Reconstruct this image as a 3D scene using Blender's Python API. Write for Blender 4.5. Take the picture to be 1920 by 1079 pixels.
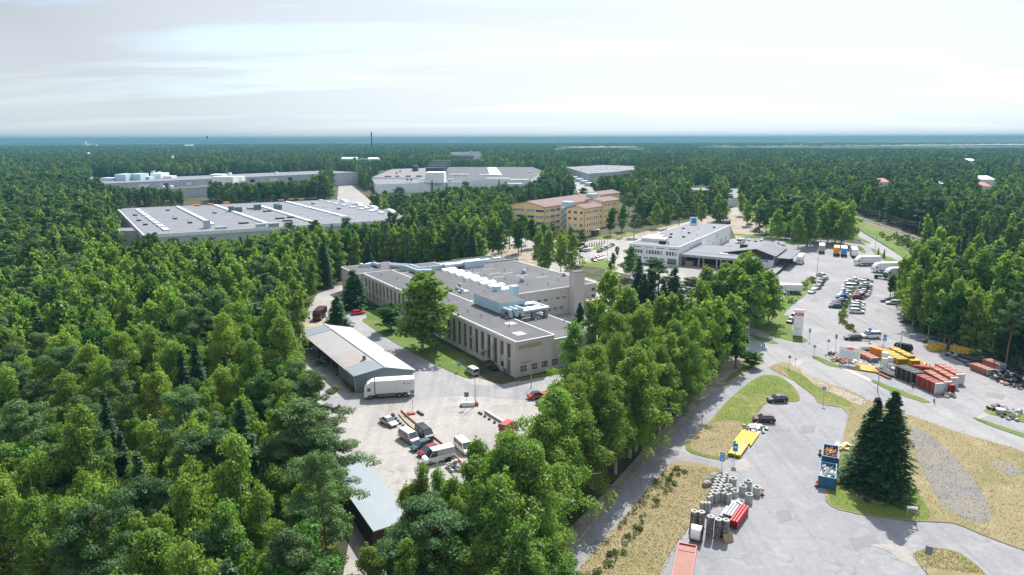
import bpy, bmesh, math, random
import numpy as np
from mathutils import Vector, Matrix
from mathutils.geometry import tessellate_polygon
for o in list(bpy.data.objects): bpy.data.objects.remove(o)
S = bpy.context.scene
R_ = math.radians
# ------------------------------------------------------------------ camera
CH = 54.0; FP = 1280.0
PITCH = math.atan((539.5 - 259.7) / FP); ROLL = math.atan(4.5 / 1920)
cam = bpy.data.cameras.new('camera'); cam.lens = 24; cam.sensor_width = 36; cam.clip_start = 1; cam.clip_end = 60000
co = bpy.data.objects.new('camera', cam); S.collection.objects.link(co); S.camera = co
co.location = (0, 0, CH)
co.rotation_euler = (Matrix.Rotation(R_(90) - PITCH, 3, 'X') @ Matrix.Rotation(-ROLL, 3, 'Z')).to_euler()
# ------------------------------------------------------------------ world, sun, exposure
SUN_AZ, SUN_EL = 21.0, 48.0
sd = Vector((math.sin(R_(SUN_AZ)) * math.cos(R_(SUN_EL)), math.cos(R_(SUN_AZ)) * math.cos(R_(SUN_EL)), math.sin(R_(SUN_EL))))
sun = bpy.data.lights.new('sun', 'SUN'); sun.energy = 3.8; sun.angle = R_(0.5); sun.color = (1.0, 0.95, 0.88)
so = bpy.data.objects.new('sun', sun); S.collection.objects.link(so)
so.rotation_euler = sd.to_track_quat('Z', 'Y').to_euler(); so.location = (0, 0, 200)
S.view_settings.view_transform = 'Standard'; S.view_settings.look = 'None'
S.view_settings.exposure = 1.3; S.view_settings.gamma = 1.0
W = bpy.data.worlds.new('World'); S.world = W; W.use_nodes = True
def nd(t, typ, **kw):
    n = t.nodes.new(typ)
    for k, v in kw.items():
        if k in n.inputs.keys() if isinstance(k, str) else False: n.inputs[k].default_value = v
        else: setattr(n, k, v)
    return n
def world():
    t = W.node_tree; t.nodes.clear(); L = t.links.new
    out = nd(t, 'ShaderNodeOutputWorld'); bg = nd(t, 'ShaderNodeBackground'); bg.inputs[1].default_value = 1.0
    sky = nd(t, 'ShaderNodeTexSky', sky_type='NISHITA', sun_disc=False)
    sky.sun_elevation = R_(SUN_EL); sky.sun_rotation = R_(SUN_AZ); sky.altitude = 50; sky.dust_density = 0.3; sky.ozone_density = 2.0
    k = nd(t, 'ShaderNodeVectorMath', operation='SCALE'); k.inputs[3].default_value = 0.105; tint = nd(t, 'ShaderNodeVectorMath', operation='MULTIPLY'); L(sky.outputs[0], tint.inputs[0]); tint.inputs[1].default_value = (0.80, 0.97, 1.08); L(tint.outputs[0], k.inputs[0])
    tc = nd(t, 'ShaderNodeTexCoord')
    # thin cirrus veil: brightness follows the angle from the sun, except behind the camera
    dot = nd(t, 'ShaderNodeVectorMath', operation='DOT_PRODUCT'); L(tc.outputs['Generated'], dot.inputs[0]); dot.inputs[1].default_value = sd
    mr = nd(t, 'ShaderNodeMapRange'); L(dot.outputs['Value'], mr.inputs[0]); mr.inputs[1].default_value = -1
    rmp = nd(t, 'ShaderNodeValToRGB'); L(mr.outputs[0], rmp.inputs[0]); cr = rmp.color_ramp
    vals = [(-1, .50), (0, .42), (.33, .22), (.48, .235), (.58, .30), (.68, .355), (.77, .405), (.86, .60), (.94, 1.1), (1, 1.9)]  # unseen sky behind the camera raised as added fill for the shaded facades
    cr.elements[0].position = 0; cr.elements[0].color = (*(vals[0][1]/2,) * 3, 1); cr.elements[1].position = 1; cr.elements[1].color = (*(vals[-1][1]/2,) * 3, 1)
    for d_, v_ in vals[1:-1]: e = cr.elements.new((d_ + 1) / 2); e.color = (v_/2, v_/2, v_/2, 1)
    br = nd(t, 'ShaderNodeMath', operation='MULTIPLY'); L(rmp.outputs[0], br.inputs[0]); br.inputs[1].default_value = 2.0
    sep = nd(t, 'ShaderNodeSeparateXYZ'); L(tc.outputs['Generated'], sep.inputs[0])
    zz = nd(t, 'ShaderNodeMath', operation='ADD'); L(sep.outputs[2], zz.inputs[0]); zz.inputs[1].default_value = 0.10
    zm = nd(t, 'ShaderNodeMath', operation='MAXIMUM'); L(zz.outputs[0], zm.inputs[0]); zm.inputs[1].default_value = 0.04
    dx = nd(t, 'ShaderNodeMath', operation='DIVIDE'); L(sep.outputs[0], dx.inputs[0]); L(zm.outputs[0], dx.inputs[1])
    dy = nd(t, 'ShaderNodeMath', operation='DIVIDE'); L(sep.outputs[1], dy.inputs[0]); L(zm.outputs[0], dy.inputs[1])
    cb = nd(t, 'ShaderNodeCombineXYZ'); L(dx.outputs[0], cb.inputs[0]); L(dy.outputs[0], cb.inputs[1])
    mp = nd(t, 'ShaderNodeMapping'); L(cb.outputs[0], mp.inputs[0]); mp.inputs['Rotation'].default_value = (0, 0, R_(14)); mp.inputs['Scale'].default_value = (0.30, 1.15, 1)
    n1 = nd(t, 'ShaderNodeTexNoise'); L(mp.outputs[0], n1.inputs[0]); n1.inputs['Scale'].default_value = 0.9; n1.inputs['Detail'].default_value = 7; n1.inputs['Roughness'].default_value = 0.52; n1.inputs['Distortion'].default_value = 0.5
    fac = nd(t, 'ShaderNodeMapRange'); L(n1.outputs[0], fac.inputs[0]); fac.inputs[1].default_value = 0.38; fac.inputs[2].default_value = 0.52; fac.inputs[3].default_value = 0.5; fac.inputs[4].default_value = 0.98
    n2 = nd(t, 'ShaderNodeTexNoise'); L(mp.outputs[0], n2.inputs[0]); n2.inputs['Scale'].default_value = 0.55; n2.inputs['Detail'].default_value = 5
    m2 = nd(t, 'ShaderNodeMapRange'); L(n2.outputs[0], m2.inputs[0]); m2.inputs[1].default_value = 0.3; m2.inputs[2].default_value = 0.7; m2.inputs[3].default_value = 0.95; m2.inputs[4].default_value = 1.08
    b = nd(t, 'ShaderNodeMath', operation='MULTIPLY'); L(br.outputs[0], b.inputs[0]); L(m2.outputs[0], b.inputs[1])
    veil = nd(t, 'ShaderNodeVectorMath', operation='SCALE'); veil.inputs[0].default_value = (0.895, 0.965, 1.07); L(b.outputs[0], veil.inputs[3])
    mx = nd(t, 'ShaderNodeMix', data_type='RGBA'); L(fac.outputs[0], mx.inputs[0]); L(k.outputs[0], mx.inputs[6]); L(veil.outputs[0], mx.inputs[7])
    # brighter, paler air low over the horizon
    hz = nd(t, 'ShaderNodeMapRange'); L(sep.outputs[2], hz.inputs[0]); hz.inputs[1].default_value = 0.0; hz.inputs[2].default_value = 0.17; hz.inputs[3].default_value = 0.95; hz.inputs[4].default_value = 0.12
    hb = nd(t, 'ShaderNodeVectorMath', operation='SCALE'); hb.inputs[0].default_value = (0.93, 0.99, 1.04)
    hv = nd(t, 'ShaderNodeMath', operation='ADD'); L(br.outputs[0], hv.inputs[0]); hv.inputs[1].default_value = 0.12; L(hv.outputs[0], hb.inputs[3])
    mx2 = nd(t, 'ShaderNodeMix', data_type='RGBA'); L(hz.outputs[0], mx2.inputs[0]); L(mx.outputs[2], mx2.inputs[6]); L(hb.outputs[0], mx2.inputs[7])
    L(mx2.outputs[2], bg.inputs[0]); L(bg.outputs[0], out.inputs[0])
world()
S.render.engine = 'CYCLES'
S.cycles.max_bounces = 5; S.cycles.diffuse_bounces = 2; S.cycles.glossy_bounces = 2; S.cycles.transmission_bounces = 3
S.cycles.volume_bounces = 0; S.cycles.caustics_reflective = False; S.cycles.caustics_refractive = False
S.cycles.use_denoising = True
# ------------------------------------------------------------------ helpers
def ray(px, py):
    x = (px - 960) / FP; y = -(py - 539.5) / FP
    c, s = math.cos(ROLL), math.sin(ROLL)
    x, y = x * c + y * s, y * c - x * s
    return (x, math.cos(PITCH) + y * math.sin(PITCH), -math.sin(PITCH) + y * math.cos(PITCH))
def G(px, py, z=0.0):
    d = ray(px, py); t = (CH - z) / -d[2]
    return Vector((d[0] * t, d[1] * t, z))
def proj(x, y, z):
    X = x; Y = y * math.sin(PITCH) + (z - CH) * math.cos(PITCH); D = y * math.cos(PITCH) - (z - CH) * math.sin(PITCH)
    a, b = X / D, Y / D; c, s = math.cos(ROLL), math.sin(ROLL)
    a, b = a * c - b * s, b * c + a * s
    return 960 + a * FP, 539.5 - b * FP
def tag(o, label=None, cat=None, group=None, kind=None):
    if label: o['label'] = label
    if cat: o['category'] = cat
    if group: o['group'] = group
    if kind: o['kind'] = kind
    return o
def link(o, parent=None):
    S.collection.objects.link(o)
    if parent: o.parent = parent
    return o
def thing(name, label, cat, loc=(0, 0, 0), rz=0.0, group=None):
    o = bpy.data.objects.new(name, None); o.empty_display_size = 0.5
    link(o); o.location = loc; o.rotation_euler = (0, 0, rz)
    return tag(o, label, cat, group)
def inst(name, me, parent=None, loc=(0, 0, 0), rot=(0, 0, 0), sc=None):
    o = bpy.data.objects.new(name, me); link(o, parent); o.location = loc; o.rotation_euler = rot
    if sc: o.scale = sc if not isinstance(sc, (int, float)) else (sc,) * 3
    return o
def copy_tree(o, parent=None):
    c = o.copy(); S.collection.objects.link(c); c.parent = parent
    for ch in o.children: copy_tree(ch, c)
    return c
class MB:
    def __init__(s): s.v = []; s.f = []; s.sm = False
    def add(s, vs, fs):
        n = len(s.v); s.v += [tuple(p) for p in vs]; s.f += [tuple(i + n for i in f) for f in fs]; return s
    def box(s, x0, x1, y0, y1, z0, z1):
        return s.add([(x0,y0,z0),(x1,y0,z0),(x1,y1,z0),(x0,y1,z0),(x0,y0,z1),(x1,y0,z1),(x1,y1,z1),(x0,y1,z1)],
                     [(3,2,1,0),(4,5,6,7),(0,1,5,4),(1,2,6,5),(2,3,7,6),(3,0,4,7)])
    def prism(s, pts, z0, z1, cap=True):
        n = len(pts)
        ar = sum(pts[i][0]*pts[(i+1)%n][1]-pts[(i+1)%n][0]*pts[i][1] for i in range(n))
        if ar < 0: pts = pts[::-1]
        vs = [(p[0], p[1], z0) for p in pts] + [(p[0], p[1], z1) for p in pts]
        fs = [(i, (i+1)%n, n+(i+1)%n, n+i) for i in range(n)]
        if cap:
            for tr in tessellate_polygon([[Vector((p[0], p[1], 0)) for p in pts]]):
                a, b, c = tr
                A, B, C = pts[a], pts[b], pts[c]
                if (B[0]-A[0])*(C[1]-A[1])-(B[1]-A[1])*(C[0]-A[0]) < 0: a, c = c, a
                fs.append((n+a, n+b, n+c)); fs.append((c, b, a))
        return s.add(vs, fs)
    def tube(s, p0, p1, r0, r1=None, n=8, cap=True):
        r1 = r0 if r1 is None else r1
        p0, p1 = Vector(p0), Vector(p1); d = (p1 - p0)
        if d.length < 1e-6: return s
        q = d.to_track_quat('Z', 'Y'); a = q @ Vector((1, 0, 0)); b = q @ Vector((0, 1, 0))
        ring = lambda p, r: [tuple(p + (a * math.cos(2*math.pi*i/n) + b * math.sin(2*math.pi*i/n)) * r) for i in range(n)]
        fs = [(i, (i+1)%n, n+(i+1)%n, n+i) for i in range(n)]
        if cap: fs += [tuple(range(n))[::-1], tuple(range(n, 2*n))]
        return s.add(ring(p0, r0) + ring(p1, r1), fs)
    def path(s, pts, r, n=8):
        for a, b in zip(pts[:-1], pts[1:]): s.tube(a, b, r, r, n)
        return s
    def ring(s, c, ro, ri, z0, z1, n=20):
        vs = []; fs = []
        for r, z in ((ro, z0), (ro, z1), (ri, z1), (ri, z0)):
            vs += [(c[0]+r*math.cos(2*math.pi*i/n), c[1]+r*math.sin(2*math.pi*i/n), z) for i in range(n)]
        for k in range(4):
            for i in range(n):
                a, b = k*n+i, k*n+(i+1)%n; k2 = ((k+1)%4)*n
                fs.append((a, b, k2+(i+1)%n, k2+i))
        return s.add(vs, fs)
    def pipe(s, p0, p1, ro, ri, n=10):
        p0, p1 = Vector(p0), Vector(p1); q = (p1-p0).to_track_quat('Z', 'Y'); l = (p1-p0).length
        m = MB().ring((0, 0), ro, ri, 0, l, n)
        return s.add([p0 + q @ Vector(v) for v in m.v], m.f)
    def mesh(s, name, mats):
        me = bpy.data.meshes.new(name); me.from_pydata(s.v, [], s.f)
        for m in (mats if isinstance(mats, (list, tuple)) else [mats]): me.materials.append(m)
        me.update()
        if s.sm: me.shade_smooth()
        return me
    def build(s, name, mat, parent=None, loc=(0, 0, 0), rot=(0, 0, 0), bevel=0):
        o = inst(name, s.mesh(name, mat), parent, loc, rot)
        if bevel:
            b = o.modifiers.new('bevel', 'BEVEL'); b.width = bevel; b.segments = 2; b.limit_method = 'ANGLE'
        return o
def chaikin(pts, k=2):
    for _ in range(k):
        q = []
        for i in range(len(pts)):
            a, b = pts[i], pts[(i+1) % len(pts)]
            q += [(a[0]*.75+b[0]*.25, a[1]*.75+b[1]*.25), (a[0]*.25+b[0]*.75, a[1]*.25+b[1]*.75)]
        pts = q
    return pts
def sheet(name, pts, z, mat, kind='structure', smooth=0, thick=0.0, world_pts=False, label=None, cat=None):
    if not world_pts: pts = [tuple(G(*p)[:2]) for p in pts]
    if smooth: pts = chaikin(pts, smooth)
    m = MB()
    if thick: m.prism(pts, z, z + thick)
    else:
        fs = []
        for a, b, c in tessellate_polygon([[Vector((p[0], p[1], 0)) for p in pts]]):
            A, B, C = pts[a], pts[b], pts[c]
            if (B[0]-A[0])*(C[1]-A[1])-(B[1]-A[1])*(C[0]-A[0]) < 0: a, c = c, a
            fs.append((a, b, c))
        m.add([(p[0], p[1], z) for p in pts], fs)
    o = m.build(name, mat)
    if kind: o['kind'] = kind
    tag(o, label, cat)
    return o
# ------------------------------------------------------------------ materials
def pm(name, col, rough=0.8, metal=0.0, spec=0.3, var=0.0, vscale=0.3, col2=None, bump=0.0, bscale=8.0, detail=6, coord='Object', stretch=(1,1,1), contrast=(0.35, 0.65), randobj=0.0):
    m = bpy.data.materials.new(name); m.use_nodes = True; t = m.node_tree; L = t.links.new
    b = t.nodes['Principled BSDF']; b.inputs['Roughness'].default_value = rough; b.inputs['Metallic'].default_value = metal
    b.inputs['Specular IOR Level'].default_value = spec; b.inputs['Base Color'].default_value = (*col, 1)
    if var or col2:
        tc = nd(t, 'ShaderNodeTexCoord'); mp = nd(t, 'ShaderNodeMapping'); L(tc.outputs[coord], mp.inputs[0]); mp.inputs['Scale'].default_value = stretch
        n = nd(t, 'ShaderNodeTexNoise'); L(mp.outputs[0], n.inputs[0]); n.inputs['Scale'].default_value = vscale; n.inputs['Detail'].default_value = detail; n.inputs['Roughness'].default_value = 0.62
        c2 = col2 or tuple(c * (1 - var) for c in col)
        r = nd(t, 'ShaderNodeMapRange'); L(n.outputs[0], r.inputs[0]); r.inputs[1].default_value = contrast[0]; r.inputs[2].default_value = contrast[1]
        mx = nd(t, 'ShaderNodeMix', data_type='RGBA'); L(r.outputs[0], mx.inputs[0]); mx.inputs[6].default_value = (*c2, 1); mx.inputs[7].default_value = (*col, 1)
        last = mx.outputs[2]
        n3 = nd(t, 'ShaderNodeTexNoise'); L(mp.outputs[0], n3.inputs[0]); n3.inputs['Scale'].default_value = vscale * 9; n3.inputs['Detail'].default_value = 4
        r3 = nd(t, 'ShaderNodeMapRange'); L(n3.outputs[0], r3.inputs[0]); r3.inputs[1].default_value = 0.3; r3.inputs[2].default_value = 0.7; r3.inputs[3].default_value = 1 - max(var, .12) * .5; r3.inputs[4].default_value = 1 + max(var, .12) * .4
        sc = nd(t, 'ShaderNodeVectorMath', operation='SCALE'); L(last, sc.inputs[0]); L(r3.outputs[0], sc.inputs[3]); last = sc.outputs[0]
        L(last, b.inputs['Base Color'])
        if bump:
            nb = nd(t, 'ShaderNodeTexNoise'); L(mp.outputs[0], nb.inputs[0]); nb.inputs['Scale'].default_value = bscale; nb.inputs['Detail'].default_value = 5
            bp = nd(t, 'ShaderNodeBump'); bp.inputs['Strength'].default_value = 1; bp.inputs['Distance'].default_value = bump; L(nb.outputs[0], bp.inputs['Height']); L(bp.outputs[0], b.inputs['Normal'])
    if randobj:
        oi = nd(t, 'ShaderNodeObjectInfo'); r = nd(t, 'ShaderNodeMapRange'); L(oi.outputs['Random'], r.inputs[0]); r.inputs[3].default_value = 1 - randobj; r.inputs[4].default_value = 1 + randobj
        sc = nd(t, 'ShaderNodeVectorMath', operation='SCALE'); L(r.outputs[0], sc.inputs[3])
        if b.inputs['Base Color'].links: L(b.inputs['Base Color'].links[0].from_socket, sc.inputs[0])
        else: sc.inputs[0].default_value = col
        L(sc.outputs[0], b.inputs['Base Color'])
    return m
def ground3(name, cA, cB, cC, s1, s2, bump=0.03, rough=0.95, w1=(0.42, 0.6), w2=(0.5, 0.66), fine=0.35, fs=2.2, streak=0.0, ang=0.6):
    """three colours blended by two noise fields, plus fine grain"""
    m = bpy.data.materials.new(name); m.use_nodes = True; t = m.node_tree; L = t.links.new; b = t.nodes['Principled BSDF']
    b.inputs['Roughness'].default_value = rough; b.inputs['Specular IOR Level'].default_value = 0.15
    tc = nd(t, 'ShaderNodeTexCoord')
    def noise(s, d=6, dist=0.0):
        n = nd(t, 'ShaderNodeTexNoise'); L(tc.outputs['Object'], n.inputs[0]); n.inputs['Scale'].default_value = s; n.inputs['Detail'].default_value = d; n.inputs['Roughness'].default_value = .6; n.inputs['Distortion'].default_value = dist; return n.outputs[0]
    def rng(x, a, c, lo=0.0, hi=1.0):
        r = nd(t, 'ShaderNodeMapRange'); L(x, r.inputs[0]); r.inputs[1].default_value = a; r.inputs[2].default_value = c; r.inputs[3].default_value = lo; r.inputs[4].default_value = hi; return r.outputs[0]
    def mix(f, a, c):
        x = nd(t, 'ShaderNodeMix', data_type='RGBA'); L(f, x.inputs[0])
        for k, q in ((6, a), (7, c)):
            if isinstance(q, tuple): x.inputs[k].default_value = (*q, 1)
            else: L(q, x.inputs[k])
        return x.outputs[2]
    c = mix(rng(noise(s1, 7, .4), *w1), cA, cB); c = mix(rng(noise(s2, 8, .8), *w2), c, cC)
    sc = nd(t, 'ShaderNodeVectorMath', operation='SCALE'); L(c, sc.inputs[0]); L(rng(noise(fs, 6), .3, .7, 1 - fine, 1 + fine), sc.inputs[3]); L(sc.outputs[0], b.inputs['Base Color'])
    if streak:   # worn wheel tracks and old tar seams
        for rot, stre, th in ((ang, (1.1, .05, 1), .5), (ang + 1.2, (.9, .04, 1), .56)):
            mp = nd(t, 'ShaderNodeMapping'); L(tc.outputs['Object'], mp.inputs[0]); mp.inputs['Rotation'].default_value = (0, 0, rot); mp.inputs['Scale'].default_value = stre
            n = nd(t, 'ShaderNodeTexNoise'); L(mp.outputs[0], n.inputs[0]); n.inputs['Scale'].default_value = .55; n.inputs['Detail'].default_value = 4; n.inputs['Distortion'].default_value = .35
            s2_ = nd(t, 'ShaderNodeVectorMath', operation='SCALE'); L(b.inputs['Base Color'].links[0].from_socket, s2_.inputs[0]); L(rng(n.outputs[0], th, th + .14, 1, 1 - streak), s2_.inputs[3]); L(s2_.outputs[0], b.inputs['Base Color'])
        v = nd(t, 'ShaderNodeTexVoronoi', feature='DISTANCE_TO_EDGE'); v.inputs['Scale'].default_value = .045; nz = nd(t, 'ShaderNodeTexNoise'); L(tc.outputs['Object'], nz.inputs[0]); nz.inputs['Scale'].default_value = .25; nz.inputs['Detail'].default_value = 6
        ad = nd(t, 'ShaderNodeMix', data_type='VECTOR'); ad.inputs[0].default_value = .985; L(nz.outputs['Color'], ad.inputs[4]); L(tc.outputs['Object'], ad.inputs[5]); sc9 = nd(t, 'ShaderNodeVectorMath', operation='SCALE'); L(nz.outputs['Color'], sc9.inputs[0]); sc9.inputs[3].default_value = 9; ad2 = nd(t, 'ShaderNodeVectorMath', operation='ADD'); L(sc9.outputs[0], ad2.inputs[0]); L(tc.outputs['Object'], ad2.inputs[1]); L(ad2.outputs[0], v.inputs[0])
        s3_ = nd(t, 'ShaderNodeVectorMath', operation='SCALE'); L(b.inputs['Base Color'].links[0].from_socket, s3_.inputs[0]); L(rng(v.outputs[0], 0.001, .006, 1 - streak * 2.2, 1), s3_.inputs[3]); L(s3_.outputs[0], b.inputs['Base Color'])
    if bump:
        bp = nd(t, 'ShaderNodeBump'); bp.inputs['Distance'].default_value = bump; L(noise(5, 6), bp.inputs['Height']); L(bp.outputs[0], b.inputs['Normal'])
    return m
def roofm(name, colA, colB, seam=1.0, ang=0.0, seamcol=0.6):
    """felt roof: strips with thin seams, faint puddle stains"""
    m = bpy.data.materials.new(name); m.use_nodes = True; t = m.node_tree; L = t.links.new; b = t.nodes['Principled BSDF']
    b.inputs['Roughness'].default_value = 0.85; b.inputs['Specular IOR Level'].default_value = 0.25
    tc = nd(t, 'ShaderNodeTexCoord'); mp = nd(t, 'ShaderNodeMapping'); L(tc.outputs['Object'], mp.inputs[0]); mp.inputs['Rotation'].default_value = (0, 0, ang)
    br = nd(t, 'ShaderNodeTexBrick'); L(mp.outputs[0], br.inputs[0]); br.inputs['Scale'].default_value = 1.0; br.inputs['Mortar Size'].default_value = 0.035 * seam
    br.inputs['Brick Width'].default_value = 9 * seam; br.inputs['Row Height'].default_value = 1.0 * seam; br.inputs['Color1'].default_value = (*colA, 1); br.inputs['Color2'].default_value = (*[c * .93 for c in colA], 1); br.inputs['Mortar'].default_value = (*[c * seamcol for c in colA], 1)
    n = nd(t, 'ShaderNodeTexNoise'); L(tc.outputs['Object'], n.inputs[0]); n.inputs['Scale'].default_value = 0.12; n.inputs['Detail'].default_value = 8; n.inputs['Distortion'].default_value = 1.0
    r = nd(t, 'ShaderNodeMapRange'); L(n.outputs[0], r.inputs[0]); r.inputs[1].default_value = .45; r.inputs[2].default_value = .7; r.inputs[4].default_value = .8
    mx = nd(t, 'ShaderNodeMix', data_type='RGBA'); L(r.outputs[0], mx.inputs[0]); L(br.outputs[0], mx.inputs[6]); mx.inputs[7].default_value = (*colB, 1)
    n2 = nd(t, 'ShaderNodeTexNoise'); L(tc.outputs['Object'], n2.inputs[0]); n2.inputs['Scale'].default_value = 1.5; n2.inputs['Detail'].default_value = 6
    r2 = nd(t, 'ShaderNodeMapRange'); L(n2.outputs[0], r2.inputs[0]); r2.inputs[3].default_value = .8; r2.inputs[4].default_value = 1.2
    sc = nd(t, 'ShaderNodeVectorMath', operation='SCALE'); L(mx.outputs[2], sc.inputs[0]); L(r2.outputs[0], sc.inputs[3]); L(sc.outputs[0], b.inputs['Base Color'])
    return m
def leafm(name, cA, cB, trans=0.45, rnd=0.25, hue=0.03):
    """leaf: diffuse + translucent, colour varies per tree and per clump"""
    m = bpy.data.materials.new(name); m.use_nodes = True; t = m.node_tree; L = t.links.new; t.nodes.clear()
    out = nd(t, 'ShaderNodeOutputMaterial'); oi = nd(t, 'ShaderNodeObjectInfo'); at = nd(t, 'ShaderNodeAttribute', attribute_name='lv')
    mx = nd(t, 'ShaderNodeMix', data_type='RGBA'); mx.inputs[6].default_value = (*cA, 1); mx.inputs[7].default_value = (*cB, 1)
    ad = nd(t, 'ShaderNodeMath', operation='MULTIPLY_ADD'); L(at.outputs['Fac'], ad.inputs[0]); ad.inputs[1].default_value = 0.5
    r0 = nd(t, 'ShaderNodeMath', operation='MULTIPLY'); L(oi.outputs['Random'], r0.inputs[0]); r0.inputs[1].default_value = 0.5; L(r0.outputs[0], ad.inputs[2]); L(ad.outputs[0], mx.inputs[0])
    hs = nd(t, 'ShaderNodeHueSaturation'); L(mx.outputs[2], hs.inputs['Color'])
    mul = nd(t, 'ShaderNodeMath', operation='MULTIPLY'); L(oi.outputs['Random'], mul.inputs[0]); mul.inputs[1].default_value = 17.3
    fr = nd(t, 'ShaderNodeMath', operation='FRACT'); L(mul.outputs[0], fr.inputs[0])
    rv = nd(t, 'ShaderNodeMapRange'); L(fr.outputs[0], rv.inputs[0]); rv.inputs[3].default_value = 1 - rnd; rv.inputs[4].default_value = 1 + rnd; L(rv.outputs[0], hs.inputs['Value'])
    mul2 = nd(t, 'ShaderNodeMath', operation='MULTIPLY'); L(oi.outputs['Random'], mul2.inputs[0]); mul2.inputs[1].default_value = 41.7
    fr2 = nd(t, 'ShaderNodeMath', operation='FRACT'); L(mul2.outputs[0], fr2.inputs[0])
    rh = nd(t, 'ShaderNodeMapRange'); L(fr2.outputs[0], rh.inputs[0]); rh.inputs[3].default_value = .5 - hue; rh.inputs[4].default_value = .5 + hue; L(rh.outputs[0], hs.inputs['Hue'])
    d = nd(t, 'ShaderNodeBsdfDiffuse'); L(hs.outputs[0], d.inputs[0])
    tr = nd(t, 'ShaderNodeBsdfTranslucent'); tm = nd(t, 'ShaderNodeMix', data_type='RGBA', blend_type='MULTIPLY'); tm.inputs[0].default_value = 1; L(hs.outputs[0], tm.inputs[6]); tm.inputs[7].default_value = (1.12, 1.2, 0.5, 1); L(tm.outputs[2], tr.inputs[0])
    ms = nd(t, 'ShaderNodeMixShader'); ms.inputs[0].default_value = trans; L(d.outputs[0], ms.inputs[1]); L(tr.outputs[0], ms.inputs[2])
    gl = nd(t, 'ShaderNodeBsdfGlossy'); gl.inputs['Roughness'].default_value = .5; gl.inputs[0].default_value = (.8, .85, .9, 1)
    m2 = nd(t, 'ShaderNodeMixShader'); m2.inputs[0].default_value = .012; L(ms.outputs[0], m2.inputs[1]); L(gl.outputs[0], m2.inputs[2]); L(m2.outputs[0], out.inputs[0])
    return m
M = {}
M['asphalt'] = ground3('asphalt', (.185, .18, .19), (.23, .225, .23), (.265, .25, .245), .035, .11, bump=.006, rough=.9, fine=.10, fs=.9, streak=.10, w1=(.35, .65), w2=(.52, .7))
M['asphalt_blue'] = ground3('asphalt_worn', (.182, .184, .196), (.212, .212, .224), (.24, .236, .238), .06, .2, bump=.006, rough=.9, fine=.10, fs=1.2, streak=.10, w1=(.35, .65), w2=(.5, .72))
M['gravel'] = ground3('gravel', (.245, .23, .218), (.30, .285, .27), (.205, .195, .18), .05, .16, bump=.012, rough=.95, fine=.12, fs=1.3, streak=.10, w1=(.38, .62), w2=(.55, .72))
M['road'] = ground3('road_asphalt', (.20, .20, .21), (.24, .238, .24), (.265, .26, .255), .04, .15, bump=.005, rough=.9, fine=.07, fs=1., streak=.10, w1=(.35, .65), w2=(.52, .7))
M['grass'] = ground3('lawn_grass', (.065, .115, .02), (.095, .14, .03), (.15, .14, .05), .07, .18, bump=.05, fine=.28, fs=3.5, w2=(.52, .70))
M['grass_dry'] = ground3('dry_grass', (.195, .162, .090), (.125, .130, .048), (.245, .20, .125), .055, .17, bump=.06, fine=.16, fs=3.2, w1=(.5, .68), w2=(.52, .68))
M['grass_mid'] = ground3('half_dry_grass', (.15, .145, .045), (.095, .135, .026), (.22, .18, .09), .05, .16, bump=.05, fine=.2, fs=3.2, w1=(.36, .54), w2=(.54, .68))
M['stony'] = ground3('stony_ground', (.155, .15, .157), (.175, .16, .135), (.13, .128, .135), .09, .3, bump=.03, fine=.2, fs=5)
M['dirt'] = ground3('bare_dirt', (.25, .205, .165), (.30, .25, .21), (.15, .14, .09), .1, .3, bump=.03, fine=.2, fs=2)
M['floor'] = ground3('forest_floor', (.035, .045, .018), (.06, .06, .028), (.09, .08, .05), .05, .15, bump=.1, fine=.3, fs=1.5)
M['field'] = ground3('far_field', (.33, .30, .19), (.22, .25, .12), (.38, .34, .24), .004, .01, bump=0, fine=.1, fs=.02)
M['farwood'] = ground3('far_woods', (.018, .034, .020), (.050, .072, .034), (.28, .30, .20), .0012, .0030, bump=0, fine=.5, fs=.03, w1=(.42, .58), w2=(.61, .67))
M['paver'] = pm('pale_paver', (.42, .37, .33), .9, var=.2, vscale=.5)
M['concrete'] = pm('concrete', (.38, .38, .375), .9, var=.25, vscale=1.2, bump=.01, randobj=.1)
M['kerb'] = pm('kerbstone', (.36, .35, .34), .9, var=.2, vscale=1)
M['water'] = pm('bay_water', (.25, .32, .38), .25, spec=.6, var=.1, vscale=.01)
M['white'] = pm('white_paint', (.72, .73, .74), .5, var=.08, vscale=.6)
M['truckwhite'] = pm('truck_white', (.70, .71, .72), .35, spec=.5, var=.06, vscale=.8)
M['render'] = pm('pale_render_wall', (.515, .472, .44), .92, var=.14, vscale=.35, stretch=(1, 1, .35), bump=.01)
M['whitewall'] = pm('white_wall', (.78, .80, .82), .8, var=.12, vscale=.3, stretch=(1, 1, .4))
M['yellow'] = pm('ochre_render', (.86, .61, .33), .9, var=.14, vscale=.3, stretch=(1, 1, .4))
M['greywall'] = pm('grey_cladding', (.46, .47, .50), .7, var=.12, vscale=.25, stretch=(1, 1, .3))
M['roof'] = roofm('roof_felt', (.078, .079, .088), (.105, .104, .11))
M['roof2'] = roofm('roof_felt_pale', (.145, .152, .172), (.17, .174, .19), 1.6)
M['roof_dark'] = roofm('roof_felt_dark', (.065, .067, .075), (.085, .086, .094), 1.2)
M['roof_mauve'] = roofm('roof_mauve_gravel', (.165, .148, .15), (.19, .175, .175))
M['patch'] = pm('asphalt_patch', (.172, .174, .182), .9, var=.15, vscale=.8)
M['roof_red'] = roofm('roof_rusty_sheet', (.15, .095, .095), (.19, .12, .115), .6)
M['tin'] = pm('tin_roof_old', (.28, .30, .325), .5, metal=.15, spec=.5, var=.15, vscale=.22, col2=(.30, .275, .265), stretch=(1.3, .5, 1), contrast=(.45, .75))
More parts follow.
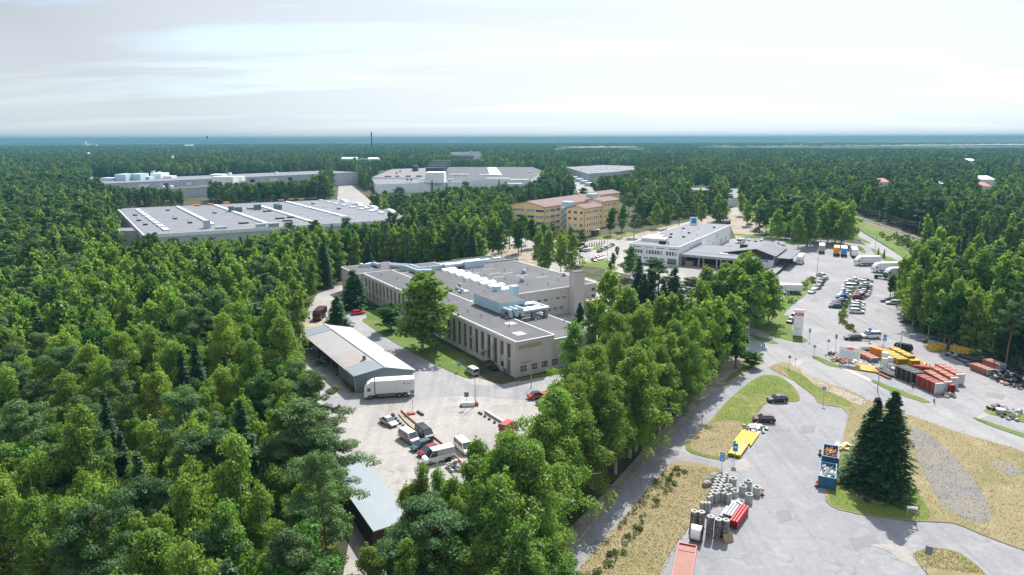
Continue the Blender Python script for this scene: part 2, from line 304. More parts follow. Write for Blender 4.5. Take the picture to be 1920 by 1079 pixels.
M['tin_new'] = pm('tin_roof_bluegrey', (.195, .225, .245), .5, metal=.1, spec=.5, var=.08, vscale=.5)
M['tile_old'] = roofm('tile_roof_patch', (.27, .255, .25), (.30, .25, .235), .45, 0, .6)
M['bluegrey'] = pm('bluegrey_sheet_wall', (.16, .21, .225), .6, var=.15, vscale=.8, stretch=(4, 4, .2))
M['duct'] = pm('galvanised_duct', (.42, .50, .54), .38, metal=.55, spec=.5, var=.12, vscale=1.)
M['ahu'] = pm('pale_blue_panel', (.46, .60, .68), .55, var=.07, vscale=.5)
M['grille'] = pm('grille_teal', (.12, .19, .22), .6, var=.2, vscale=3)
M['darkteal'] = pm('dark_teal_steel', (.035, .065, .075), .5, var=.3, vscale=.5)
M['black'] = pm('black_rubber', (.018, .018, .02), .75, var=.3, vscale=2)
M['blackpipe'] = pm('black_plastic', (.022, .024, .027), .4, spec=.5, var=.3, vscale=2)
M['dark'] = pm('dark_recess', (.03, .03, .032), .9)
M['brown'] = pm('dark_brown_boards', (.055, .04, .038), .8, var=.25, vscale=1, stretch=(3, 3, .3))
M['glass'] = pm('window_glass', (.035, .045, .055), .08, spec=.9)
M['glass_pale'] = pm('window_blind_pale', (.30, .35, .38), .25, spec=.7)
M['wframe'] = pm('window_frame_white', (.55, .56, .57), .6)
M['wframe_grey'] = pm('window_frame_greybrown', (.17, .145, .135), .6)
M['pane_brown'] = pm('dusty_glass', (.085, .07, .066), .3, spec=.6, var=.4, vscale=.9)
M['rim'] = pm('wheel_rim', (.4, .41, .42), .35, metal=.7)
M['lamp'] = pm('headlight_glass', (.6, .62, .65), .15, spec=.8)
M['tail'] = pm('tail_light', (.35, .02, .015), .3, spec=.6)
M['steel'] = pm('galvanised_steel', (.36, .38, .39), .45, metal=.6, var=.1, vscale=2)
M['plate'] = pm('sign_back_grey', (.16, .17, .18), .6)
M['signblue'] = pm('sign_blue', (.02, .22, .55), .45)
M['signwhite'] = pm('sign_white', (.75, .76, .77), .5)
M['signred'] = pm('logo_red', (.75, .015, .02), .5)
M['orange'] = pm('orange_plastic', (.70, .23, .03), .5, var=.12, vscale=1)
M['barrier'] = pm('barrier_orange', (.52, .20, .11), .55, var=.2, vscale=1)
M['yellowpipe'] = pm('yellow_plastic', (.60, .38, .04), .45, var=.12, vscale=1.5)
M['olivepipe'] = pm('mustard_pipe', (.50, .34, .035), .5, var=.12, vscale=1.5)
M['redpipe'] = pm('red_pipe', (.30, .035, .03), .5, var=.15, vscale=1.5)
M['salmon'] = pm('salmon_pipe', (.40, .135, .095), .5, var=.12, vscale=1.5)
M['crimson'] = pm('crimson_pipe', (.36, .03, .04), .5, var=.12, vscale=2)
M['pipegrey'] = pm('grey_pipe', (.33, .35, .37), .5, var=.1, vscale=2)
M['wood'] = pm('weathered_timber', (.33, .24, .15), .85, var=.3, vscale=2)
M['wrap'] = pm('bale_wrap', (.20, .19, .185), .45, spec=.6, col2=(.05, .048, .048), vscale=2.5, contrast=(.45, .58))
M['foil'] = pm('white_wrap', (.70, .70, .66), .45, var=.1, vscale=2)
M['skip'] = pm('blue_skip_paint', (.02, .13, .24), .5, var=.3, vscale=1)
M['rubble'] = pm('wood_and_brick_waste', (.45, .24, .13), .9, col2=(.12, .07, .05), vscale=2.5)
M['trash'] = pm('white_waste', (.62, .63, .65), .7, col2=(.12, .13, .14), vscale=2.5, contrast=(.4, .55))
M['rock'] = pm('boulder_stone', (.30, .285, .27), .95, var=.3, vscale=2, bump=.04, randobj=.15)
M['rustplate'] = pm('red_oxide_deck', (.26, .12, .09), .7, var=.2, vscale=.8, stretch=(1, 6, 1))
M['skylight'] = pm('skylight_dome', (.72, .73, .74), .3, spec=.6, var=.05, vscale=1)
M['skyl_pale'] = pm('skylight_bluish', (.52, .60, .64), .3, spec=.6)
M['bark_birch'] = pm('birch_bark', (.42, .40, .37), .85, col2=(.07, .06, .055), vscale=3, stretch=(1, 1, 2.5), contrast=(.38, .5))
M['bark_pine'] = pm('pine_bark', (.24, .115, .06), .9, col2=(.12, .08, .06), vscale=1.5)
M['bark_grey'] = pm('grey_bark', (.13, .11, .09), .9, var=.3, vscale=2)
M['brick'] = pm('brick_red', (.33, .10, .06), .9, var=.2, vscale=1)
M['ballast'] = pm('railway_ballast', (.20, .18, .175), .95, var=.3, vscale=.8, bump=.03)
M['rail'] = pm('rail_steel', (.17, .14, .13), .4, metal=.6)
M['birch'] = leafm('birch_leaves', (.110, .212, .038), (.225, .305, .060), .48, .22, .015)
M['pine'] = leafm('pine_needles', (.056, .116, .040), (.098, .168, .056), .22, .25, .02)
M['spruce'] = leafm('spruce_needles', (.022, .055, .022), (.042, .085, .030), .14, .2, .01)
M['broad'] = leafm('broad_leaves', (.045, .115, .022), (.085, .17, .028), .36, .22, .02)
M['fir'] = leafm('fir_needles', (.035, .085, .030), (.055, .12, .038), .18, .12, .01)
M['shrub'] = leafm('shrub_leaves', (.085, .15, .03), (.20, .24, .10), .35, .25, .02)
# ------------------------------------------------------------------ ground, roads, water
def floor():
    m = MB(); m.add([(-14000, -60, 0), (14000, -60, 0), (14000, 15500, 0), (-14000, 15500, 0)], [(0, 1, 2, 3)])
    o = m.build('ground', M['floor']); o['kind'] = 'structure'
floor()
ROADW = []
def strip(name, pts, w, z, mat, kerb=0):
    """ribbon along world points"""
    L, Rr = [], []
    for i, p in enumerate(pts):
        a = pts[max(0, i-1)]; b = pts[min(len(pts)-1, i+1)]
        d = Vector((b[0]-a[0], b[1]-a[1])).normalized(); n = Vector((-d.y, d.x)) * (w / 2)
        L.append((p[0]+n.x, p[1]+n.y)); Rr.append((p[0]-n.x, p[1]-n.y))
    return sheet(name, L + Rr[::-1], z, mat, world_pts=True)
def smooth_line(pts, k=2):
    for _ in range(k):
        q = [pts[0]]
        for a, b in zip(pts[:-1], pts[1:]): q += [(a[0]*.75+b[0]*.25, a[1]*.75+b[1]*.25), (a[0]*.25+b[0]*.75, a[1]*.25+b[1]*.75)]
        pts = q + [pts[-1]]
    return pts
gp = lambda *p: [tuple(G(*q)[:2]) for q in p]
# base layer of asphalt on the right: yard, roads, paths and parking lot in one sheet
sheet('asphalt_yard', [(1380,650),(1330,722),(1240,836),(1170,915),(1070,1030),(1000,1100),(990,1400),(2150,1400),(2150,760),(1930,690),(1860,668),(1790,652),(1760,642),(1727,623),
      (1708,601),(1689,575),(1676,556),(1676,530),(1690,505),(1690,480),(1640,462),(1560,452),(1470,446),(1375,448),(1300,470),(1180,520),(1240,560),(1330,600)], .010, M['asphalt'])
# the light grey upper yard round the warehouse and its drive behind the trees
sheet('gravel_yard', [(1050,520),(1065,498),(1110,500),(1180,516),(1280,540),(1330,600),(1395,620),(1400,600),(1330,560),(1290,520),(1272,496),(1180,500),(1186,486),(1225,452),(1190,440),
      (1080,455),(1015,447),(975,440),(935,446),(905,462),(912,482),(960,500)], .014, M['gravel'])
sheet('dirt_area', [(1190,440),(1225,430),(1290,416),(1330,405),(1345,398),(1440,398),(1465,408),(1440,425),(1452,437),(1380,448),(1370,425),(1295,421),(1225,450)], .014, M['dirt'])
sheet('dirt_road', [(1338,402),(1380,404),(1400,392),(1392,384),(1372,383),(1374,391),(1352,394)], .018, M['gravel'])
_c, _s = math.cos(R_(32.6)), math.sin(R_(32.6)); hallp = lambda x, y: (0.7 + x*_c - y*_s, 149.4 + x*_s + y*_c)
sheet('back_court', [hallp(*q) for q in ((11.2, 0.2), (11.2, 41.5), (57.9, 41.5), (60.2, 107), (64, 118), (78, 118), (88, 92), (84, 60), (70, 42), (40, 20), (28, -3))], .012, M['gravel'], world_pts=True)
# lower left yard
sheet('gravel_court', [(556,612),(575,585),(588,565),(595,545),(640,535),(665,545),(690,585),(760,640),(850,690),(893,708),(940,722),(965,716),(1060,700),(1090,760),(1100,850),(1050,1000),(900,1100),(640,1100),(660,980),(650,890),(600,790),(560,690),(540,640)], .010, M['gravel'])
sheet('asphalt_drive', [(640,562),(662,585),(676,600),(760,655),(850,703),(890,722),(960,722),(1060,705),(1060,745),(1000,752),(860,742),(700,760),(610,772),(600,745),(690,742),(778,728),(776,700),(700,640),(650,607),(628,580)], .020, M['road'])
sheet('dirt_track', [(552,612),(575,600),(600,598),(625,607),(585,618),(558,640),(546,632)], .018, M['dirt'])
for k, p in enumerate([[(752,792),(800,778),(900,765),(960,780),(1010,805),(985,850),(930,870),(880,880),(830,850),(800,815)]]):
    sheet('gravel_bay', p, .024, M['gravel'], smooth=2)
# asphalt lot and roads on top
sheet('parking_lot', [(1500,752),(1534,758),(1593,766),(1581,816),(1567,883),(1546,925),(1546,946),(1581,962),(1697,979),(1760,981),(1791,983),(1851,1009),(1920,1034),(2100,1100),(2100,1400),(1200,1400),(1240,1079),(1262,1030),(1307,966),
      (1335,915),(1363,891),(1372,862),(1392,815),(1418,787),(1427,765),(1440,754)], .016, M['asphalt_blue'])
sheet('main_road', [(1370,618),(1392,632),(1455,652),(1520,671),(1576,692),(1631,718),(1746,757),(1825,790),(1920,822),(2100,880),(2100,915),(1920,847),(1844,827),(1767,803),(1700,778),(1629,754),(1556,723),(1510,706),(1480,690),(1455,684),(1440,690),(1428,702),(1395,700),(1412,682),(1400,664),(1350,640)], .022, M['road'])
sheet('cycle_path', [(1400,655),(1460,640),(1530,650),(1551,659),(1604,681),(1677,710),(1773,746),(1837,774),(1920,800),(2100,860),(2100,872),(1920,813),(1825,783),(1750,756),(1640,716),(1576,690),(1520,669),(1440,672)], .018, M['asphalt_blue'])
sheet('paver_strip', [(1569,688),(1580,686),(1631,711),(1634,715),(1627,714)], .030, M['paver'])
sheet('footpath', [(1398,690),(1376,714),(1345,731),(1311,758),(1275,806),(1241,837),(1200,885),(1137,958),(1081,1025),(1020,1100),(1076,1100),(1109,1038),(1162,980),(1200,934),(1238,890),(1256,868),(1280,838),(1313,803),(1335,781),(1361,755),(1385,734),(1412,714),(1432,704),(1434,690)], .026, M['asphalt_blue'])
sheet('side_path', [(1394,612),(1412,619),(1458,634),(1462,641),(1410,628),(1392,620)], .030, M['asphalt_blue'])
for k, q in enumerate([[(1455,960),(1480,955),(1487,975),(1460,982)],[(1590,1010),(1640,1004),(1652,1022),(1600,1030)],[(1430,800),(1452,798),(1458,806),(1436,809)],[(1502,800),(1530,797),(1527,812),(1500,814)],[(1640,580),(1652,579),(1655,585),(1642,587)],[(1700,700),(1722,708),(1718,712),(1696,703)],[(1850,735),(1885,742),(1880,750),(1846,742)],[(1520,560),(1533,558),(1535,566),(1521,568)]]):
    sheet('asphalt_repair', q, .034 + .0005*k, M['patch'])
for k, q in enumerate([[(1372,866),(1388,860),(1404,864),(1408,876),(1396,886),(1378,884)],[(1476,688),(1500,672),(1512,676),(1496,688)],[(1306,968),(1318,962),(1312,985),(1290,1010),(1278,1015)],[(1620,1020),(1700,1022),(1712,1045),(1725,1066),(1700,1060),(1660,1030)],[(1825,788),(1842,776),(1850,770),(1862,774),(1846,784)],[(1690,585),(1712,608),(1735,632),(1726,632),(1702,606),(1684,584)]]):
    sheet('sand_spill', q, .040 + .0005*k, M['gravel'], smooth=2)
# grass islands
IK = [0]
def island(name, pts, mat, z=.05, smooth=1, th=.0):
    IK[0] += 1; return sheet(name, pts, z, M[mat], smooth=smooth, thick=.05 + .0006 * IK[0])
island('grass_lawn', [(1430,704),(1410,714),(1385,734),(1361,755),(1335,787),(1313,806),(1294,822),(1282,840),(1294,850),(1326,859),(1360,864),(1371,856),(1388,815),(1417,787),(1426,765),(1440,754),(1470,754),(1499,754),(1500,745),(1494,733),(1484,722),(1468,710),(1450,704)], 'grass_mid', smooth=2)
sheet('dry_patch', [(1303,815),(1330,795),(1362,788),(1395,792),(1400,806),(1384,830),(1370,855),(1340,858),(1305,849),(1290,838)], .118, M['grass_dry'], smooth=2)
island('grass_verge', [(1440,690),(1455,683),(1475,678),(1500,695),(1520,705),(1556,722),(1605,738),(1629,753),(1700,777),(1767,802),(1844,826),(1920,846),(2100,914),(2100,1090),(1920,1033),(1851,1008),(1791,982),(1760,980),(1697,978),(1581,961),(1548,945),(1546,925),(1567,883),(1576,851),(1581,816),(1593,767),(1532,758),(1527,743),(1513,731),(1484,712),(1466,703)], 'grass_dry', smooth=1)
sheet('grass_under_spruces', [(1560,905),(1575,855),(1600,820),(1640,850),(1700,880),(1730,940),(1752,975),(1697,976),(1581,959),(1552,943)], .118, M['grass_mid'], smooth=2)
sheet('green_verge', [(1462,686),(1490,696),(1540,725),(1580,745),(1605,765),(1560,758),(1536,754),(1520,738),(1490,716)], .118, M['grass_mid'], smooth=2)
sheet('dirt_shoulder', [(1490,683),(1520,706),(1556,724),(1605,741),(1629,757),(1610,762),(1560,738),(1520,720)], .122, M['dirt'], smooth=1)
sheet('needle_litter', [(1585,905),(1620,885),(1680,895),(1708,925),(1700,945),(1640,948),(1600,930)], .124, M['dirt'], smooth=2)
sheet('stony_patch', [(1712,800),(1735,812),(1770,838),(1800,868),(1835,912),(1852,945),(1862,975),(1835,985),(1800,968),(1770,955),(1745,915),(1725,870),(1706,830)], .118, M['stony'], smooth=2)
sheet('stony_spot', [(1855,860),(1890,868),(1920,885),(1900,897),(1865,880)], .118, M['stony'], smooth=2)
island('grass_island', [(1711,1040),(1722,1032),(1746,1028),(1775,1030),(1798,1037),(1827,1056),(1850,1079),(1870,1100),(1760,1100),(1728,1066)], 'grass_dry', smooth=2)
island('dry_bank', [(1256,872),(1266,866),(1304,867),(1357,881),(1352,893),(1338,912),(1322,938),(1307,966),(1290,990),(1272,1013),(1247,1051),(1230,1100),(1060,1100),(1108,1040),(1162,981),(1200,935),(1238,891)], 'grass_dry', smooth=1)
island('grass_strip', [(1519,668),(1530,668),(1576,687),(1572,690),(1550,686)], 'grass', smooth=1)
island('grass_strip', [(1631,714),(1640,714),(1677,728),(1746,754),(1740,757),(1725,754),(1665,733)], 'grass', smooth=1)
island('grass_strip', [(1822,784),(1830,784),(1920,814),(2000,842),(2000,850),(1920,821),(1860,801)], 'grass', smooth=1)
island('grass_island', [(1841,773),(1852,765),(1869,763),(1920,777),(1960,790),(1960,806),(1920,793),(1880,783)], 'grass_mid', smooth=1)
island('grass_verge', [(1460,640),(1462,600),(1480,576),(1515,551),(1532,522),(1522,519),(1500,530),(1468,560),(1452,580),(1400,588),(1394,606),(1412,617),(1440,625)], 'grass', smooth=1)
island('grass_verge', [(1462,636),(1440,622),(1440,600),(1480,590),(1486,600),(1484,625),(1505,632),(1518,641),(1500,643)], 'grass', smooth=1)
island('grass_strip', [(1402,628),(1412,629),(1462,643),(1452,646),(1425,640)], 'grass', smooth=1)
island('grass_median', [(1609,530),(1612,531),(1603,548),(1597,557),(1592,556),(1600,543)], 'grass_mid', smooth=1)
island('grass_median', [(1590,563),(1594,565),(1588,583),(1580,596),(1592,612),(1610,625),(1606,628),(1590,619),(1575,604),(1571,594),(1580,578)], 'grass_mid', smooth=1)
island('dirt_island', [(1618,637),(1630,636),(1634,641),(1622,642)], 'grass_dry', smooth=1)
island('grass_edge', [(1760,643),(1727,624),(1708,602),(1689,576),(1676,556),(1677,529),(1700,525),(1760,560),(1800,600),(1900,650),(2000,690),(1990,712),(1920,692),(1860,669),(1800,655)], 'grass', smooth=1)
island('grass_verge', [(1370,660),(1388,652),(1434,678),(1428,684),(1410,693),(1376,714),(1345,731),(1311,757),(1275,804),(1240,836),(1200,883),(1137,956),(1081,1023),(1010,1100),(960,1100),(1040,1020),(1130,930),(1220,830),(1290,755),(1340,705)], 'dirt', smooth=1)
sheet('grass_lawn', [(1392,654),(1433,678),(1426,684),(1405,693),(1376,711),(1350,724),(1372,700),(1395,690),(1395,668)], .118, M['grass_mid'], smooth=1)
# lawn along the long windows, left yard
island('grass_lawn', [(676,582),(700,579),(745,600),(800,630),(850,655),(905,684),(880,700),(886,712),(868,708),(820,686),(770,660),(727,636),(690,610),(676,600),(692,596)], 'grass', smooth=1)
island('grass_strip', [(965,712),(1040,699),(1041,703),(975,716)], 'grass', smooth=0)
island('grass_strip', [(1000,740),(1050,725),(1060,740),(1040,746)], 'grass_mid', smooth=0)
# near the ochre houses
island('grass_verge', [(1083,499),(1090,490),(1112,494),(1135,486),(1150,492),(1160,510),(1130,504)], 'grass', smooth=1)
island('grass_island', [(1108,470),(1118,461),(1133,461),(1124,467)], 'grass', smooth=1)
island('grass_verge', [(1112,450),(1135,440),(1190,436),(1195,441),(1150,449)], 'grass_mid', smooth=1)
# upper right: verges, road past the warehouse, path, railway bank
island('grass_verge', [(1460,452),(1440,447),(1380,443),(1371,437),(1440,444),(1520,455),(1515,459)], 'grass', smooth=1)
sheet('country_road', [(1592,428),(1600,426),(1618,437),(1648,455),(1680,475),(1700,490),(1740,530),(1700,520),(1670,490),(1640,470),(1610,450),(1588,436)], .020, M['road'])
island('grass_verge', [(1600,424),(1612,420),(1650,440),(1690,462),(1712,480),(1730,520),(1705,498),(1682,474),(1650,454),(1620,436)], 'grass', smooth=1)
island('grass_verge', [(1586,433),(1592,434),(1612,446),(1634,456),(1628,458),(1608,450)], 'grass', smooth=1)
island('grass_verge', [(1610,461),(1618,465),(1626,476),(1613,474),(1606,463)], 'grass', smooth=1)
island('grass_verge', [(1631,465),(1640,468),(1655,478),(1682,488),(1682,492),(1660,490),(1645,482)], 'grass', smooth=1)
island('railway_bank', [(1598,415),(1604,408),(1640,416),(1720,448),(1800,478),(1900,520),(1900,560),(1800,520),(1720,478),(1650,440)], 'grass_mid', smooth=1)
sheet('railway_bed', [(1600,407),(1606,406),(1640,417),(1680,431),(1720,445),(1800,472),(1900,505),(1960,530),(1950,540),(1890,512),(1800,480),(1714,450),(1676,436),(1636,422),(1602,411)], .18, M['ballast'])
rails = thing('railway_track', 'railway track curving past the dark wood at upper right', 'railway track')
def railpair():
    c = smooth_line(gp((1601,408),(1640,419.5),(1678,433.5),(1717,447.5),(1800,476),(1900,509)), 2)
    for off in (-.76, .76):
        m = MB()
        for a, b in zip(c[:-1], c[1:]):
            d = Vector((b[0]-a[0], b[1]-a[1], 0)).normalized(); n = Vector((-d.y, d.x, 0)) * off
            m.tube(Vector((*a, .3)) + n, Vector((*b, .3)) + n, .09, n=4, cap=False)
        m.build('rail', M['rail'], rails)
    m = MB(); a = Vector((*c[0], 0))
    for a, b in zip(c[:-1], c[1:]):
        A, B = Vector((*a, 0)), Vector((*b, 0)); d = (B-A).normalized(); n = Vector((-d.y, d.x, 0)); k = int((B-A).length / 1.5)
        for i in range(k):
            p = A + d * (i * 1.5); q = [p + n*1.3 + d*.15, p - n*1.3 + d*.15, p - n*1.3 - d*.15, p + n*1.3 - d*.15]
            m.prism([(v.x, v.y) for v in q], .15, .24)
    m.build('sleepers', M['wood'], rails)['kind'] = 'stuff'
railpair()
# roads in the industrial area beyond
sheet('works_road', [(1075,334),(1085,334),(1112,354),(1120,372),(1090,372),(1078,352)], .02, M['gravel'])
sheet('works_road', [(635,344),(655,345),(690,372),(720,410),(650,408),(632,378)], .02, M['gravel'])
sheet('site_road', [(905,462),(912,455),(935,456),(1000,472),(1010,500),(940,492)], .018, M['dirt'])
# far fields, bay and hills
def far_sheet(name, pts, z, mat): return sheet(name, pts, z, M[mat])
far_sheet('far_field', [(1022,280),(1050,276.5),(1150,276),(1215,279),(1160,281.5),(1080,282)], 12, 'field')
far_sheet('far_field', [(1290,277),(1310,274.5),(1500,276),(1500,278.5),(1340,279)], 12, 'field')
far_sheet('far_field', [(1450,274),(1800,273),(2000,272),(2000,276),(1700,278),(1480,277.5)], 12.5, 'field')
far_sheet('far_field', [(1790,263.5),(1850,263),(2000,263),(2000,266),(1830,267)], 13, 'field')
far_sheet('bay_water', [(1752,274.8),(1800,273.6),(1890,273.4),(1990,274),(1990,277),(1850,276.8)], 13.5, 'water')
far_sheet('far_field', [(735,266.2),(750,264.4),(765,265.2),(750,266.8)], 12, 'field')
def hills():
    """far wooded country: one gently rolling canopy surface from 3.5 km to the horizon"""
    rng = np.random.default_rng(5)
    nx, ny = 260, 90
    dd = 3300 * (15000 / 3300) ** (np.linspace(0, 1, ny)); aa = np.radians(np.linspace(-46, 46, nx))
    D, A = np.meshgrid(dd, aa, indexing='ij'); X = D * np.sin(A); Y = D * np.cos(A)
    Z = 9 + 3.0 * rng.random(X.shape) + np.clip((D - 5200) / 9800, 0, 1) ** 1.2 * 48
    for k in range(10):
        a, w, ph = rng.uniform(0, 6.28), 2 * math.pi / rng.uniform(1500, 5200), rng.uniform(0, 6.28)
        Z += np.clip((D - 4200) / 6000, 0, 1) * 3.0 * np.sin((X * math.cos(a) * .4 + Y * math.sin(a)) * w + ph)
    Z = np.minimum(Z, CH + 12)
    v = np.stack([X, Y, Z], -1).reshape(-1, 3); m = MB()
    idx = np.arange(ny * nx).reshape(ny, nx)
    f = np.stack([idx[:-1, :-1], idx[:-1, 1:], idx[1:, 1:], idx[1:, :-1]], -1).reshape(-1, 4)
    m.add(v.tolist(), f[:, ::-1].tolist()); o = m.build('distant_hills', M['farwood']); o['kind'] = 'structure'
hills()
# ------------------------------------------------------------------ trees
def quads_mesh(name, C, N, a, b, lv, mat, rng, tang=None, diamond=True):
    n = len(C); N = N / (np.linalg.norm(N, axis=1, keepdims=True) + 1e-9)
    if tang is None: tang = rng.normal(size=(n, 3))
    T = tang - (tang * N).sum(1, keepdims=True) * N; T /= (np.linalg.norm(T, axis=1, keepdims=True) + 1e-9)
    B = np.cross(N, T); a = np.asarray(a).reshape(-1, 1); b = np.asarray(b).reshape(-1, 1)
    if diamond: V = np.stack([C + T*a, C + B*b + T*a*.15, C - T*a, C - B*b + T*a*.15], 1)
    else: V = np.stack([C + T*a + B*b, C - T*a + B*b, C - T*a - B*b, C + T*a - B*b], 1)
    return V.reshape(-1, 3), lv
def np_mesh(name, V, lv, mat, wood=None, woodmat=None):
    nq = len(V) // 4; me = bpy.data.meshes.new(name)
    wv = np.array(wood.v) if wood else np.zeros((0, 3)); 
    verts = np.concatenate([V, wv]) if len(wv) else V
    loops = [np.arange(nq * 4)]; tot = [np.full(nq, 4)]
    if wood:
        for f in wood.f: loops.append(np.array(f) + nq * 4); tot.append(np.array([len(f)]))
    loops = np.concatenate(loops); tot = np.concatenate(tot); start = np.concatenate([[0], np.cumsum(tot)[:-1]])
    me.vertices.add(len(verts)); me.vertices.foreach_set('co', verts.astype(np.float32).ravel())
    me.loops.add(len(loops)); me.loops.foreach_set('vertex_index', loops.astype(np.int32))
    me.polygons.add(len(tot)); me.polygons.foreach_set('loop_start', start.astype(np.int32)); me.polygons.foreach_set('loop_total', tot.astype(np.int32))
    me.materials.append(mat)
    if wood:
        me.materials.append(woodmat); mi = np.zeros(len(tot), np.int32); mi[nq:] = 1; me.polygons.foreach_set('material_index', mi)
    at = me.attributes.new('lv', 'FLOAT', 'FACE'); vals = np.zeros(len(tot), np.float32); vals[:nq] = lv; at.data.foreach_set('value', vals)
    me.update(calc_edges=True); me.validate()
    return me
def crown(kind, rng, H, R, z0, quality):
    """returns leaf quads (V, lv) and a limb MB"""
    limb = MB()
    P, Rr, Sz = [], [], []
    lean = rng.normal(0, .25, 2)
    ph = rng.uniform(0, 6.28, 6); am = rng.uniform(.08, .22, 6)
    def lump(t, a): return 1 + am[0]*math.sin(a+ph[0]) + am[1]*math.sin(2*a+ph[1]+3*t) + am[2]*math.sin(3*a+ph[2]+7*t) + am[3]*math.sin(5*t*2+ph[3]+a)
    def add(x, y, z, r, sz): P.append((x, y, z)); Rr.append(r); Sz.append(sz)
    k_ = R / 3.4
    if kind == 'shrub':
        for i in range(26):
            t = rng.random() ** .85; a = rng.uniform(0, 6.28); pr = math.sin(math.pi * (t * .6 + .35)) ** .6
            rr = R * pr * lump(t, a) * (.35 + .65 * rng.random() ** .45); add(rr*math.cos(a), rr*math.sin(a), z0 + (H - z0) * t * .95, (.45 + .35*rng.random()) * (R/3.6) ** .7, .85)
    elif kind in ('birch', 'broad'):
        nst = int(rng.integers(1, 4)) if kind == 'birch' else int(rng.integers(2, 5)); nl = {'birch': 34, 'broad': 30}[kind]
        stems = [(rng.uniform(0, 6.28), rng.uniform(.12, .42) * R * (0 if nst == 1 else 1), 1.0 if j == 0 else rng.uniform(.80, .97)) for j in range(nst)]
        for i in range(nl):
            sa, so_, sh = stems[i % nst]; t = (i + rng.random()) / nl; a = i * 2.4 + rng.uniform(-.5, .5)
            pr = (math.sin(math.pi * min(1, (t * .90 + .10)) ** .9) ** .65) * (1.1 - .38 * t) if kind == 'birch' else math.sin(math.pi * (t * .80 + .16)) ** .5 * 1.02
            Lb = R * pr * lump(t, a) * rng.uniform(.62, 1.2) * (1 - .25 * (nst > 1)) * (1.2 if kind == 'birch' else 1); el = R_(rng.uniform(8, 30) + 26 * t * t) if kind == 'birch' else R_(rng.uniform(5, 35) + 30 * t)
            zs = z0 + (H * sh - z0) * t * .9; ox, oy = so_*math.cos(sa)*(.3 + t), so_*math.sin(sa)*(.3 + t); tip = None
            for s_ in (.34, .58, .8, 1.0):
                q = Lb * s_; x = ox + lean[0]*t + q*math.cos(a)*math.cos(el) + rng.normal()*.18; y = oy + lean[1]*t + q*math.sin(a)*math.cos(el) + rng.normal()*.18
                z = zs + q*math.sin(el) - (.09 if kind == 'birch' else .03) * q * q + rng.normal()*.15
                if rng.random() < .9: add(x, y, min(z, H*sh), (.86 - .36*s_ + .28*rng.random()) * k_ ** .7 * (1.0 if kind == 'birch' else 1.12), 1.2 if kind == 'birch' else .8)
                tip = (x, y, z)
            if quality != 'low': limb.tube((ox*.8, oy*.8, max(z0*.6, zs - .4)), tip, .05 + .010*R, .015, n=4, cap=False)
        for sa, so_, sh in stems:
            for j in range(4): add(so_*math.cos(sa)*1.3 + lean[0] + rng.normal()*.25, so_*math.sin(sa)*1.3 + lean[1] + rng.normal()*.25, H*sh*(.90 + .035*j), (.55 - .1*j) * k_ ** .7, 1.5)
            if quality != 'low' and nst > 1: limb.tube((0, 0, z0*.5), (so_*math.cos(sa)*1.2, so_*math.sin(sa)*1.2, H*sh*.85), .13, .04, n=5, cap=False)
    elif kind == 'pine':
        for i in range(22):
            t = (i + rng.random()) / 22; a = i * 2.4 + rng.uniform(-.7, .7); pr = math.sin(math.pi * (t * .66 + .24)) ** .8
            Lb = R * 1.12 * pr * lump(t, a) * rng.uniform(.5, 1.2); el = R_(rng.uniform(-5, 22) + 35 * t * t); zs = z0 + (H - z0) * t * .92; tip = None
            for s_ in (.5, .78, 1.0):
                q = Lb * s_
                for w_ in range(2 if s_ > .6 else 1):
                    aa = a + rng.normal()*.22; x = lean[0]*t + q*math.cos(aa)*math.cos(el); y = lean[1]*t + q*math.sin(aa)*math.cos(el); z = zs + q*math.sin(el) + rng.normal()*.2
                    add(x, y, z, (.72 + .4*rng.random() - .15*s_) * k_ ** .7, .5)
                tip = (x, y, z)
            if quality != 'low': limb.tube((lean[0]*t, lean[1]*t, zs - .2), tip, .06 + .01*R, .02, n=4, cap=False)
        for j in range(4): add(lean[0] + rng.normal()*.4, lean[1] + rng.normal()*.4, H*(.93 + .02*j), .6 * k_ ** .7, .7)
    leaf = {'hi': .76, 'mid': 1.9, 'low': 2.7}[quality]
    if kind == 'spruce':
        C, N, T, lv = [], [], [], []
        step = {'hi': .42, 'mid': .6, 'low': .95}[quality]; nb = {'hi': 13, 'mid': 10, 'low': 7}[quality]; ds = {'hi': .20, 'mid': .36, 'low': .75}[quality]
        z = z0; k = 0
        while z < H - .3:
            t = (z - z0) / (H - z0); rb = R * (1 - t) ** .82 * (.9 + .2*rng.random()) + .12
            for j in range(nb if t < .75 else max(5, nb - 4)):
                a = 2*math.pi*(j + rng.random()*.8)/nb + k*.7; L = rb * rng.uniform(.7, 1.12) * lump(t, a) ** .6; lvb = rng.random()
                n = max(2, int(L / ds)); dr = np.array([math.cos(a), math.sin(a), 0]); sd_ = np.array([-math.sin(a), math.cos(a), 0])
                for i in range(n):
                    s = (i + .6) / n; d = L * s; zz = z + .25*d*(.2 - s) - .22 * L * s * s + .12*L*max(0, s-.75)
                    wdt = .42 * L * (1 - s) ** .7 * .8 + .12
                    for q in ((-1, 1) if quality != 'low' else (rng.choice([-1, 1]),)):
                        off = q * wdt * rng.uniform(.15, .9)
                        C.append(dr*d + sd_*off + np.array([0, 0, zz - abs(off)*.25 + rng.normal()*.04])); N.append(np.array([rng.normal()*.35, rng.normal()*.35, 1]) + dr*.35); T.append(dr + sd_*q*.8); lv.append(lvb)
            z += step * (1.15 - .5*t); k += 1
        C = np.array(C); a_ = {'hi': .26, 'mid': .40, 'low': .78}[quality] * rng.uniform(.7, 1.3, len(C)); b_ = a_ * .48
        V, lv = quads_mesh('', C, np.array(N), a_, b_, np.array(lv), None, rng, tang=np.array(T))
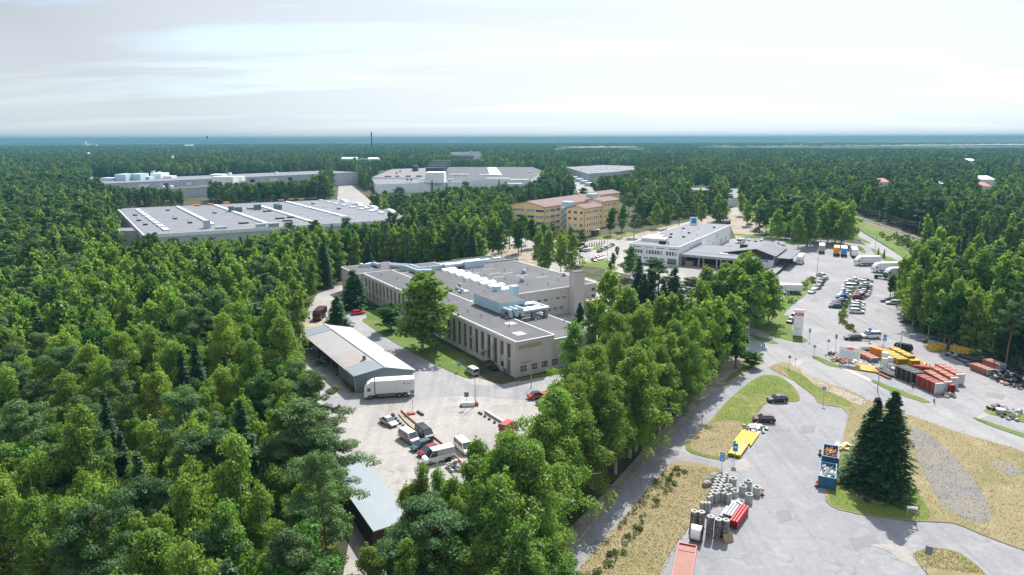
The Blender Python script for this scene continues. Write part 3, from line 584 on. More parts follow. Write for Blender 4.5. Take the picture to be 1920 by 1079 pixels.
        return V, lv, limb
    P = np.array(P); Rr = np.array(Rr); Sz = np.array(Sz); tot_r2 = (Rr**2).sum()
    size = {'birch': .155, 'broad': .165, 'shrub': .14, 'pine': .15}[kind] * leaf
    dens = {'birch': 1.25, 'broad': 1.5, 'shrub': 1.9, 'pine': 2.1}[kind]
    Cs, Ns, Ts, lvs = [], [], [], []
    for p, r, sz in zip(P, Rr, Sz):
        n = int(dens * 4 * math.pi * r * r / (2 * size * size * 1.1) * .42) + 3
        d = rng.normal(size=(n, 3)); d /= np.linalg.norm(d, axis=1, keepdims=True)
        if kind != 'pine': d[:, 2] = np.where(rng.random(n) < .62, np.abs(d[:, 2]), d[:, 2])
        rad = r * (.45 + .62 * rng.random(n) ** .55)
        c = p + d * rad[:, None] * np.array([1, 1, sz])
        nn = d + rng.normal(size=(n, 3)) * .55
        if kind == 'birch':
            dr = rng.random(n) < .35; drop = rng.exponential(.42, n) * dr; c[:, 2] -= drop; nn[:, 2] *= np.where(dr, .35, 1)
            tg = np.stack([rng.normal(0, .4, n), rng.normal(0, .4, n), np.ones(n)], 1)
        elif kind == 'pine':
            nn[:, 2] += .5; tg = d + rng.normal(size=(n, 3)) * .5
        else: tg = rng.normal(size=(n, 3))
        Cs.append(c); Ns.append(nn); Ts.append(tg); lvs.append(np.full(n, rng.random()) * .75 + rng.random(n) * .25)
    C = np.concatenate(Cs); n = len(C)
    if kind == 'pine': a_ = size * 1.25 * rng.uniform(.7, 1.3, n); b_ = a_ * .30
    elif kind == 'birch': a_ = size * 1.15 * rng.uniform(.6, 1.3, n); b_ = a_ * .68
    else: a_ = size * rng.uniform(.7, 1.3, n); b_ = a_ * .8
    V, lv = quads_mesh('', C, np.concatenate(Ns), a_, b_, np.concatenate(lvs), None, rng, tang=np.concatenate(Ts))
    return V, lv, limb
def trunk(kind, rng, H, z0, n=7):
    m = MB(); r0 = {'birch': .17, 'pine': .22, 'spruce': .22, 'broad': .24, 'shrub': .05}[kind]; pts = []; k = 7 if H > 5 else 3
    top = H * (.93 if kind in ('spruce', 'pine') else .82)
    for i in range(k + 1):
        t = i / k; pts.append((rng.normal()*.05*i**.5, rng.normal()*.05*i**.5, top * t))
    for i in range(k): m.tube(pts[i], pts[i+1], r0*(1-.8*i/k)*(1.25 if i == 0 else 1), r0*(1-.8*(i+1)/k), n=n, cap=False)
    return m
BARK = {'birch': 'bark_birch', 'pine': 'bark_pine', 'spruce': 'bark_grey', 'broad': 'bark_grey', 'shrub': 'bark_grey'}
DIM = {'birch': (18., 3.9, 3.4), 'pine': (18., 2.9, 8.0), 'spruce': (17., 2.9, .9), 'broad': (15., 4.0, 2.8), 'shrub': (3., 1.7, .2)}
LIB = {}
NVAR = {'hi': 6, 'mid': 6, 'low': 5}
for kd in DIM:
    for ql in ('hi', 'mid', 'low'):
        if kd == 'shrub' and ql == 'low': continue
        for i in range(NVAR[ql]):
            rng = np.random.default_rng(hash_ := (sum(ord(c) for c in kd + ql) * 7 + i * 131)); H_, Rw, z0_ = DIM[kd]
            Rw *= rng.uniform(.86, 1.16); z0_ *= rng.uniform(.8, 1.2)
            V, lv, lb = crown(kd, rng, H_, Rw, z0_, ql); tk = trunk(kd, rng, H_, z0_, 7 if ql == 'hi' else 5)
            if ql == 'low': LIB[kd, ql, i] = np_mesh(kd + '_tree', V, lv, M[kd], tk, M[BARK[kd]])
            else:
                cr = np_mesh(kd + '_crown', V, lv, M[kd], lb if lb.v else None, M[BARK[kd]])
                LIB[kd, ql, i] = (cr, tk.mesh(kd + '_trunk', M[BARK[kd]]))
KNAME = {'birch': 'birch_tree', 'pine': 'pine_tree', 'spruce': 'spruce_tree', 'broad': 'broadleaf_tree', 'shrub': 'shrub'}
KCAT = {'birch': 'birch tree', 'pine': 'pine tree', 'spruce': 'spruce tree', 'broad': 'leafy tree', 'shrub': 'shrub'}
trng = random.Random(11)
placed = []
def tree(kind, x, y, h, label, group=None, wide=1.0, ql=None, name=None, cat=None, rad=None):
    d = math.hypot(x, y); ql = ql or ('hi' if d < 150 else 'mid' if d < 430 else 'low')
    if kind == 'shrub' and ql == 'low': ql = 'mid'
    v = trng.randrange(NVAR[ql]); s = h / DIM[kind][0]
    if rad: wide = rad / (DIM[kind][1] * s)
    sx = s * wide; sc = (sx * trng.uniform(.93, 1.07), sx * trng.uniform(.93, 1.07), s); rz = trng.uniform(0, 6.28)
    if ql == 'low':
        o = inst(name or KNAME[kind], LIB[kind, ql, v], None, (x, y, 0), (0, 0, rz), sc); tag(o, label, cat or KCAT[kind], group)
    else:
        o = thing(name or KNAME[kind], label, cat or KCAT[kind], (x, y, 0), rz, group); o.scale = sc
        inst('trunk', LIB[kind, ql, v][1], o); inst('crown', LIB[kind, ql, v][0], o)
    placed.append((x, y)); return o
def top(kind, px, py, h, label, group=None, **kw):
    g = G(px, py, h); return tree(kind, g.x, g.y, h, label, group, **kw)
BND = [(500,1400),(560,1398),(640,1396),(700,1345),(760,1310),(800,1245),(850,1208),(900,1118),(1000,1088),(1100,1050)]
def bound(py):
    for (a, x), (b, y) in zip(BND[:-1], BND[1:]):
        if a <= py <= b: return x + (y - x) * (py - a) / (b - a)
    return 3000 if py < 500 else 1050
def tops(lst, label, group, keep=False):
    xs_ = sorted(q[1] for q in lst); ys_ = sorted(q[2] for q in lst); n3 = len(lst) // 3
    for q in lst:
        kind, px, py, h = q[:4]; lb = label if isinstance(label, str) else label[kind]
        if len(lst) > 8: lb += ', ' + ('far' if py < ys_[n3] else 'near' if py > ys_[-n3-1] else 'middle') + ' ' + ('left' if px < xs_[n3] else 'right' if px > xs_[-n3-1] else 'centre') + ' part'
        rad = q[4] if len(q) > 4 else None
        if keep:     # crowns stay on the yard side of the fence
            for _ in range(60):
                g = G(px, py, h * 1.06); ok = True
                for zf, rf in ((.85, .6), (.6, 1), (.35, 1), (.2, .7)):
                    a, b = proj(g.x + (rad or 4) * rf, g.y, h * zf); ok &= a < bound(b)
                if ok: break
                px -= 5
        top(kind, px, py, h * 1.06, lb, group, rad=rad)
# --- single trees anyone can point to
def base(kind, px, py, h, rad, label, **kw): g = G(px, py); return tree(kind, g.x, g.y, h, label, rad=rad, **kw)
base('birch', 792, 655, 21, 9.3, 'very big spreading birch on the lawn in front of the long windowed hall')
base('broad', 733, 622, 8, 4.7, 'round bright green bushy tree beside the big lawn birch')
_f1 = base('spruce', 665, 578, 13, 6.3, 'broad dark green conifer behind the small red car')
_f2 = base('spruce', 633, 613, 9.5, 4.9, 'small conical tree at the far end of the grey shed roof')
for _o in (_f1, _f2):
    for _c in _o.children:
        if _c.name.startswith('crown'): _c.material_slots[0].link = 'OBJECT'; _c.material_slots[0].material = M['fir']
base('spruce', 1628, 909, 14.9, 3.9, 'left one of the two tall dark spruces beside the blue skips')
base('spruce', 1657, 923, 16.9, 4.5, 'right and taller one of the two dark spruces beside the blue skips')
base('broad', 1408, 690, 4, 3.0, 'low wide bush tree on the grass beside the fence and junction')
base('spruce', 1087, 603, 6, 2.4, 'little dark conifer in the court behind the ventilation ducts')
top('broad', 1053, 1030, 9, 'round leafy tree at the bottom edge beside the shaded path', rad=4.6)
top('pine', 1095, 353, 17, 'spreading pine between the ochre house wings', rad=5.5)
top('spruce', 991, 377, 15, 'narrow spruce in front of the ochre gable end', rad=2.0)
top('birch', 1183, 462, 13, 'pale yellowish birch at the corner of the white warehouse', rad=4.2)
top('pine', 1190, 402, 13, 'small pine on the verge between ochre house and warehouse', rad=3.4)
top('pine', 1167, 412, 10, 'thin young pine left of the small verge pine', rad=2.2)
# --- birch row along the fence and path
row = [('birch',1168,620,18,5),('birch',1120,640,18,5),('birch',1215,630,17,5),('birch',1270,600,17,5),('birch',1220,575,18,5),('birch',1305,570,18,5),('birch',1170,545,17,5),('birch',1120,560,15,4),('birch',1145,505,20,6.2),('birch',1196,536,18,5.5),('birch',1247,545,18,5.0),('birch',1285,562,16,5.3),('birch',1331,529,19,5.3),('birch',1368,556,18,5.5),('broad',1392,590,14,5.0),('birch',1152,578,19,6.0),
       ('birch',1200,575,19,6.0),('birch',1085,600,18,6.0),('birch',1250,618,17,5.4),('birch',1323,596,18,5.5),('birch',1290,640,17,5.0),('birch',1188,649,19,5.8),('birch',1235,652,18,5.5),('birch',1278,672,17,5.3),
       ('birch',1096,669,19,6.2),('birch',1082,708,18,5.2),('birch',1140,700,18,6.0),('birch',1100,735,18,5.8),('birch',1180,735,17,5.5),('birch',1225,705,16,5.5),('birch',1150,775,17,5.8),('birch',1345,625,16,4.8),('broad',1365,610,15,4.8)]
tops(row, 'tall drooping birch in the row beside the straight path', 'birches in the row along the path', True)
near = [('pine',566,752,19,5.5),('pine',604,806,16,4.6),('birch',590,850,15,4),('birch',975,850,17,4.5),('birch',925,875,15,4),('birch',1015,860,17,5),('birch',820,940,14,4),('birch',790,980,13,3.6),('birch',870,930,14,4),('pine',1030,792,14,3.6),('birch',1075,722,20,5.9),('birch',945,808,19,5.0),('birch',1003,814,20,6.4),('birch',893,827,17,4.0),('birch',936,843,17,4.5),('birch',1050,830,19,5.7),('birch',789,864,15,3.2),
        ('birch',820,870,15,3.1),('birch',762,903,13,2.4),('birch',851,890,15,3.5),('pine',803,940,15,4.2),('birch',905,905,16,4.7),('birch',868,965,13,4.2),('birch',985,900,18,5.9),('birch',1040,910,17,5.4),('birch',960,970,16,5.2),
        ('birch',694,1022,12,3.1),('birch',735,1015,11,2.8),('birch',770,1010,14,3.5),('broad',830,1010,13,4.7),('birch',900,1010,13,4.2),('birch',1085,870,16,5.0)]
tops(near, {'pine': 'bluish pine in the tree belt below the gravel court', 'birch': 'bright birch in the tree belt below the gravel court', 'broad': 'dark leafy tree in the tree belt below the gravel court'}, 'trees below the gravel court', True)
# --- trees in front of the warehouse
wt = [('birch',1374,548,16,5.1),('broad',1386,588,13,4.6),('birch',1350,560,16,5.3),('spruce',1199,482,14,4.4),('spruce',1209,512,12,3.9),('spruce',1222,492,14,4.1),('pine',1237,486,15,5.2),('spruce',1266,500,14,5.2),('pine',1299,522,10,3.9),('birch',1327,499,13,4.6),('birch',1329,530,14,4.4),('birch',1363,490,16,6.0),
      ('birch',1393,472,19,6.0),('birch',1408,470,19,5.6),('birch',1380,500,16,6.0),('birch',1430,486,18,6.4),('birch',1440,503,16,6.0),('birch',1412,510,17,6.4),('spruce',1245,525,11,3.3),('broad',1283,548,11,3.9),('birch',1448,520,13,4.6),('broad',1350,520,13,5.2)]
tops(wt, {'spruce': 'dark spruce before the white warehouse', 'pine': 'dull green pine before the white warehouse', 'birch': 'leafy birch before the white warehouse', 'broad': 'round leafy tree before the white warehouse'}, 'trees in front of the warehouse')
# --- belt between the two halls
bt = [('pine',647,409,17,3.6),('birch',664,418,15,4),('spruce',681,416,14,2.4),('birch',705,428,15,4.6),('birch',738,428,15,5),('pine',738,400,18,3.8),('pine',760,404,17,3.6),('broad',826,402,18,6),('broad',854,403,18,6),('pine',878,414,18,4),
      ('pine',897,421,17,3.6),('pine',780,412,15,3.2),('pine',955,392,19,3.6),('pine',978,405,17,3),('birch',1008,432,15,3.6),('birch',1030,430,17,4.2),('birch',1052,436,16,4),('birch',1072,438,16,4),('pine',1088,432,14,3),('birch',1020,452,13,3.6),
      ('pine',940,420,16,3.2),('pine',545,417,14,3.4),('pine',590,414,15,3.8),('birch',600,424,14,4),('spruce',622,418,12,2.4),('pine',560,428,13,3.4),('birch',640,432,13,4),('spruce',560,440,13,2.4)]
tops(bt, {'pine': 'dark pine in the belt between the two flat-roofed halls', 'birch': 'fresh green birch in the belt between the two flat-roofed halls', 'spruce': 'pointed spruce in the belt between the two flat-roofed halls', 'broad': 'large bright leafy tree behind the hall with ducts'}, 'trees in the belt between the halls')
hb = [('broad',702,362,16,5.5),('pine',750,352,17,5),('birch',782,366,15,4.6),('pine',801,364,16,4.6),('spruce',810,338,18,3.4),('spruce',837,342,17,3.2),('broad',849,350,15,5),('pine',873,341,17,4.6),('pine',905,356,19,6),('spruce',936,337,18,3.4),
      ('spruce',948,340,16,3),('pine',925,362,16,4.6),('birch',946,374,15,5),('broad',800,378,13,4.6),('pine',882,378,16,5),('pine',1022,330,17,5),('pine',1042,326,18,5.4),('broad',1062,336,15,5),('pine',1005,345,16,5),('birch',725,372,14,5),
      ('birch',835,380,14,5),('broad',862,375,14,5),('pine',975,362,14,4),('birch',760,375,14,5),('pine',915,385,15,4.6),('broad',820,390,13,4.4)]
tops(hb, {'pine': 'pine in the grove left of the ochre houses', 'birch': 'light birch in the grove left of the ochre houses', 'spruce': 'spire-like spruce in the grove left of the ochre houses', 'broad': 'broad leafy tree in the grove left of the ochre houses'}, 'trees in the grove by the ochre houses')
yt = [('pine',1275,378,16,4.5),('birch',1252,384,14,4),('birch',1318,374,15,4),('pine',1345,382,15,4),('birch',1404,376,15,4),('pine',1428,382,16,4.4),('birch',1232,380,15,4.4),('birch',985,402,15,4),('broad',1003,410,14,4.4),('birch',1018,416,14,4),('pine',1036,418,14,3.6),('birch',1052,428,13,3.6),('birch',1068,424,13,3.4),('broad',972,414,15,4.4),('broad',1145,389,15,4.4),('broad',1167,384,15,4.6),('pine',1205,366,17,5.6),('pine',1218,358,17,5),('birch',1240,362,16,5),('pine',1180,362,15,4.6),('birch',1262,350,17,5),('pine',1285,356,17,5),('birch',1312,352,17,5),('pine',1338,348,17,5),
      ('birch',1345,362,14,4),('pine',1365,352,16,4.6),('birch',1395,360,16,4.6),('pine',1420,358,17,5)]
tops(yt, {'broad': 'bright leafy tree beside the rightmost ochre house', 'pine': 'dark pine in the wood edge right of the ochre houses', 'birch': 'birch in the wood edge right of the ochre houses'}, 'wood edge right of the ochre houses')
# --- tall trees right of the yard
rt = [('birch',1713,456,21,4),('birch',1740,462,21,4.6),('birch',1773,458,22,5),('birch',1818,458,21,5),('pine',1795,480,19,4),('birch',1850,470,21,5),('birch',1885,472,21,5),('birch',1912,476,21,5),('birch',1725,500,17,3.6),('birch',1757,505,18,4.4),
      ('birch',1790,520,14,4),('birch',1830,525,14,4.2),('birch',1895,535,13,4),('birch',1865,560,10,3.4),('birch',1915,572,11,3.6),('broad',1705,520,10,3),('birch',1835,575,9,3)]
tops(rt, {'birch': 'tall birch in the wood right of the pipe yard', 'pine': 'tall pine in the wood right of the pipe yard', 'broad': 'low leafy tree at the yard edge beside the parked tractor'}, 'tall trees right of the pipe yard')
ct = [('birch',1422,368,19,5.5),('pine',1450,372,20,5),('birch',1495,380,19,5.5),('birch',1545,386,19,5.5),('broad',1572,390,17,5),('birch',1588,392,18,5),('birch',1465,392,17,5),('pine',1520,380,21,5),('broad',1440,386,15,5),('birch',1355,364,19,5.9),('broad',1440,352,20,6.8),('birch',1462,366,20,6.8),('pine',1488,368,20,6.8),('birch',1510,372,21,6.8),('birch',1535,374,21,6.8),('birch',1560,372,22,8.1),('birch',1585,378,21,7.3),('broad',1478,385,17,5.4),('birch',1525,392,18,5.9),('birch',1502,400,17,5.4)]
tops(ct, {'birch': 'tall birch in the copse behind the parked lorries', 'broad': 'leafy tree in the copse behind the parked lorries', 'pine': 'pine in the copse behind the parked lorries'}, 'copse behind the parked lorries')

# --- random forest fill: vectorised candidates, rejected on clearings and where crowns would hide what the photo shows
def inpoly(x, y, poly):
    x = np.asarray(x, float); y = np.asarray(y, float); c = np.zeros(x.shape, bool); n = len(poly)
    for i in range(n):
        x1, y1 = poly[i]; x2, y2 = poly[(i+1) % n]
        if y1 == y2: continue
        c ^= ((y1 > y) != (y2 > y)) & (x < (x2-x1)*(y-y1)/(y2-y1)+x1)
    return c
OPEN = [  # open ground, world outlines
    gp((838,301),(862,297),(912,302),(912,306),(838,306)),
    gp((545,635),(556,605),(580,580),(592,560),(600,548),(640,528)) + [(-66, 262), (-50, 290), (-5, 268), (12, 262)] + gp((990,492),(905,478),(905,458),(960,446),(1060,440),(1100,432),(1190,425),(1290,408),(1340,400),(1375,380),(1400,382),(1405,394),(1470,404),(1460,432),(1560,445),(1590,430),(1598,402),(1612,400),(1720,440),(1900,498),(2100,560),(2100,600),(1720,480),(1690,500),(1668,530),(1668,560),(1685,584),(1706,610),(1730,632),(1775,655),(1850,678),(1930,706),(2200,780),(2200,1500),(560,1500),(640,1100),(625,960),(625,860),(590,770),(560,700)),
    gp((222,400),(262,447),(783,440),(800,425),(640,378),(225,392)),
    [tuple(G(*p, 9)[:2]) for p in ((165,363),(395,356),(610,340),(610,316),(170,322))],
    [tuple(G(*p, 9)[:2]) for p in ((690,352),(706,328),(745,317),(1015,315),(1035,340),(990,348),(780,356))],
    [tuple(G(*p, 9)[:2]) for p in ((1050,318),(1130,309),(1205,314),(1195,324),(1112,331))], gp((1058,345),(1080,338),(1105,345),(1125,372),(1085,376)),
    gp((625,335),(655,335),(720,378),(722,412),(650,412),(620,370)),
    gp((960,452),(960,415),(1060,378),(1150,370),(1200,385),(1195,432),(1100,440)),
    [tuple(G(*p, 12)[:2]) for p in ((1045,280),(1070,277.5),(1170,277.5),(1190,280))], [tuple(G(*p, 12)[:2]) for p in ((1310,277.8),(1320,276),(1440,275.5),(2050,272.5),(2050,275.5),(1440,277.6))],
    [tuple(G(*p, 12)[:2]) for p in ((1800,266),(1810,264.3),(2050,264),(2050,265.4))],
]
VIS = [  # what must stay visible: picture outlines
    [(222,392),(226,452),(262,447),(282,434),(300,446),(380,443),(440,441),(520,430),(545,420),(640,424),(720,412),(783,412),(740,396),(625,372),(440,380)],
    [(186,345),(195,332),(245,328),(400,326),(590,325),(592,335),(560,338),(480,342),(430,342),(395,340),(388,352),(386,368),(348,368),(340,352),(250,350)],
    [(695,335),(715,316),(795,300),(845,300),(845,316),(1018,318),(1012,334),(985,346),(900,350),(830,350),(790,362),(740,362),(700,350)],
    [(1062,314),(1195,311),(1185,326),(1125,330),(1115,345),(1115,360),(1078,350)],
    [(962,385),(1060,363),(1130,356),(1184,372),(1184,400),(1125,442),(1095,446),(1060,420),(1005,418)],
    [(1295,345),(1330,344),(1330,362),(1296,362)], [(1364,350),(1386,350),(1386,384),(1366,384)],
    [(640,345),(662,345),(695,372),(700,388),(650,370)], [(845,286),(902,284),(906,298),(845,297)], [(636,296),(716,296),(716,300),(636,300)],
    [(1640,336),(1672,336),(1672,348),(1640,348)], [(1832,330),(1866,330),(1866,358),(1838,358)], [(1758,338),(1772,338),(1772,348),(1758,348)],[(1815,299),(1830,299),(1830,307),(1815,307)],
    [(1340,395),(1470,395),(1465,430),(1560,447),(1592,440),(1596,400),(1612,398),(1640,408),(1720,438),(1725,455),(1690,500),(1660,520),(1440,520),(1430,440),(1340,430)],
    [(590,545),(640,530),(660,500),(760,492),(900,482),(1000,490),(1110,520),(1130,700),(1440,650),(1460,560),(1690,540),(1700,590),(1760,640),(1860,672),(1925,700),(1925,1085),(1100,1085),(1000,1085),(735,1085),(735,1010),(665,1000),(672,935),(700,885),(640,860),(652,830),(620,760),(600,700),(563,660),(556,615)],
    [(1030,281),(1050,277),(1200,276.5),(1215,280)], [(1300,279),(1320,276),(1480,275),(1920,272),(1920,277),(1500,278)],
    [(905,460),(960,452),(1000,462),(1000,485),(940,480)], [(1060,444),(1200,425),(1290,410),(1290,430),(1190,470),(1180,500),(1090,510),(1085,470)],
]
def fill():
    rng = np.random.default_rng(77)
    # rows of growing distance, spacing grows beyond 900 m
    xs, ys = [], []; d = 24.0
    while d < 5600:
        s = 5.2 if d < 260 else 6.0 if d < 800 else 6.0 * (d / 800) ** .9
        n = int(2 * R_(43) * d / s); a = R_(-43) + (np.arange(n) + rng.uniform(-.42, .42, n) + rng.random()) * (2 * R_(43) / n)
        r = d + rng.uniform(-.45, .45, n) * s; xs.append(r * np.sin(a)); ys.append(r * np.cos(a)); d += s * .95
    X = np.concatenate(xs); Y = np.concatenate(ys); n = len(X)
    keep = np.ones(n, bool)
    for P in OPEN: keep &= ~inpoly(X, Y, P)
    X, Y = X[keep], Y[keep]; n = len(X); D = np.hypot(X, Y)
    clump = .5 + .5 * np.sin(X / 61 + 2 * np.sin(Y / 83)) * np.sin(Y / 47 + 1.7 * np.sin(X / 71))
    hgt = (rng.uniform(13.0, 21.0, n) + rng.uniform(-1, 2, n)) * (.90 + .16 * clump)
    u = rng.random(n) + (clump - .5) * .55
    # kinds: 0 birch 1 pine 2 spruce 3 broad
    bshare = np.where(X < 0, np.where(D < 330, .74, .26), np.where(D < 420, .45, .24))
    kind = np.where(u < bshare, 0, np.where(u < bshare + np.where(D < 330, .18, .50), 1, np.where(rng.random(n) < .55, 2, 3)))
    hgt = np.where(kind == 2, hgt * 1.04, hgt); hgt = np.where(kind == 3, hgt * .92, hgt)
    # close birch wood on the right slope
    PX, PY = np.zeros(n), np.zeros(n)
    def pr(z, off=0):
        Yc = Y * math.sin(PITCH) + (z - CH) * math.cos(PITCH); Dc = Y * math.cos(PITCH) - (z - CH) * math.sin(PITCH)
        a = (X + off) / Dc; b = Yc / Dc; c, s = math.cos(ROLL), math.sin(ROLL)
        return 960 + (a*c - b*s) * FP, 539.5 - (b*c + a*s) * FP, Dc
    for step in range(4):
        bad = np.zeros(n, bool)
        for z, off in ((hgt, 0), (hgt * .8, 0), (hgt * .8, -2.0), (hgt * .8, 2.0), (hgt * .6, -2.8), (hgt * .6, 2.8), (hgt * .45, 0)):
            px, py, Dc = pr(z, off)
            for iv, P in enumerate(VIS): bad |= inpoly(px, py, P) & (D < (545, 780, 1090, 1160)[iv] if iv < 4 else True)
        if step == 0: h_first = hgt.copy()
        if step < 3: hgt = np.where(bad & (hgt > 8), hgt * .84, hgt)
    hgt = np.where(hgt < h_first - .1, hgt * rng.uniform(.72, 1.0, n), hgt)
    px, py, Dc = pr(hgt); px2, py2, _ = pr(hgt * .3)
    bad |= (px < -90) | (px > 2010) | (py > 1180) | (Dc < 20) | ((X > 8) & (Y < 84))
    if placed:
        pl = np.array(placed)
        near_ = np.zeros(n, bool)
        for a in range(0, n, 4000):
            near_[a:a+4000] = (np.hypot(X[a:a+4000, None] - pl[None, :, 0], Y[a:a+4000, None] - pl[None, :, 1]) < 4.2).any(1)
        bad |= near_
    ok = ~bad; X, Y, hgt, kind, D, px, py = X[ok], Y[ok], hgt[ok], kind[ok], D[ok], px[ok], py[ok]
    order = np.argsort(D); used = np.zeros(len(X), bool); cnt = {0: 0, 1: 0, 2: 0, 3: 0}; lim = {0: 215, 1: 235, 2: 225, 3: 230}
    kn = ['birch', 'pine', 'spruce', 'broad']
    side = {'L': 'in the dense wood that fills the lower left', 'M': 'in the woods around the far factory halls', 'R': 'in the wood beyond the railway and yard on the right'}
    ad = {'birch': 'light green birch', 'pine': 'bluish green pine', 'spruce': 'dark pointed spruce', 'broad': 'deep green leafy tree'}
    for i in order:
        k = kind[i]
        if cnt[k] >= lim[k]: continue
        cnt[k] += 1; used[i] = True
        z = 'L' if X[i] < -35 and D[i] < 300 else ('R' if X[i] > 120 else 'M')
        nm = kn[k]; qx, qy = px[i], py[i]
        if z == 'L': where = 'in the wood at the bottom left corner' if qy > 880 and qx < 330 else 'in the wood beside the tin garage' if qy > 760 and qx > 520 else 'at the bottom of the wood, middle part' if qy > 880 else 'in the wood left of the grey shed' if qx > 400 and qy > 560 else 'in the wood along the left edge' if qx < 160 else 'in the wood below the skylight hall' if qy < 560 else 'in the middle of the lower left wood'
        elif z == 'M': where = 'at the corner left of the skylight hall' if qx < 260 else 'in the narrow wood before the skylight hall' if qx < 800 and qy > 400 else 'in the wood between skylight hall and rear works' if qx < 640 else 'in the woods near ochre houses and central works'
        else: where = 'in the wood behind the railway bend' if qy < 430 else 'in the deep wood right of the pipe yard' if qx > 1700 else 'in the copse north of the lorries'
        hh_ = (('tall ' if hgt[i] > 18 else 'short ' if hgt[i] < 14.5 else 'middling ')); tree(nm, X[i], Y[i], hgt[i], hh_ + ad[nm] + ' ' + where, {'L': 'trees of the lower left wood', 'M': 'trees around the far halls', 'R': 'trees of the right wood'}[z], wide=trng.uniform(.95, 1.2))
    print('forest individuals', cnt, 'rest', (~used).sum(), 'max d', D[used].max())
    rest = ~used; n = rest.sum()
    me = bpy.data.meshes.new('far_forest'); me.vertices.add(n)
    me.vertices.foreach_set('co', np.stack([X[rest], Y[rest], np.zeros(n)], 1).astype(np.float32).ravel())
    for nm, typ, val in (('rot', 'FLOAT', rng.uniform(0, 6.28, n)), ('idx', 'INT', kind[rest] * 5 + rng.integers(0, 5, n))):
        a = me.attributes.new(nm, typ, 'POINT'); a.data.foreach_set('value', val)
    base_h = np.array([DIM[k][0] for k in kn])[kind[rest]]; s = hgt[rest] / base_h; w = s * rng.uniform(.95, 1.25, n) * np.clip((D[rest] / 900) ** .35, 1, 2)
    a = me.attributes.new('scl', 'FLOAT_VECTOR', 'POINT'); a.data.foreach_set('vector', np.stack([w, w, s], 1).astype(np.float32).ravel())
    o = inst('far_forest', me); tag(o, 'unbroken forest of small treetops stretching to the horizon', 'forest', None, 'stuff')
    col = bpy.data.collections.new('forest_sources')
    for ki, k in enumerate(kn):
        for i in range(5):
            src = bpy.data.objects.new('a%02d_%s' % (ki * 5 + i, k), LIB[k, 'low', i]); col.objects.link(src)
    ng = bpy.data.node_groups.new('forest', 'GeometryNodeTree'); ng.interface.new_socket('Geometry', in_out='INPUT', socket_type='NodeSocketGeometry'); ng.interface.new_socket('Geometry', in_out='OUTPUT', socket_type='NodeSocketGeometry')
    N = ng.nodes.new; L = ng.links.new; gi = N('NodeGroupInput'); go = N('NodeGroupOutput'); ip = N('GeometryNodeInstanceOnPoints'); ci = N('GeometryNodeCollectionInfo')
    ci.inputs[0].default_value = col; ci.inputs['Separate Children'].default_value = True; ci.inputs['Reset Children'].default_value = True
    def attr(nm, ty): x = N('GeometryNodeInputNamedAttribute'); x.data_type = ty; x.inputs[0].default_value = nm; return x.outputs[0]
    cx = N('ShaderNodeCombineXYZ'); L(attr('rot', 'FLOAT'), cx.inputs[2])
    L(gi.outputs[0], ip.inputs['Points']); L(ci.outputs[0], ip.inputs['Instance']); ip.inputs['Pick Instance'].default_value = True
    L(attr('idx', 'INT'), ip.inputs['Instance Index']); L(cx.outputs[0], ip.inputs['Rotation']); L(attr('scl', 'FLOAT_VECTOR'), ip.inputs['Scale']); L(ip.outputs[0], go.inputs[0])
    md = o.modifiers.new('scatter', 'NODES'); md.node_group = ng
fill()
# dark leafy under-storey closing the gaps of the far forest
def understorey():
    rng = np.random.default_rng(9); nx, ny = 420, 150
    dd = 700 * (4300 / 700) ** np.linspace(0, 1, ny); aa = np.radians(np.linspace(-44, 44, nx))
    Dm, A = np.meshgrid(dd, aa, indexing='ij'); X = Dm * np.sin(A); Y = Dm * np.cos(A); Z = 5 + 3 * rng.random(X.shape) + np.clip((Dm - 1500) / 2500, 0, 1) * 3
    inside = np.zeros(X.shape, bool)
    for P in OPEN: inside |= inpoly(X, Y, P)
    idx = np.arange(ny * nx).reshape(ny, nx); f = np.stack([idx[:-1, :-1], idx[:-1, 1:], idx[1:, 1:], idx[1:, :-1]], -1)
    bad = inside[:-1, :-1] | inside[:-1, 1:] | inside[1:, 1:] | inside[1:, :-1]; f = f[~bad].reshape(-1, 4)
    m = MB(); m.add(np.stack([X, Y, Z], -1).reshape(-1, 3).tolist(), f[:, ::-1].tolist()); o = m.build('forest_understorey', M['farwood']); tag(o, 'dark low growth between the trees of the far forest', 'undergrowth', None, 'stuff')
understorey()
# ------------------------------------------------------------------ buildings
WC = {}
M['pane_mix'] = pm('curtained_glass', (.16, .14, .13), .3, spec=.6, col2=(.04, .04, .045), vscale=1.1, contrast=(.42, .55))
def window_part(parent, x, y, z, w, h, rz, nx=2, ny=1, fr='wframe', gl='glass', name='window', label=None):
    """a window lying in the local XZ plane, facing -Y before rotation"""
    key = (w, h, nx, ny, fr, gl)
    if key not in WC:
        f = MB(); t = min(.09, w*.08)
        for a, b in ((-w/2, -w/2+t), (w/2-t, w/2)): f.box(a, b, -.06, .02, 0, h)
        for a, b in ((0, t), (h-t, h)): f.box(-w/2+t, w/2-t, -.06, .02, a, b)
        for i in range(1, nx): c = -w/2 + w*i/nx; f.box(c-t*.35, c+t*.35, -.05, .02, t, h-t)
        for j in range(1, ny): c = h*j/ny; f.box(-w/2+t, w/2-t, -.045, .02, c-t*.3, c+t*.3)
        WC[key] = (f.mesh('window_frame', M[fr]), MB().box(-w/2+t*.5, w/2-t*.5, -.02, .01, t*.5, h-t*.5).mesh('window_pane', M[gl]))
    o = inst(name, WC[key][0], parent, (x, y, z), (0, 0, rz)); inst('pane', WC[key][1], o)
    if label: o['label'] = label
    return o
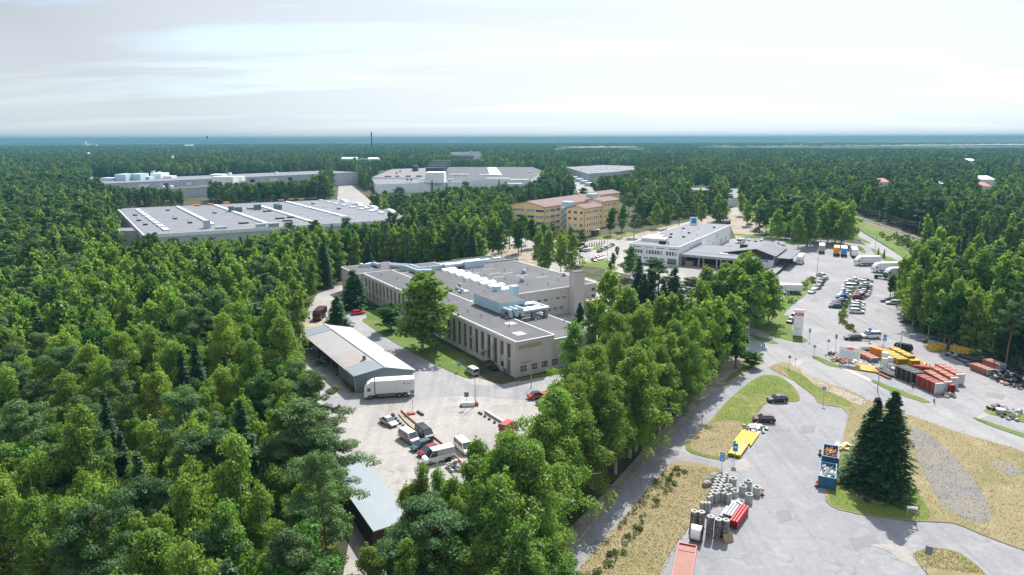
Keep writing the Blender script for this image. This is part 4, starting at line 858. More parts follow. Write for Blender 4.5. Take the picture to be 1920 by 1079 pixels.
def parapet(parent, pts, z, w=.3, h=.25, mat='white', name='roof_edge'):
    m = MB(); n = len(pts)
    for i in range(n):
        a, b = Vector((*pts[i], 0)), Vector((*pts[(i+1) % n], 0)); d = (b-a).normalized(); nn = Vector((-d.y, d.x, 0)) * w/2
        q = [a + nn - d*w/2, b + nn + d*w/2, b - nn + d*w/2, a - nn - d*w/2]
        m.prism([(v.x, v.y) for v in q], z + .003*i, z + h + .004*i)
    return m.build(name, M[mat], parent)
def flat_block(parent, pts, z0, z1, wall, roof, edge='white', names=('wall', 'roof'), ph=.14, pw=.24):
    w = MB(); w.prism(pts, z0, z1); wo = w.build(names[0], M[wall], parent)
    cx = sum(p[0] for p in pts)/len(pts); cy = sum(p[1] for p in pts)/len(pts)
    ins = [(p[0] + (cx-p[0])*.002, p[1] + (cy-p[1])*.002) for p in pts]
    r = MB(); r.prism(ins, z1 + .003, z1 + .08); ro = r.build(names[1], M[roof], parent)
    if edge: parapet(ro, pts, z1 - .1, pw, ph + .1, edge)
    return wo, ro
def rect(x0, x1, y0, y1): return [(x0, y0), (x1, y0), (x1, y1), (x0, y1)]
def duct(parent, pts, r, mat='duct', name='duct', n=12):
    m = MB(); m.path(pts, r, n)
    for p in pts[1:-1]:
        k = 8
        for i in range(k):   # round knuckle
            a = math.pi * i / k - math.pi/2; b = a + math.pi / k
            m.tube((p[0], p[1], p[2] + r*math.sin(a)), (p[0], p[1], p[2] + r*math.sin(b)), r*math.cos(a)+1e-4, r*math.cos(b)+1e-4, n, cap=False)
    return m.build(name, M[mat], parent)
def roof_vents(parent, spots, z, mat='steel', name='roof_vent'):
    m = MB().tube((0,0,0),(0,0,.75),.13,n=8); m.tube((0,0,.7),(0,0,.95),.24,.1,n=8); me = m.mesh('roof_vent', M[mat])
    for x, y in spots: inst(name, me, parent, (x, y, z))
def main_hall():
    b = thing('factory_hall', 'pale rendered factory hall with tall narrow windows, roof ducts and square chimney', 'factory hall', (0.7, 149.4, 0), R_(32.6))
    z = 8.5
    # front wing: wall set back behind pilasters
    wo, ro = flat_block(b, rect(.35, 11, 0, 97), 0, z, 'render', 'roof', 'white')
    m = MB(); pitch = 3.02
    m.box(0, .35, 0, 2.0, 0, z - .12)                                          # corner pier
    for i in range(13): y0 = 2.0 + 1.7 + i * pitch; m.box(0, .35, y0, y0 + pitch - 1.7, 1.1, z - 1.0)
    yE = 2.0 + 13 * pitch
    m.box(0, .35, 2.0, yE, z - 1.0, z - .12); m.box(.0, .35, 5.4, 97, 0, 1.1)
    m.box(0, .35, yE + 1.7, 62, 1.1, z - .12); 
    for i in range(11): y0 = 62 + 1.7 + i * 3.1; m.box(0, .35, y0, y0 + 1.4, 1.1, z - 1.0)
    m.box(0, .35, 62, 97, z - 1.0, z - .12); m.box(0, .35, 96.2, 97, 1.1, z - 1.0)
    m.build('pilasters', M['render'], b)
    for i in range(13):
        y = 2.0 + i * pitch + .85
        if i < 2: window_part(b, .35, y, 4.0, 1.62, 3.5, -math.pi/2, 3, 5, 'wframe_grey', trng.choice(['pane_brown', 'pane_mix']))
        else: window_part(b, .35, y, 1.15, 1.62, 6.35, -math.pi/2, 3, 9, 'wframe_grey', trng.choice(['pane_brown', 'pane_brown', 'pane_mix', 'glass']))
    for i in range(11): window_part(b, .35, 62.85 + i * 3.1, 3.6, 1.5, 3.9, -math.pi/2, 3, 5, 'wframe_grey', trng.choice(['pane_brown', 'pane_mix']))
    for i in range(11): window_part(b, .35, 62.85 + i * 3.1, 1.2, 1.5, 1.3, -math.pi/2, 3, 1, 'wframe_grey', 'pane_brown')
    dr = MB().box(.12, .3, 1.75, 4.9, 0, 3.6); 
    for k in range(7): dr.box(.08, .12, 1.8, 4.85, .1 + k*.5, .14 + k*.5)
    dr.build('roller_door', M['bluegrey'], b)
    d2 = MB().box(.2, .32, 5.3, 6.4, 0, 2.3); d2.build('door', M['dark'], b)
    for x in (1.9, 5.7, 9.5): pass
    for k in range(7): window_part(b, 1.9 + .35 + k * 3.0, 0, 1.0, 1.9, 1.75, 0, 3, 2, 'wframe', 'pane_brown')
    MB().box(1.0, 7.2, -.03, 0, 6.6, 7.6).build('faded_panel', pm('faded_ochre', (.42, .31, .20), .9, var=.2, vscale=1), b)
    s = MB()
    for k in range(9): s.box(1.6 + k*.36, 1.86 + k*.36, -.05, 0, 3.2, 3.42)
    s.build('lettering', M['signblue'], b)
    for y in (13.6, 31): MB().box(-1.2, 0, y-.8, y+.8, 3.1, 3.2).tube((-1.1, y-.7, 0), (-1.1, y-.7, 3.1), .05).tube((-1.1, y+.7, 0), (-1.1, y+.7, 3.1), .05).build('door_canopy', M['duct'], b)
    for y in (9.5, 20.5, 36): MB().box(-.7, 0, y-.6, y+.6, 4.6, 5.2).build('wall_fan', M['duct'], b)
    m = MB(); m.tube((-.4, 55, 0), (-.4, 55, 7.8), .35, n=10); m.tube((-.4, 55, 7.8), (1.2, 55, 9.1), .35, n=10); m.tube((1.2, 55, 9.1), (4, 55, 9.1), .35, n=10); m.build('exhaust_pipe', M['duct'], b)
    m = MB().tube((-1.5, 66, 0), (-1.5, 66, 9.8), .12).build('wall_mast', M['steel'], b)
    # wing behind the step, left end block
    flat_block(b, rect(11, 23.6, 0.6, 41.2), 0, 7.2, 'render', 'roof', 'white', ('wall', 'roof'))
    flat_block(b, rect(-2.2, 16, 97, 112.5), 0, z + .05, 'render', 'roof', 'white', ('wall', 'roof'))
    # main hall
    flat_block(b, rect(11, 57.8, 41.2, 90.5), 0, z - .06, 'render', 'roof', 'white', ('wall', 'roof'))
    flat_block(b, rect(16, 60, 90.5, 107), 0, z - .9, 'render', 'roof', None, ('wall', 'roof'))
    m = MB().box(38, 60, 90.6, 91.2, z - .9, z + .5); m.box(40, 60, 107, 107.4, z-1.2, z-.5); m.build('roof_upstand', M['bluegrey'], b)
    for x, y, w in ((44, 97, 3.6), (49, 99, 3.6), (55, 100, 3.6), (39, 98, 3.6)): MB().box(x, x + w, y, y + 1.8, z - .82, z - .3).build('skylight', M['skylight'], b)
    # row of white monitor skylights
    for i in range(8):
        y = 85 - i * 5.3; x0, x1 = 24.6, 30.4
        mb = MB(); mb.add([(x0, y-1.2, z+.03), (x1, y-1.2, z+.03), (x1, y+1.2, z+.03), (x0, y+1.2, z+.03), (x0+.2, y-1.0, z+.55), (x1-.2, y-1.0, z+.55), (x1-.2, y+1.0, z+.95), (x0+.2, y+1.0, z+.95)],
               [(4,5,6,7),(0,1,5,4),(1,2,6,5),(2,3,7,6),(3,0,4,7)]); mb.build('skylight', M['skylight'], b)
    # tall twin cowls and plant room
    for x, y in ((18.0, 37.5), (22.4, 35.2)):
        c = MB(); c.box(x-1.0, x+1.0, y-1.0, y+1.0, z+.7, z+4.3); c.box(x-1.15, x-1.0, y-1, y+1, z+.8, z+4.3); o = c.build('exhaust_tower', M['ahu'], b)
        MB().box(x-1.1, x+1.1, y-1.1, y+1.1, z+.1, z+.7).build('plinth', M['grille'], o)
    pr = [(10.3, 23.2), (17.7, 22.3), (18.6, 31.5), (17.2, 37.3), (10.3, 37.3)]
    o = MB().prism(pr, z + .25, z + 3.0).build('plant_room', M['ahu'], b)
    MB().prism([(p[0]*.99+.14, p[1]*.99+.3) for p in pr], z + 3.0, z + 3.06).build('roof', M['roof'], o)
    for x in (12.4, 15.9): MB().box(x - .95, x + .95, 22.0, 22.95, z + .7, z + 2.2).build('grille', M['grille'], o)
    MB().box(10.6, 17.4, 23.6, 36.8, z + .02, z + .25).build('base', M['dark'], o)
    # big ducts by the plant room
    zz = z + 1.0
    duct(b, [(17.9, 25.5, zz), (22.6, 25.5, zz), (22.6, 19.0, zz), (15.5, 19.0, zz), (11.6, 19.0, zz)], .62)
    duct(b, [(17.9, 23.6, zz + .4), (21, 23.6, zz + .4), (21, 20.6, zz + .2), (13.5, 20.6, zz + .2)], .5)
    for x in (10.4, 12.2, 14.0): duct(b, [(x, 21.6, z + .3), (x, 21.4, zz + .9), (x + .1, 18.8, zz + .9), (x + .2, 18.4, z + .3)], .6)
    for x, y in ((22, 19), (18, 19), (20.5, 22.5)): MB().box(x-.5, x+.5, y-.5, y+.5, 7.28, zz-.5).build('duct_support', M['steel'], b)
    # back ducts and white units
    duct(b, [(12, 101, z + 1.0), (15.5, 96, z + 1.0), (15.5, 86, z + 1.0), (20, 84, z + 1.0)], .7)
    duct(b, [(13.5, 104, z + .9), (19, 97, z + .9), (19, 88, z + .9)], .55)
    duct(b, [(8.5, 103, z + .9), (8.5, 108, z + .9)], .8)
    m = MB()
    duct(b, [(26.5, 87.5, z + 1.3), (34, 87.5, z + 1.3)], 1.05, n=16)
    for k in range(6): m.ring((0, 0), 1.1, 1.0, 0, .06)
    MB().box(34.2, 42.0, 85.6, 89.4, z + .02, z + 2.4).build('air_unit', M['ahu'], b)
    MB().box(17.6, 27, 88.8, 96, z - .8, z + 1.6).build('air_unit', M['ahu'], b)
    MB().box(18.0, 26.6, 89.2, 95.6, z + 1.6, z + 1.64).build('unit_roof', M['roof'], b)
    MB().box(27.4, 29.4, 92, 94, z - .8, z + 1.2).build('air_unit', M['ahu'], b)
    MB().box(31, 33, 95, 97, z - .8, z + .6).build('air_unit', M['ahu'], b)
    for x, y in ((3.5, 108), (5.2, 107), (6.8, 108)): MB().box(x, x+1.2, y, y+1.4, z+.05, z+1.3).build('air_unit', M['ahu'], b)
    # roof fans
    def fan(x, y, s=1.0, zb=z):
        m = MB().tube((x, y, zb), (x, y, zb+.9*s), .75*s, n=14); m.tube((x, y, zb+.9*s), (x, y, zb+1.5*s), .95*s, .45*s, n=14); m.build('roof_fan', M['steel'], b)
    fan(38.5, 55.5); fan(46.5, 66.5); fan(28.5, 60, .55); fan(15.2, 56.5, .7); fan(14.5, 52.0, .9); fan(55.5, 55.5, .8); fan(18.5, 61, .6)
    MB().box(14, 16.5, 51, 53.5, z, z + .5).build('curb', M['skylight'], b)
    roof_vents(b, [(6, 12), (5, 24), (4.4, 30), (6, 44), (3.6, 37), (5, 70), (6.6, 82), (4, 90), (5.5, 105), (20, 48), (23, 66), (30, 50), (33, 70), (36, 62), (41, 58), (44, 75), (50, 60), (52, 72), (34, 80), (46, 84), (17, 74), (28, 43.5), (43, 47), (49, 50), (37, 50), (14, 12), (20, 8)], z)
    for x0, y0, y1 in ((3.4, 4, 7), (6.5, 13, 15.5)): MB().box(x0, x0 + 2.6, y0, y1, z + .085, z + .095).build('roof_patch', M['concrete'], b)
    for x, y in ((36, 72), (30, 76), (42, 64), (38, 80), (34, 66), (46, 58), (40, 70), (28, 82)): MB().box(x, x + 4.5, y, y + .5, z + .025, z + .045).build('roof_seam', M['concrete'], b)
    # front face of the hall: windows, chimney
    for i in range(9):
        x = 26 + i * 2.35; window_part(b, x, 41.2, 4.9, 1.5, .9, 0, 3, 1, 'wframe', 'glass' if i % 3 else 'glass_pale')
    for i in range(8):
        x = 27.3 + i * 2.35; window_part(b, x, 41.2, 1.5, 1.7, 1.35, 0, 4, 1, 'wframe', 'glass' if i != 6 else 'signblue')
    c = MB().box(46.8, 50.6, 38.2, 41.2, 0, 13.4).build('chimney', M['render'], b); MB().box(46.7, 50.7, 38.1, 41.3, 13.4, 13.55).build('cap', M['roof'], c)
    MB().box(51.4, 55.6, 37.6, 41.1, 0, 4.0).build('door_canopy_box', M['render'], b)
    for i in range(3): window_part(b, 56.5, 41.2, 1.5 + i*2.2, 1.5, 1.2, 0, 2, 1, 'wframe', 'glass')
main_hall()
def shed():
    b = thing('vehicle_shed', 'long low blue-grey shed with patched tin roof and open parking bays', 'shed', (-33.82, 139.85, 0), R_(17.85))
    # local axes: x along gable, y towards the back at 122.5 - 17.85
    a = R_(122.5 - 17.85 - 90); sk = math.tan(a)   # skewed plan: shift x by -sk*y
    W_, L_ = 12.4, 40.0; P = lambda x, y: (x - sk*y, y)
    h0, h1 = 3.9, 5.3
    def slope(x0, x1, z0, z1, y0, y1, mat, name, th=.12, dz=0):
        m = MB(); q = [(*P(x0,y0), z0+dz), (*P(x1,y0), z1+dz), (*P(x1,y1), z1+dz), (*P(x0,y1), z0+dz)]
        m.add([(p[0], p[1], p[2]) for p in q] + [(p[0], p[1], p[2]+th) for p in q], [(3,2,1,0),(4,5,6,7),(0,1,5,4),(1,2,6,5),(2,3,7,6),(3,0,4,7)]); return m.build(name, M[mat], b)
    r = slope(-.5, 6.2, h0, h1, -.4, L_, 'tin', 'roof'); slope(6.2, 12.9, h1, h0, -.4, L_, 'tin', 'roof')
    slope(-.4, 6.1, h0+.03, h1-.0, -.45, 5.2, 'tin_new', 'roof_sheet', .05, .12); slope(-.4, 6.0, h0+.03, h1-.02, 34, L_ - .1, 'tin_new', 'roof_sheet', .05, .12)
    slope(-.1, 5.2, h0+.08, h1-.22, 5.4, 15.5, 'tile_old', 'roof_tiles', .04, .125)
    m = MB(); a0, a1 = P(6.2, -.45), P(6.2, L_); m.tube((*a0, h1+.16), (*a1, h1+.16), .22, n=6); m.build('ridge_cap', M['white'], b)
    m = MB(); 
    for x in (-.5, 12.9): m.tube((*P(x, -.4), h0+.02), (*P(x, L_), h0+.02), .1, n=6)
    m.build('gutter', M['wframe_grey'], b)
    m = MB(); g = [(*P(0,0), 0), (*P(W_,0), 0), (*P(W_,0), h0-.02), (*P(6.2,0), h1-.04), (*P(0,0), h0-.02)]
    g2 = [(p[0] - .15*sk*0, p[1]+.15, p[2]) for p in g]; m.add(g + g2, [(0,1,2,3,4), (9,8,7,6,5), (0,5,6,1), (1,6,7,2), (2,7,8,3), (3,8,9,4), (4,9,5,0)]); m.build('gable_wall', M['bluegrey'], b)
    def wallpiece(x0, y0, x1, y1, z1, mat='bluegrey', name='wall', t=.14, z0=0):
        A, B = Vector((*P(x0, y0), 0)), Vector((*P(x1, y1), 0)); d = (B-A).normalized(); n = Vector((-d.y, d.x, 0))*t/2
        return MB().prism([(v.x, v.y) for v in (A+n, B+n, B-n, A-n)], z0, z1).build(name, M[mat], b)
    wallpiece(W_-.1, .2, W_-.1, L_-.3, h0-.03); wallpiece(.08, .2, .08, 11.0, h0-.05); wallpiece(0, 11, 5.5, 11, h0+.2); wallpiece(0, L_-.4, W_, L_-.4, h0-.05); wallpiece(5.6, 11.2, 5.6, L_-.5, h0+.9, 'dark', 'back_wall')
    for y in (.3, 5.8, 10.9): wallpiece(.0, y, .02, y+.22, h0-.1, 'white' if y < 1 else 'bluegrey', 'corner_trim', .2)
    m = MB()
    for y in (16.5, 22, 27.5, 33): x, yy = P(.1, y); m.box(x-.12, x+.12, yy-.12, yy+.12, 0, h0-.02)
    m.build('posts', M['bluegrey'], b)
    x, y = P(4.6, 7.4); MB().box(x-.35, x+.35, y-.35, y+.35, h1-.7, h1+.75).build('chimney', M['bluegrey'], b)
    MB().box(x+.3, x+2.0, y-.75, y-.4, h1-.38, h1-.1).build('rust_flashing', M['rustplate'], b)
shed()
def small_shed():
    g = [G(*p, 3.2) for p in ((683,848),(738,905),(738,985),(703,1000),(668,945),(668,880))]
    b = thing('tin_garage', 'low dark garage with smooth blue-grey tin roof under the pines', 'garage')
    A, B_, C_ = G(700, 998, 3.2), G(775, 974, 3.2), G(672, 849, 3.2); D_ = C_ + (A - B_)
    pts = [(A.x, A.y), (B_.x, B_.y), (C_.x, C_.y), (D_.x, D_.y)]
    w = [((p[0]-sum(q[0] for q in pts)/4)*.95+sum(q[0] for q in pts)/4, (p[1]-sum(q[1] for q in pts)/4)*.98+sum(q[1] for q in pts)/4) for p in pts]
    MB().prism(w, 0, 3.1).build('wall', M['brown'], b)
    m = MB(); z = [3.15, 3.15, 3.15, 3.15]; m.prism(pts, 3.12, 3.3)
    m.build('roof', M['tin_new'], b)
small_shed()
def long_hall():
    z = 9.0; P = lambda px, py: tuple(G(px, py, z)[:2])
    b = thing('warehouse_hall', 'huge flat grey-roofed hall with rows of white skylight strips behind the trees', 'factory hall')
    z7 = lambda x, y: (180 + x/4.174, 300 + y/4.174); z8 = lambda x, y: (500 + x/6, 360 + y/6)
    A, B_, C_, D_, E_ = P(*z7(170,385)), P(*z7(375,592)), P(*z8(1710,300)), P(*z8(1500,235)), P(*z8(750,92))
    A = (A[0], A[1]); pts = [A, B_, C_, E_]
    flat_block(b, pts, 0, z, 'greywall', 'roof2', 'white', ph=.2, pw=.4)
    # wide white fascia on the front
    a, c = Vector((*B_, 0)), Vector((*C_, 0)); d = (c-a).normalized(); n = Vector((d.y, -d.x, 0))
    MB().prism([tuple(v[:2]) for v in (a + n*.02, c + n*.02, c + n*.3, a + n*.3)], z - 1.5, z + .3).build('fascia', M['white'], b)
    a2 = Vector((*A, 0)); d2 = (a - a2).normalized(); n2 = Vector((d2.y, -d2.x, 0))
    MB().prism([tuple(v[:2]) for v in (a2 + n2*.03, a + n2*.03, a + n2*.35, a2 + n2*.35)], z - 2.4, z + .28).build('side_fascia', M['white'], b)
    U = Vector((*A, 0)) - Vector((*B_, 0)); un = U.normalized(); V = c - a; vn = V.normalized()
    def Q(s, t): p = a + V*s + U*t; return p
    def rz(v): return math.atan2(v.y, v.x)
    rows = [(z7(320,390), z7(560,562), 1), (z7(637,372), z7(915,512), 0), (z7(930,360), z7(1335,505), 0), (z7(1270,362), z7(1690,492), 0), (z7(1490,333), z7(1950,452), 0), (z8(590,97), z8(1250,240), 2), (z8(900,112), z8(1350,262), 3), (z8(250,128), z8(980,320), 4)]
    for p, q, typ in rows:
        if typ == 4: continue
        s, e = Vector((*P(*p), z)), Vector((*P(*q), z)); d = (e-s); L_ = d.length; d.normalize(); nn = Vector((-d.y, d.x, 0))
        if typ in (1, 2, 3):
            k = {1: 8, 2: 7, 3: 6}[typ]
            for i in range(k):
                t0 = L_ * (i + .12) / k; t1 = L_ * (i + (.86 if typ == 1 else .55)) / k
                q4 = [s + d*t0 + nn*1.3, s + d*t1 + nn*1.3, s + d*t1 - nn*1.3, s + d*t0 - nn*1.3]
                MB().prism([tuple(v[:2]) for v in q4], z + .085, z + .75).build('skylight', M['skyl_pale'], b)
        else:
            q4 = [s + nn*.9, e + nn*.9, e - nn*.9, s - nn*.9]
            m = MB().prism([tuple(v[:2]) for v in q4], z + .085, z + .9); m.build('roof_monitor', M['white'], b)
    # shed-like vaults along the right edge
    s, e = Vector((*E_, z)), Vector((*C_, z)); d = e - s; L_ = d.length; d.normalize(); nn = Vector((-d.y, d.x, 0))
    for i in range(5):
        c0 = s + d * (L_ * (i + .65) / 5.3); m = MB(); k = 10; prof = [(math.cos(math.pi*j/k) * 7.5, max(0, math.sin(math.pi*j/k)) * 1.4) for j in range(k+1)]
        vs = []; 
        for w in (-1.2, 1.2):
            for x, h in prof: v = c0 + d*x - nn*(w + 1.6)*-1; vs.append((v.x, v.y, z + .085 + h))
        m.add(vs, [(j, j+1, k+2+j, k+1+j) for j in range(k)] + [tuple(range(k+1)), tuple(range(k+1, 2*k+2))[::-1]]); m.build('roof_vault', M['white'], b)
    for i in range(34):
        s_, t_ = trng.uniform(.62, .95), trng.uniform(.1, .9); p = Q(s_, t_); MB().prism([tuple(v[:2]) for v in (p, p + vn*2.4, p + vn*2.4 + un*1.3, p + un*1.3)], z + .09, z + .4).build('rooflight', M['skyl_pale'], b)
    # teal air units and dark clutter
    for x, y, w, h in ((850,520,3,4.2), (1045,390,2.6,3.6), (1090,392,4.2,3.2), (1245,375,4,3.6), (1400,368,3.5,3.6), (1260,515,4.5,2.0), (1355,512,5,2.2), (945,525,5,1.2), (1420,372,3,3.2)):
        p = Vector((*P(*z7(x, y + 20)), 0)); MB().prism([tuple(v[:2]) for v in (p, p + vn*w, p + vn*w + un*3, p + un*3)], z + .09, z + h).build('air_unit', M['grille'] if y < 400 else M['duct'], b)
    for x, y in ((550,402), (292,440), (320,482), (370,515), (605,468), (915,423), (720,500), (1120,505), (1185,390), (1310,410), (1408,467), (1500,458), (1465,486), (1890,390), (1690,350)):
        p = Vector((*P(*z7(x, y)), 0)); w = 5 if 1100 < x < 1550 else 2.2; MB().prism([tuple(v[:2]) for v in (p, p + vn*w, p + vn*w + un*1.5, p + un*1.5)], z + .09, z + .8).tube((p.x, p.y, z), (p.x, p.y, z + 2.4), .08).build('roof_equipment', M['dark'], b)
    for x, y in ((770,365), (875,358), (1000,345), (1430,326), (1590,318), (1510,318)):
        p = Vector((*P(*z7(x, y)), 0)); MB().prism([tuple(v[:2]) for v in (p, p + vn*4, p + vn*4 + un*2, p + un*2)], z + .1, z + 1.2).build('pallet_stack', M['orange'] if x < 1100 else M['wood'], b)
    for t in range(1, 14):
        p = Q(t/14, 0) - Vector((0, 0, 0)); 
    # low annex at the left corner
    p = G(*z7(185, 640)); q = G(*z7(320, 640)); an = [tuple(G(*z7(*k), 8)[:2]) for k in ((185,558),(318,556))]
    A0, A1 = Vector((*an[0], 0)), Vector((*an[1], 0)); dn = Vector((un.x, un.y, 0))
    flat_block(b, [tuple(v[:2]) for v in (A0, A1, A1 + dn*14, A0 + dn*14)], 0, 8, 'greywall', 'roof2', 'greywall', ('annex_wall', 'annex_roof'))
    for i in range(7): 
        pp = Q(.1 + .12*i, 0); 
long_hall()
def white_warehouse():
    b = thing('white_warehouse', 'white two-storey warehouse with flat grey roof and a row of small window bands', 'warehouse', (71.5, 289.5, 0), R_(-31.24))
    z = 8.1; L_ = 89; W_ = 22.5
    flat_block(b, rect(-W_, 0, 0, L_), 0, z, 'whitewall', 'roof2', 'white', ph=.2, pw=.3)
    for i in range(16):
        if i in (4, 11): continue
        window_part(b, -W_ + 1.9 + i*1.3, 0, 4.2, 1.05, 1.75, 0, 2, 1, 'wframe', 'glass' if i % 5 else 'glass_pale')
    for x, w in ((-18.5, 3.8), (-11.0, 3.8), (-2.7, 4.2)): window_part(b, x, 0, .3, w, 2.7, 0, 5, 2, 'wframe', 'glass')
    for x in (-15, -14, -7.6, -6.6): window_part(b, x, 0, 2.0, .8, .8, 0, 1, 1, 'wframe', 'glass')
    for x, w in ((-20.5, 4.0), (-14.9, 3.6), (-9.6, 3.9), (-4.0, 4.0)):
        m = MB(); m.box(x, x + .6, -.06, 0, 6.75, 7.35); n = int((w - 1) / .42)
        for k in range(n): m.box(x + .9 + k*.42, x + 1.2 + k*.42, -.05, 0, 6.85, 7.25)
        m.build('lettering', M['dark'] if x != -14.9 else M['pipegrey'], b)
    for y in range(0, 50, 5):
        for k in range(3): window_part(b, 0, 16 + y + k*1.5, 5.4, 1.1, .9, math.pi/2, 2, 1, 'wframe', 'glass_pale') if y < 20 else None
    for y, zz in ((56, 1.0), (62, 4.6), (70, 1), (80, 1)): window_part(b, 0, y, zz, 1.6, 2.2, math.pi/2, 2, 1, 'wframe', 'grille')
    MB().box(-15.5, -9.5, 9.5, 14, z + .09, z + 1.7).build('air_unit', M['white'], b); MB().box(-20.8, -14, 10, 22, z + .09, z + 1.6).build('plant_room', M['white'], b)
    MB().box(-10.6, -7.8, 5, 7, z + .09, z + 1.4).build('roof_unit', M['dark'], b); MB().box(-6.8, -6.3, 5.5, 6, z + .09, z + 1.6).build('vent', M['steel'], b)
    for x, y in ((-16, 36), (-17.5, 60), (-5, 72), (-10, 45), (-8, 30), (-13, 26)): MB().box(x, x + 1.0, y, y + 1.2, z + .09, z + .7).build('roof_unit', M['dark'], b)
    roof_vents(b, [(-12, 22), (-6, 28), (-9, 52), (-14, 48), (-4, 40), (-11, 66)], z)
    s = MB().box(-19.5, -15.5, 80, 80.3, z + .3, z + 4.2).build('roof_sign', M['white'], b); MB().box(-18.8, -16.2, 79.9, 80.0, z + .9, z + 3.6).build('sign_panel', M['signblue'], s)
    # low annex with loading bays
    a = thing('loading_annex', 'low flat-roofed loading annex with dark open bays and an orange crate', 'annex', (71.5, 289.5, 0), R_(-31.24))
    z2 = 5.0; X1 = 30
    flat_block(a, rect(.15, X1, 9.0, 34), 0, z2, 'whitewall', 'roof2', 'bluegrey', ph=.2, pw=.3)
    flat_block(a, rect(.15, X1, 1.5, 9.0), 4.1, z2 - .01, 'concrete', 'roof2', 'concrete', ('canopy_beam', 'canopy_roof'))
    m = MB()
    for x in (.6, 8.4, 16.0, 23, 29.4): m.box(x - .25, x + .25, 1.8, 2.3, 0, 4.1)
    m.build('columns', M['concrete'], a)
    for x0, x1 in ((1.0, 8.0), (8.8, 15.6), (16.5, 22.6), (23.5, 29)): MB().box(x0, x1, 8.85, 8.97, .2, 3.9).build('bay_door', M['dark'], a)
    MB().box(15, 18, 10, 12, z2 + .08, z2 + .35).build('skylight', M['skylight'], a)
    o = MB().box(0, 3.4, 0, 2, 0, 2.0).build('wooden_crate', M['wood'], None, b.matrix_world @ Vector((0, 0, 0)))
    o.location = Matrix.Rotation(R_(-31.24), 3, 'Z') @ Vector((2.2, 3.2, 0)) + Vector((71.5, 289.5, 0.01)); o.rotation_euler = (0, 0, R_(-31.24)); tag(o, 'plain wooden crate inside the first dark loading bay', 'crate')
    o['category'] = 'crate'
    o = MB().tube((0,0,0),(0,0,1.7),.6,n=14).build('red_drum', M['orange'], None); o.location = Matrix.Rotation(R_(-31.24), 3, 'Z') @ Vector((10.2, 3.4, 0)) + Vector((71.5, 289.5, 0.01)); tag(o, 'orange-red drum in the second loading bay', 'drum')
    # brown gabled hall
    g = thing('brown_gabled_hall', 'low hall with wide dark brown gable and grey pitched roof at the loading dock', 'hall', (71.5, 289.5, 0), R_(-31.24))
    def Lc(px, py, zz):
        w = G(px, py, zz) - Vector((71.5, 289.5, 0)); w.z = zz; return Matrix.Rotation(R_(31.24), 3, 'Z') @ w
    wz = lambda x, y: (1170 + x/5.333, 400 + y/5.333)
    e0, e1 = Lc(*wz(955, 410), 5.3), Lc(*wz(1535, 425), 5.3); x0, x1 = e0.x, e1.x; y0 = (e0.y + e1.y)/2 + .5; y1 = y0 + 27; xm = Lc(*wz(1330, 362), 7.6).x
    for q, nm in (([(x0, y0, 5.2), (xm, y0, 7.8), (xm, y1, 7.8), (x0, y1, 5.2)], 'roof'), ([(xm, y0, 7.8), (x1, y0, 5.2), (x1, y1, 5.2), (xm, y1, 7.8)], 'roof')):
        MB().add(q + [(p[0], p[1], p[2] + .25) for p in q], [(3,2,1,0),(4,5,6,7),(0,1,5,4),(1,2,6,5),(2,3,7,6),(3,0,4,7)]).build(nm, M['roof2'], g)
    gy = y0 + .8
    MB().add([(x0+1, gy, 3.6), (x1-1, gy, 3.6), (x1-1, gy, 5.25), (xm, gy, 7.7), (x0+1, gy, 5.25), (x0+1, gy+.2, 3.6), (x1-1, gy+.2, 3.6), (x1-1, gy+.2, 5.25), (xm, gy+.2, 7.7), (x0+1, gy+.2, 5.25)], [(0,1,2,3,4),(9,8,7,6,5),(0,5,6,1),(1,6,7,2),(4,9,5,0)]).build('gable_boards', M['brown'], g)
    MB().prism(rect(x0+1, x1-1, gy+.25, y1-.6), 0, 5.2).build('wall', M['whitewall'], g)
    MB().box(x0+1.0, x1-1.0, gy-.02, gy+.22, 0, 3.58).build('front_wall', M['whitewall'], g)
    k = int((x1 - x0 - 4) / 1.35)
    for i in range(k): window_part(g, x0 + 2.2 + i*1.35, gy-.02, 2.6, 1.1, .9, 0, 1, 1, 'wframe', 'glass')
    for i in range(4): window_part(g, x1-1, gy + 4 + i*5, .9, 2.6, 2.6, math.pi/2, 2, 1, 'wframe', 'brown', 'dock_door')
    MB().box(x1 - 2.6, x1 + 5.5, y0 + 2, y0 + 28, 4.4, 4.65).build('dock_canopy', M['roof2'], g)
    MB().box(x1 - .9, x1 + 3.2, y0 - 16, y0 + 24, 0, 1.15).build('dock_ramp', M['asphalt_blue'], g)
    MB().box(x1 + 3.2, x1 + 3.35, y0 - 16, y0 + 24, 0, 1.3).build('dock_edge', M['brown'], g)
    MB().box(xm - 9, xm - 6, y0 + 10, y0 + 12, 6.3, 8.0).build('dormer', M['brown'], g)
    # dark shelter roof behind
    r = [G(*wz(*p), 3) for p in ((825,103),(1000,108),(1075,72),(1010,40))]
    s = thing('open_shelter', 'dark grey lean-to shelter roof behind the white warehouse', 'shelter')
    c = sum((v for v in r), Vector((0,0,0)))/4; MB().prism([tuple(v[:2]) for v in r], 3, 3.3).build('roof', M['roof_dark'], s); MB().prism([tuple((c + (v-c)*.92)[:2]) for v in r], 0, 3).build('wall', M['brown'], s)
white_warehouse()
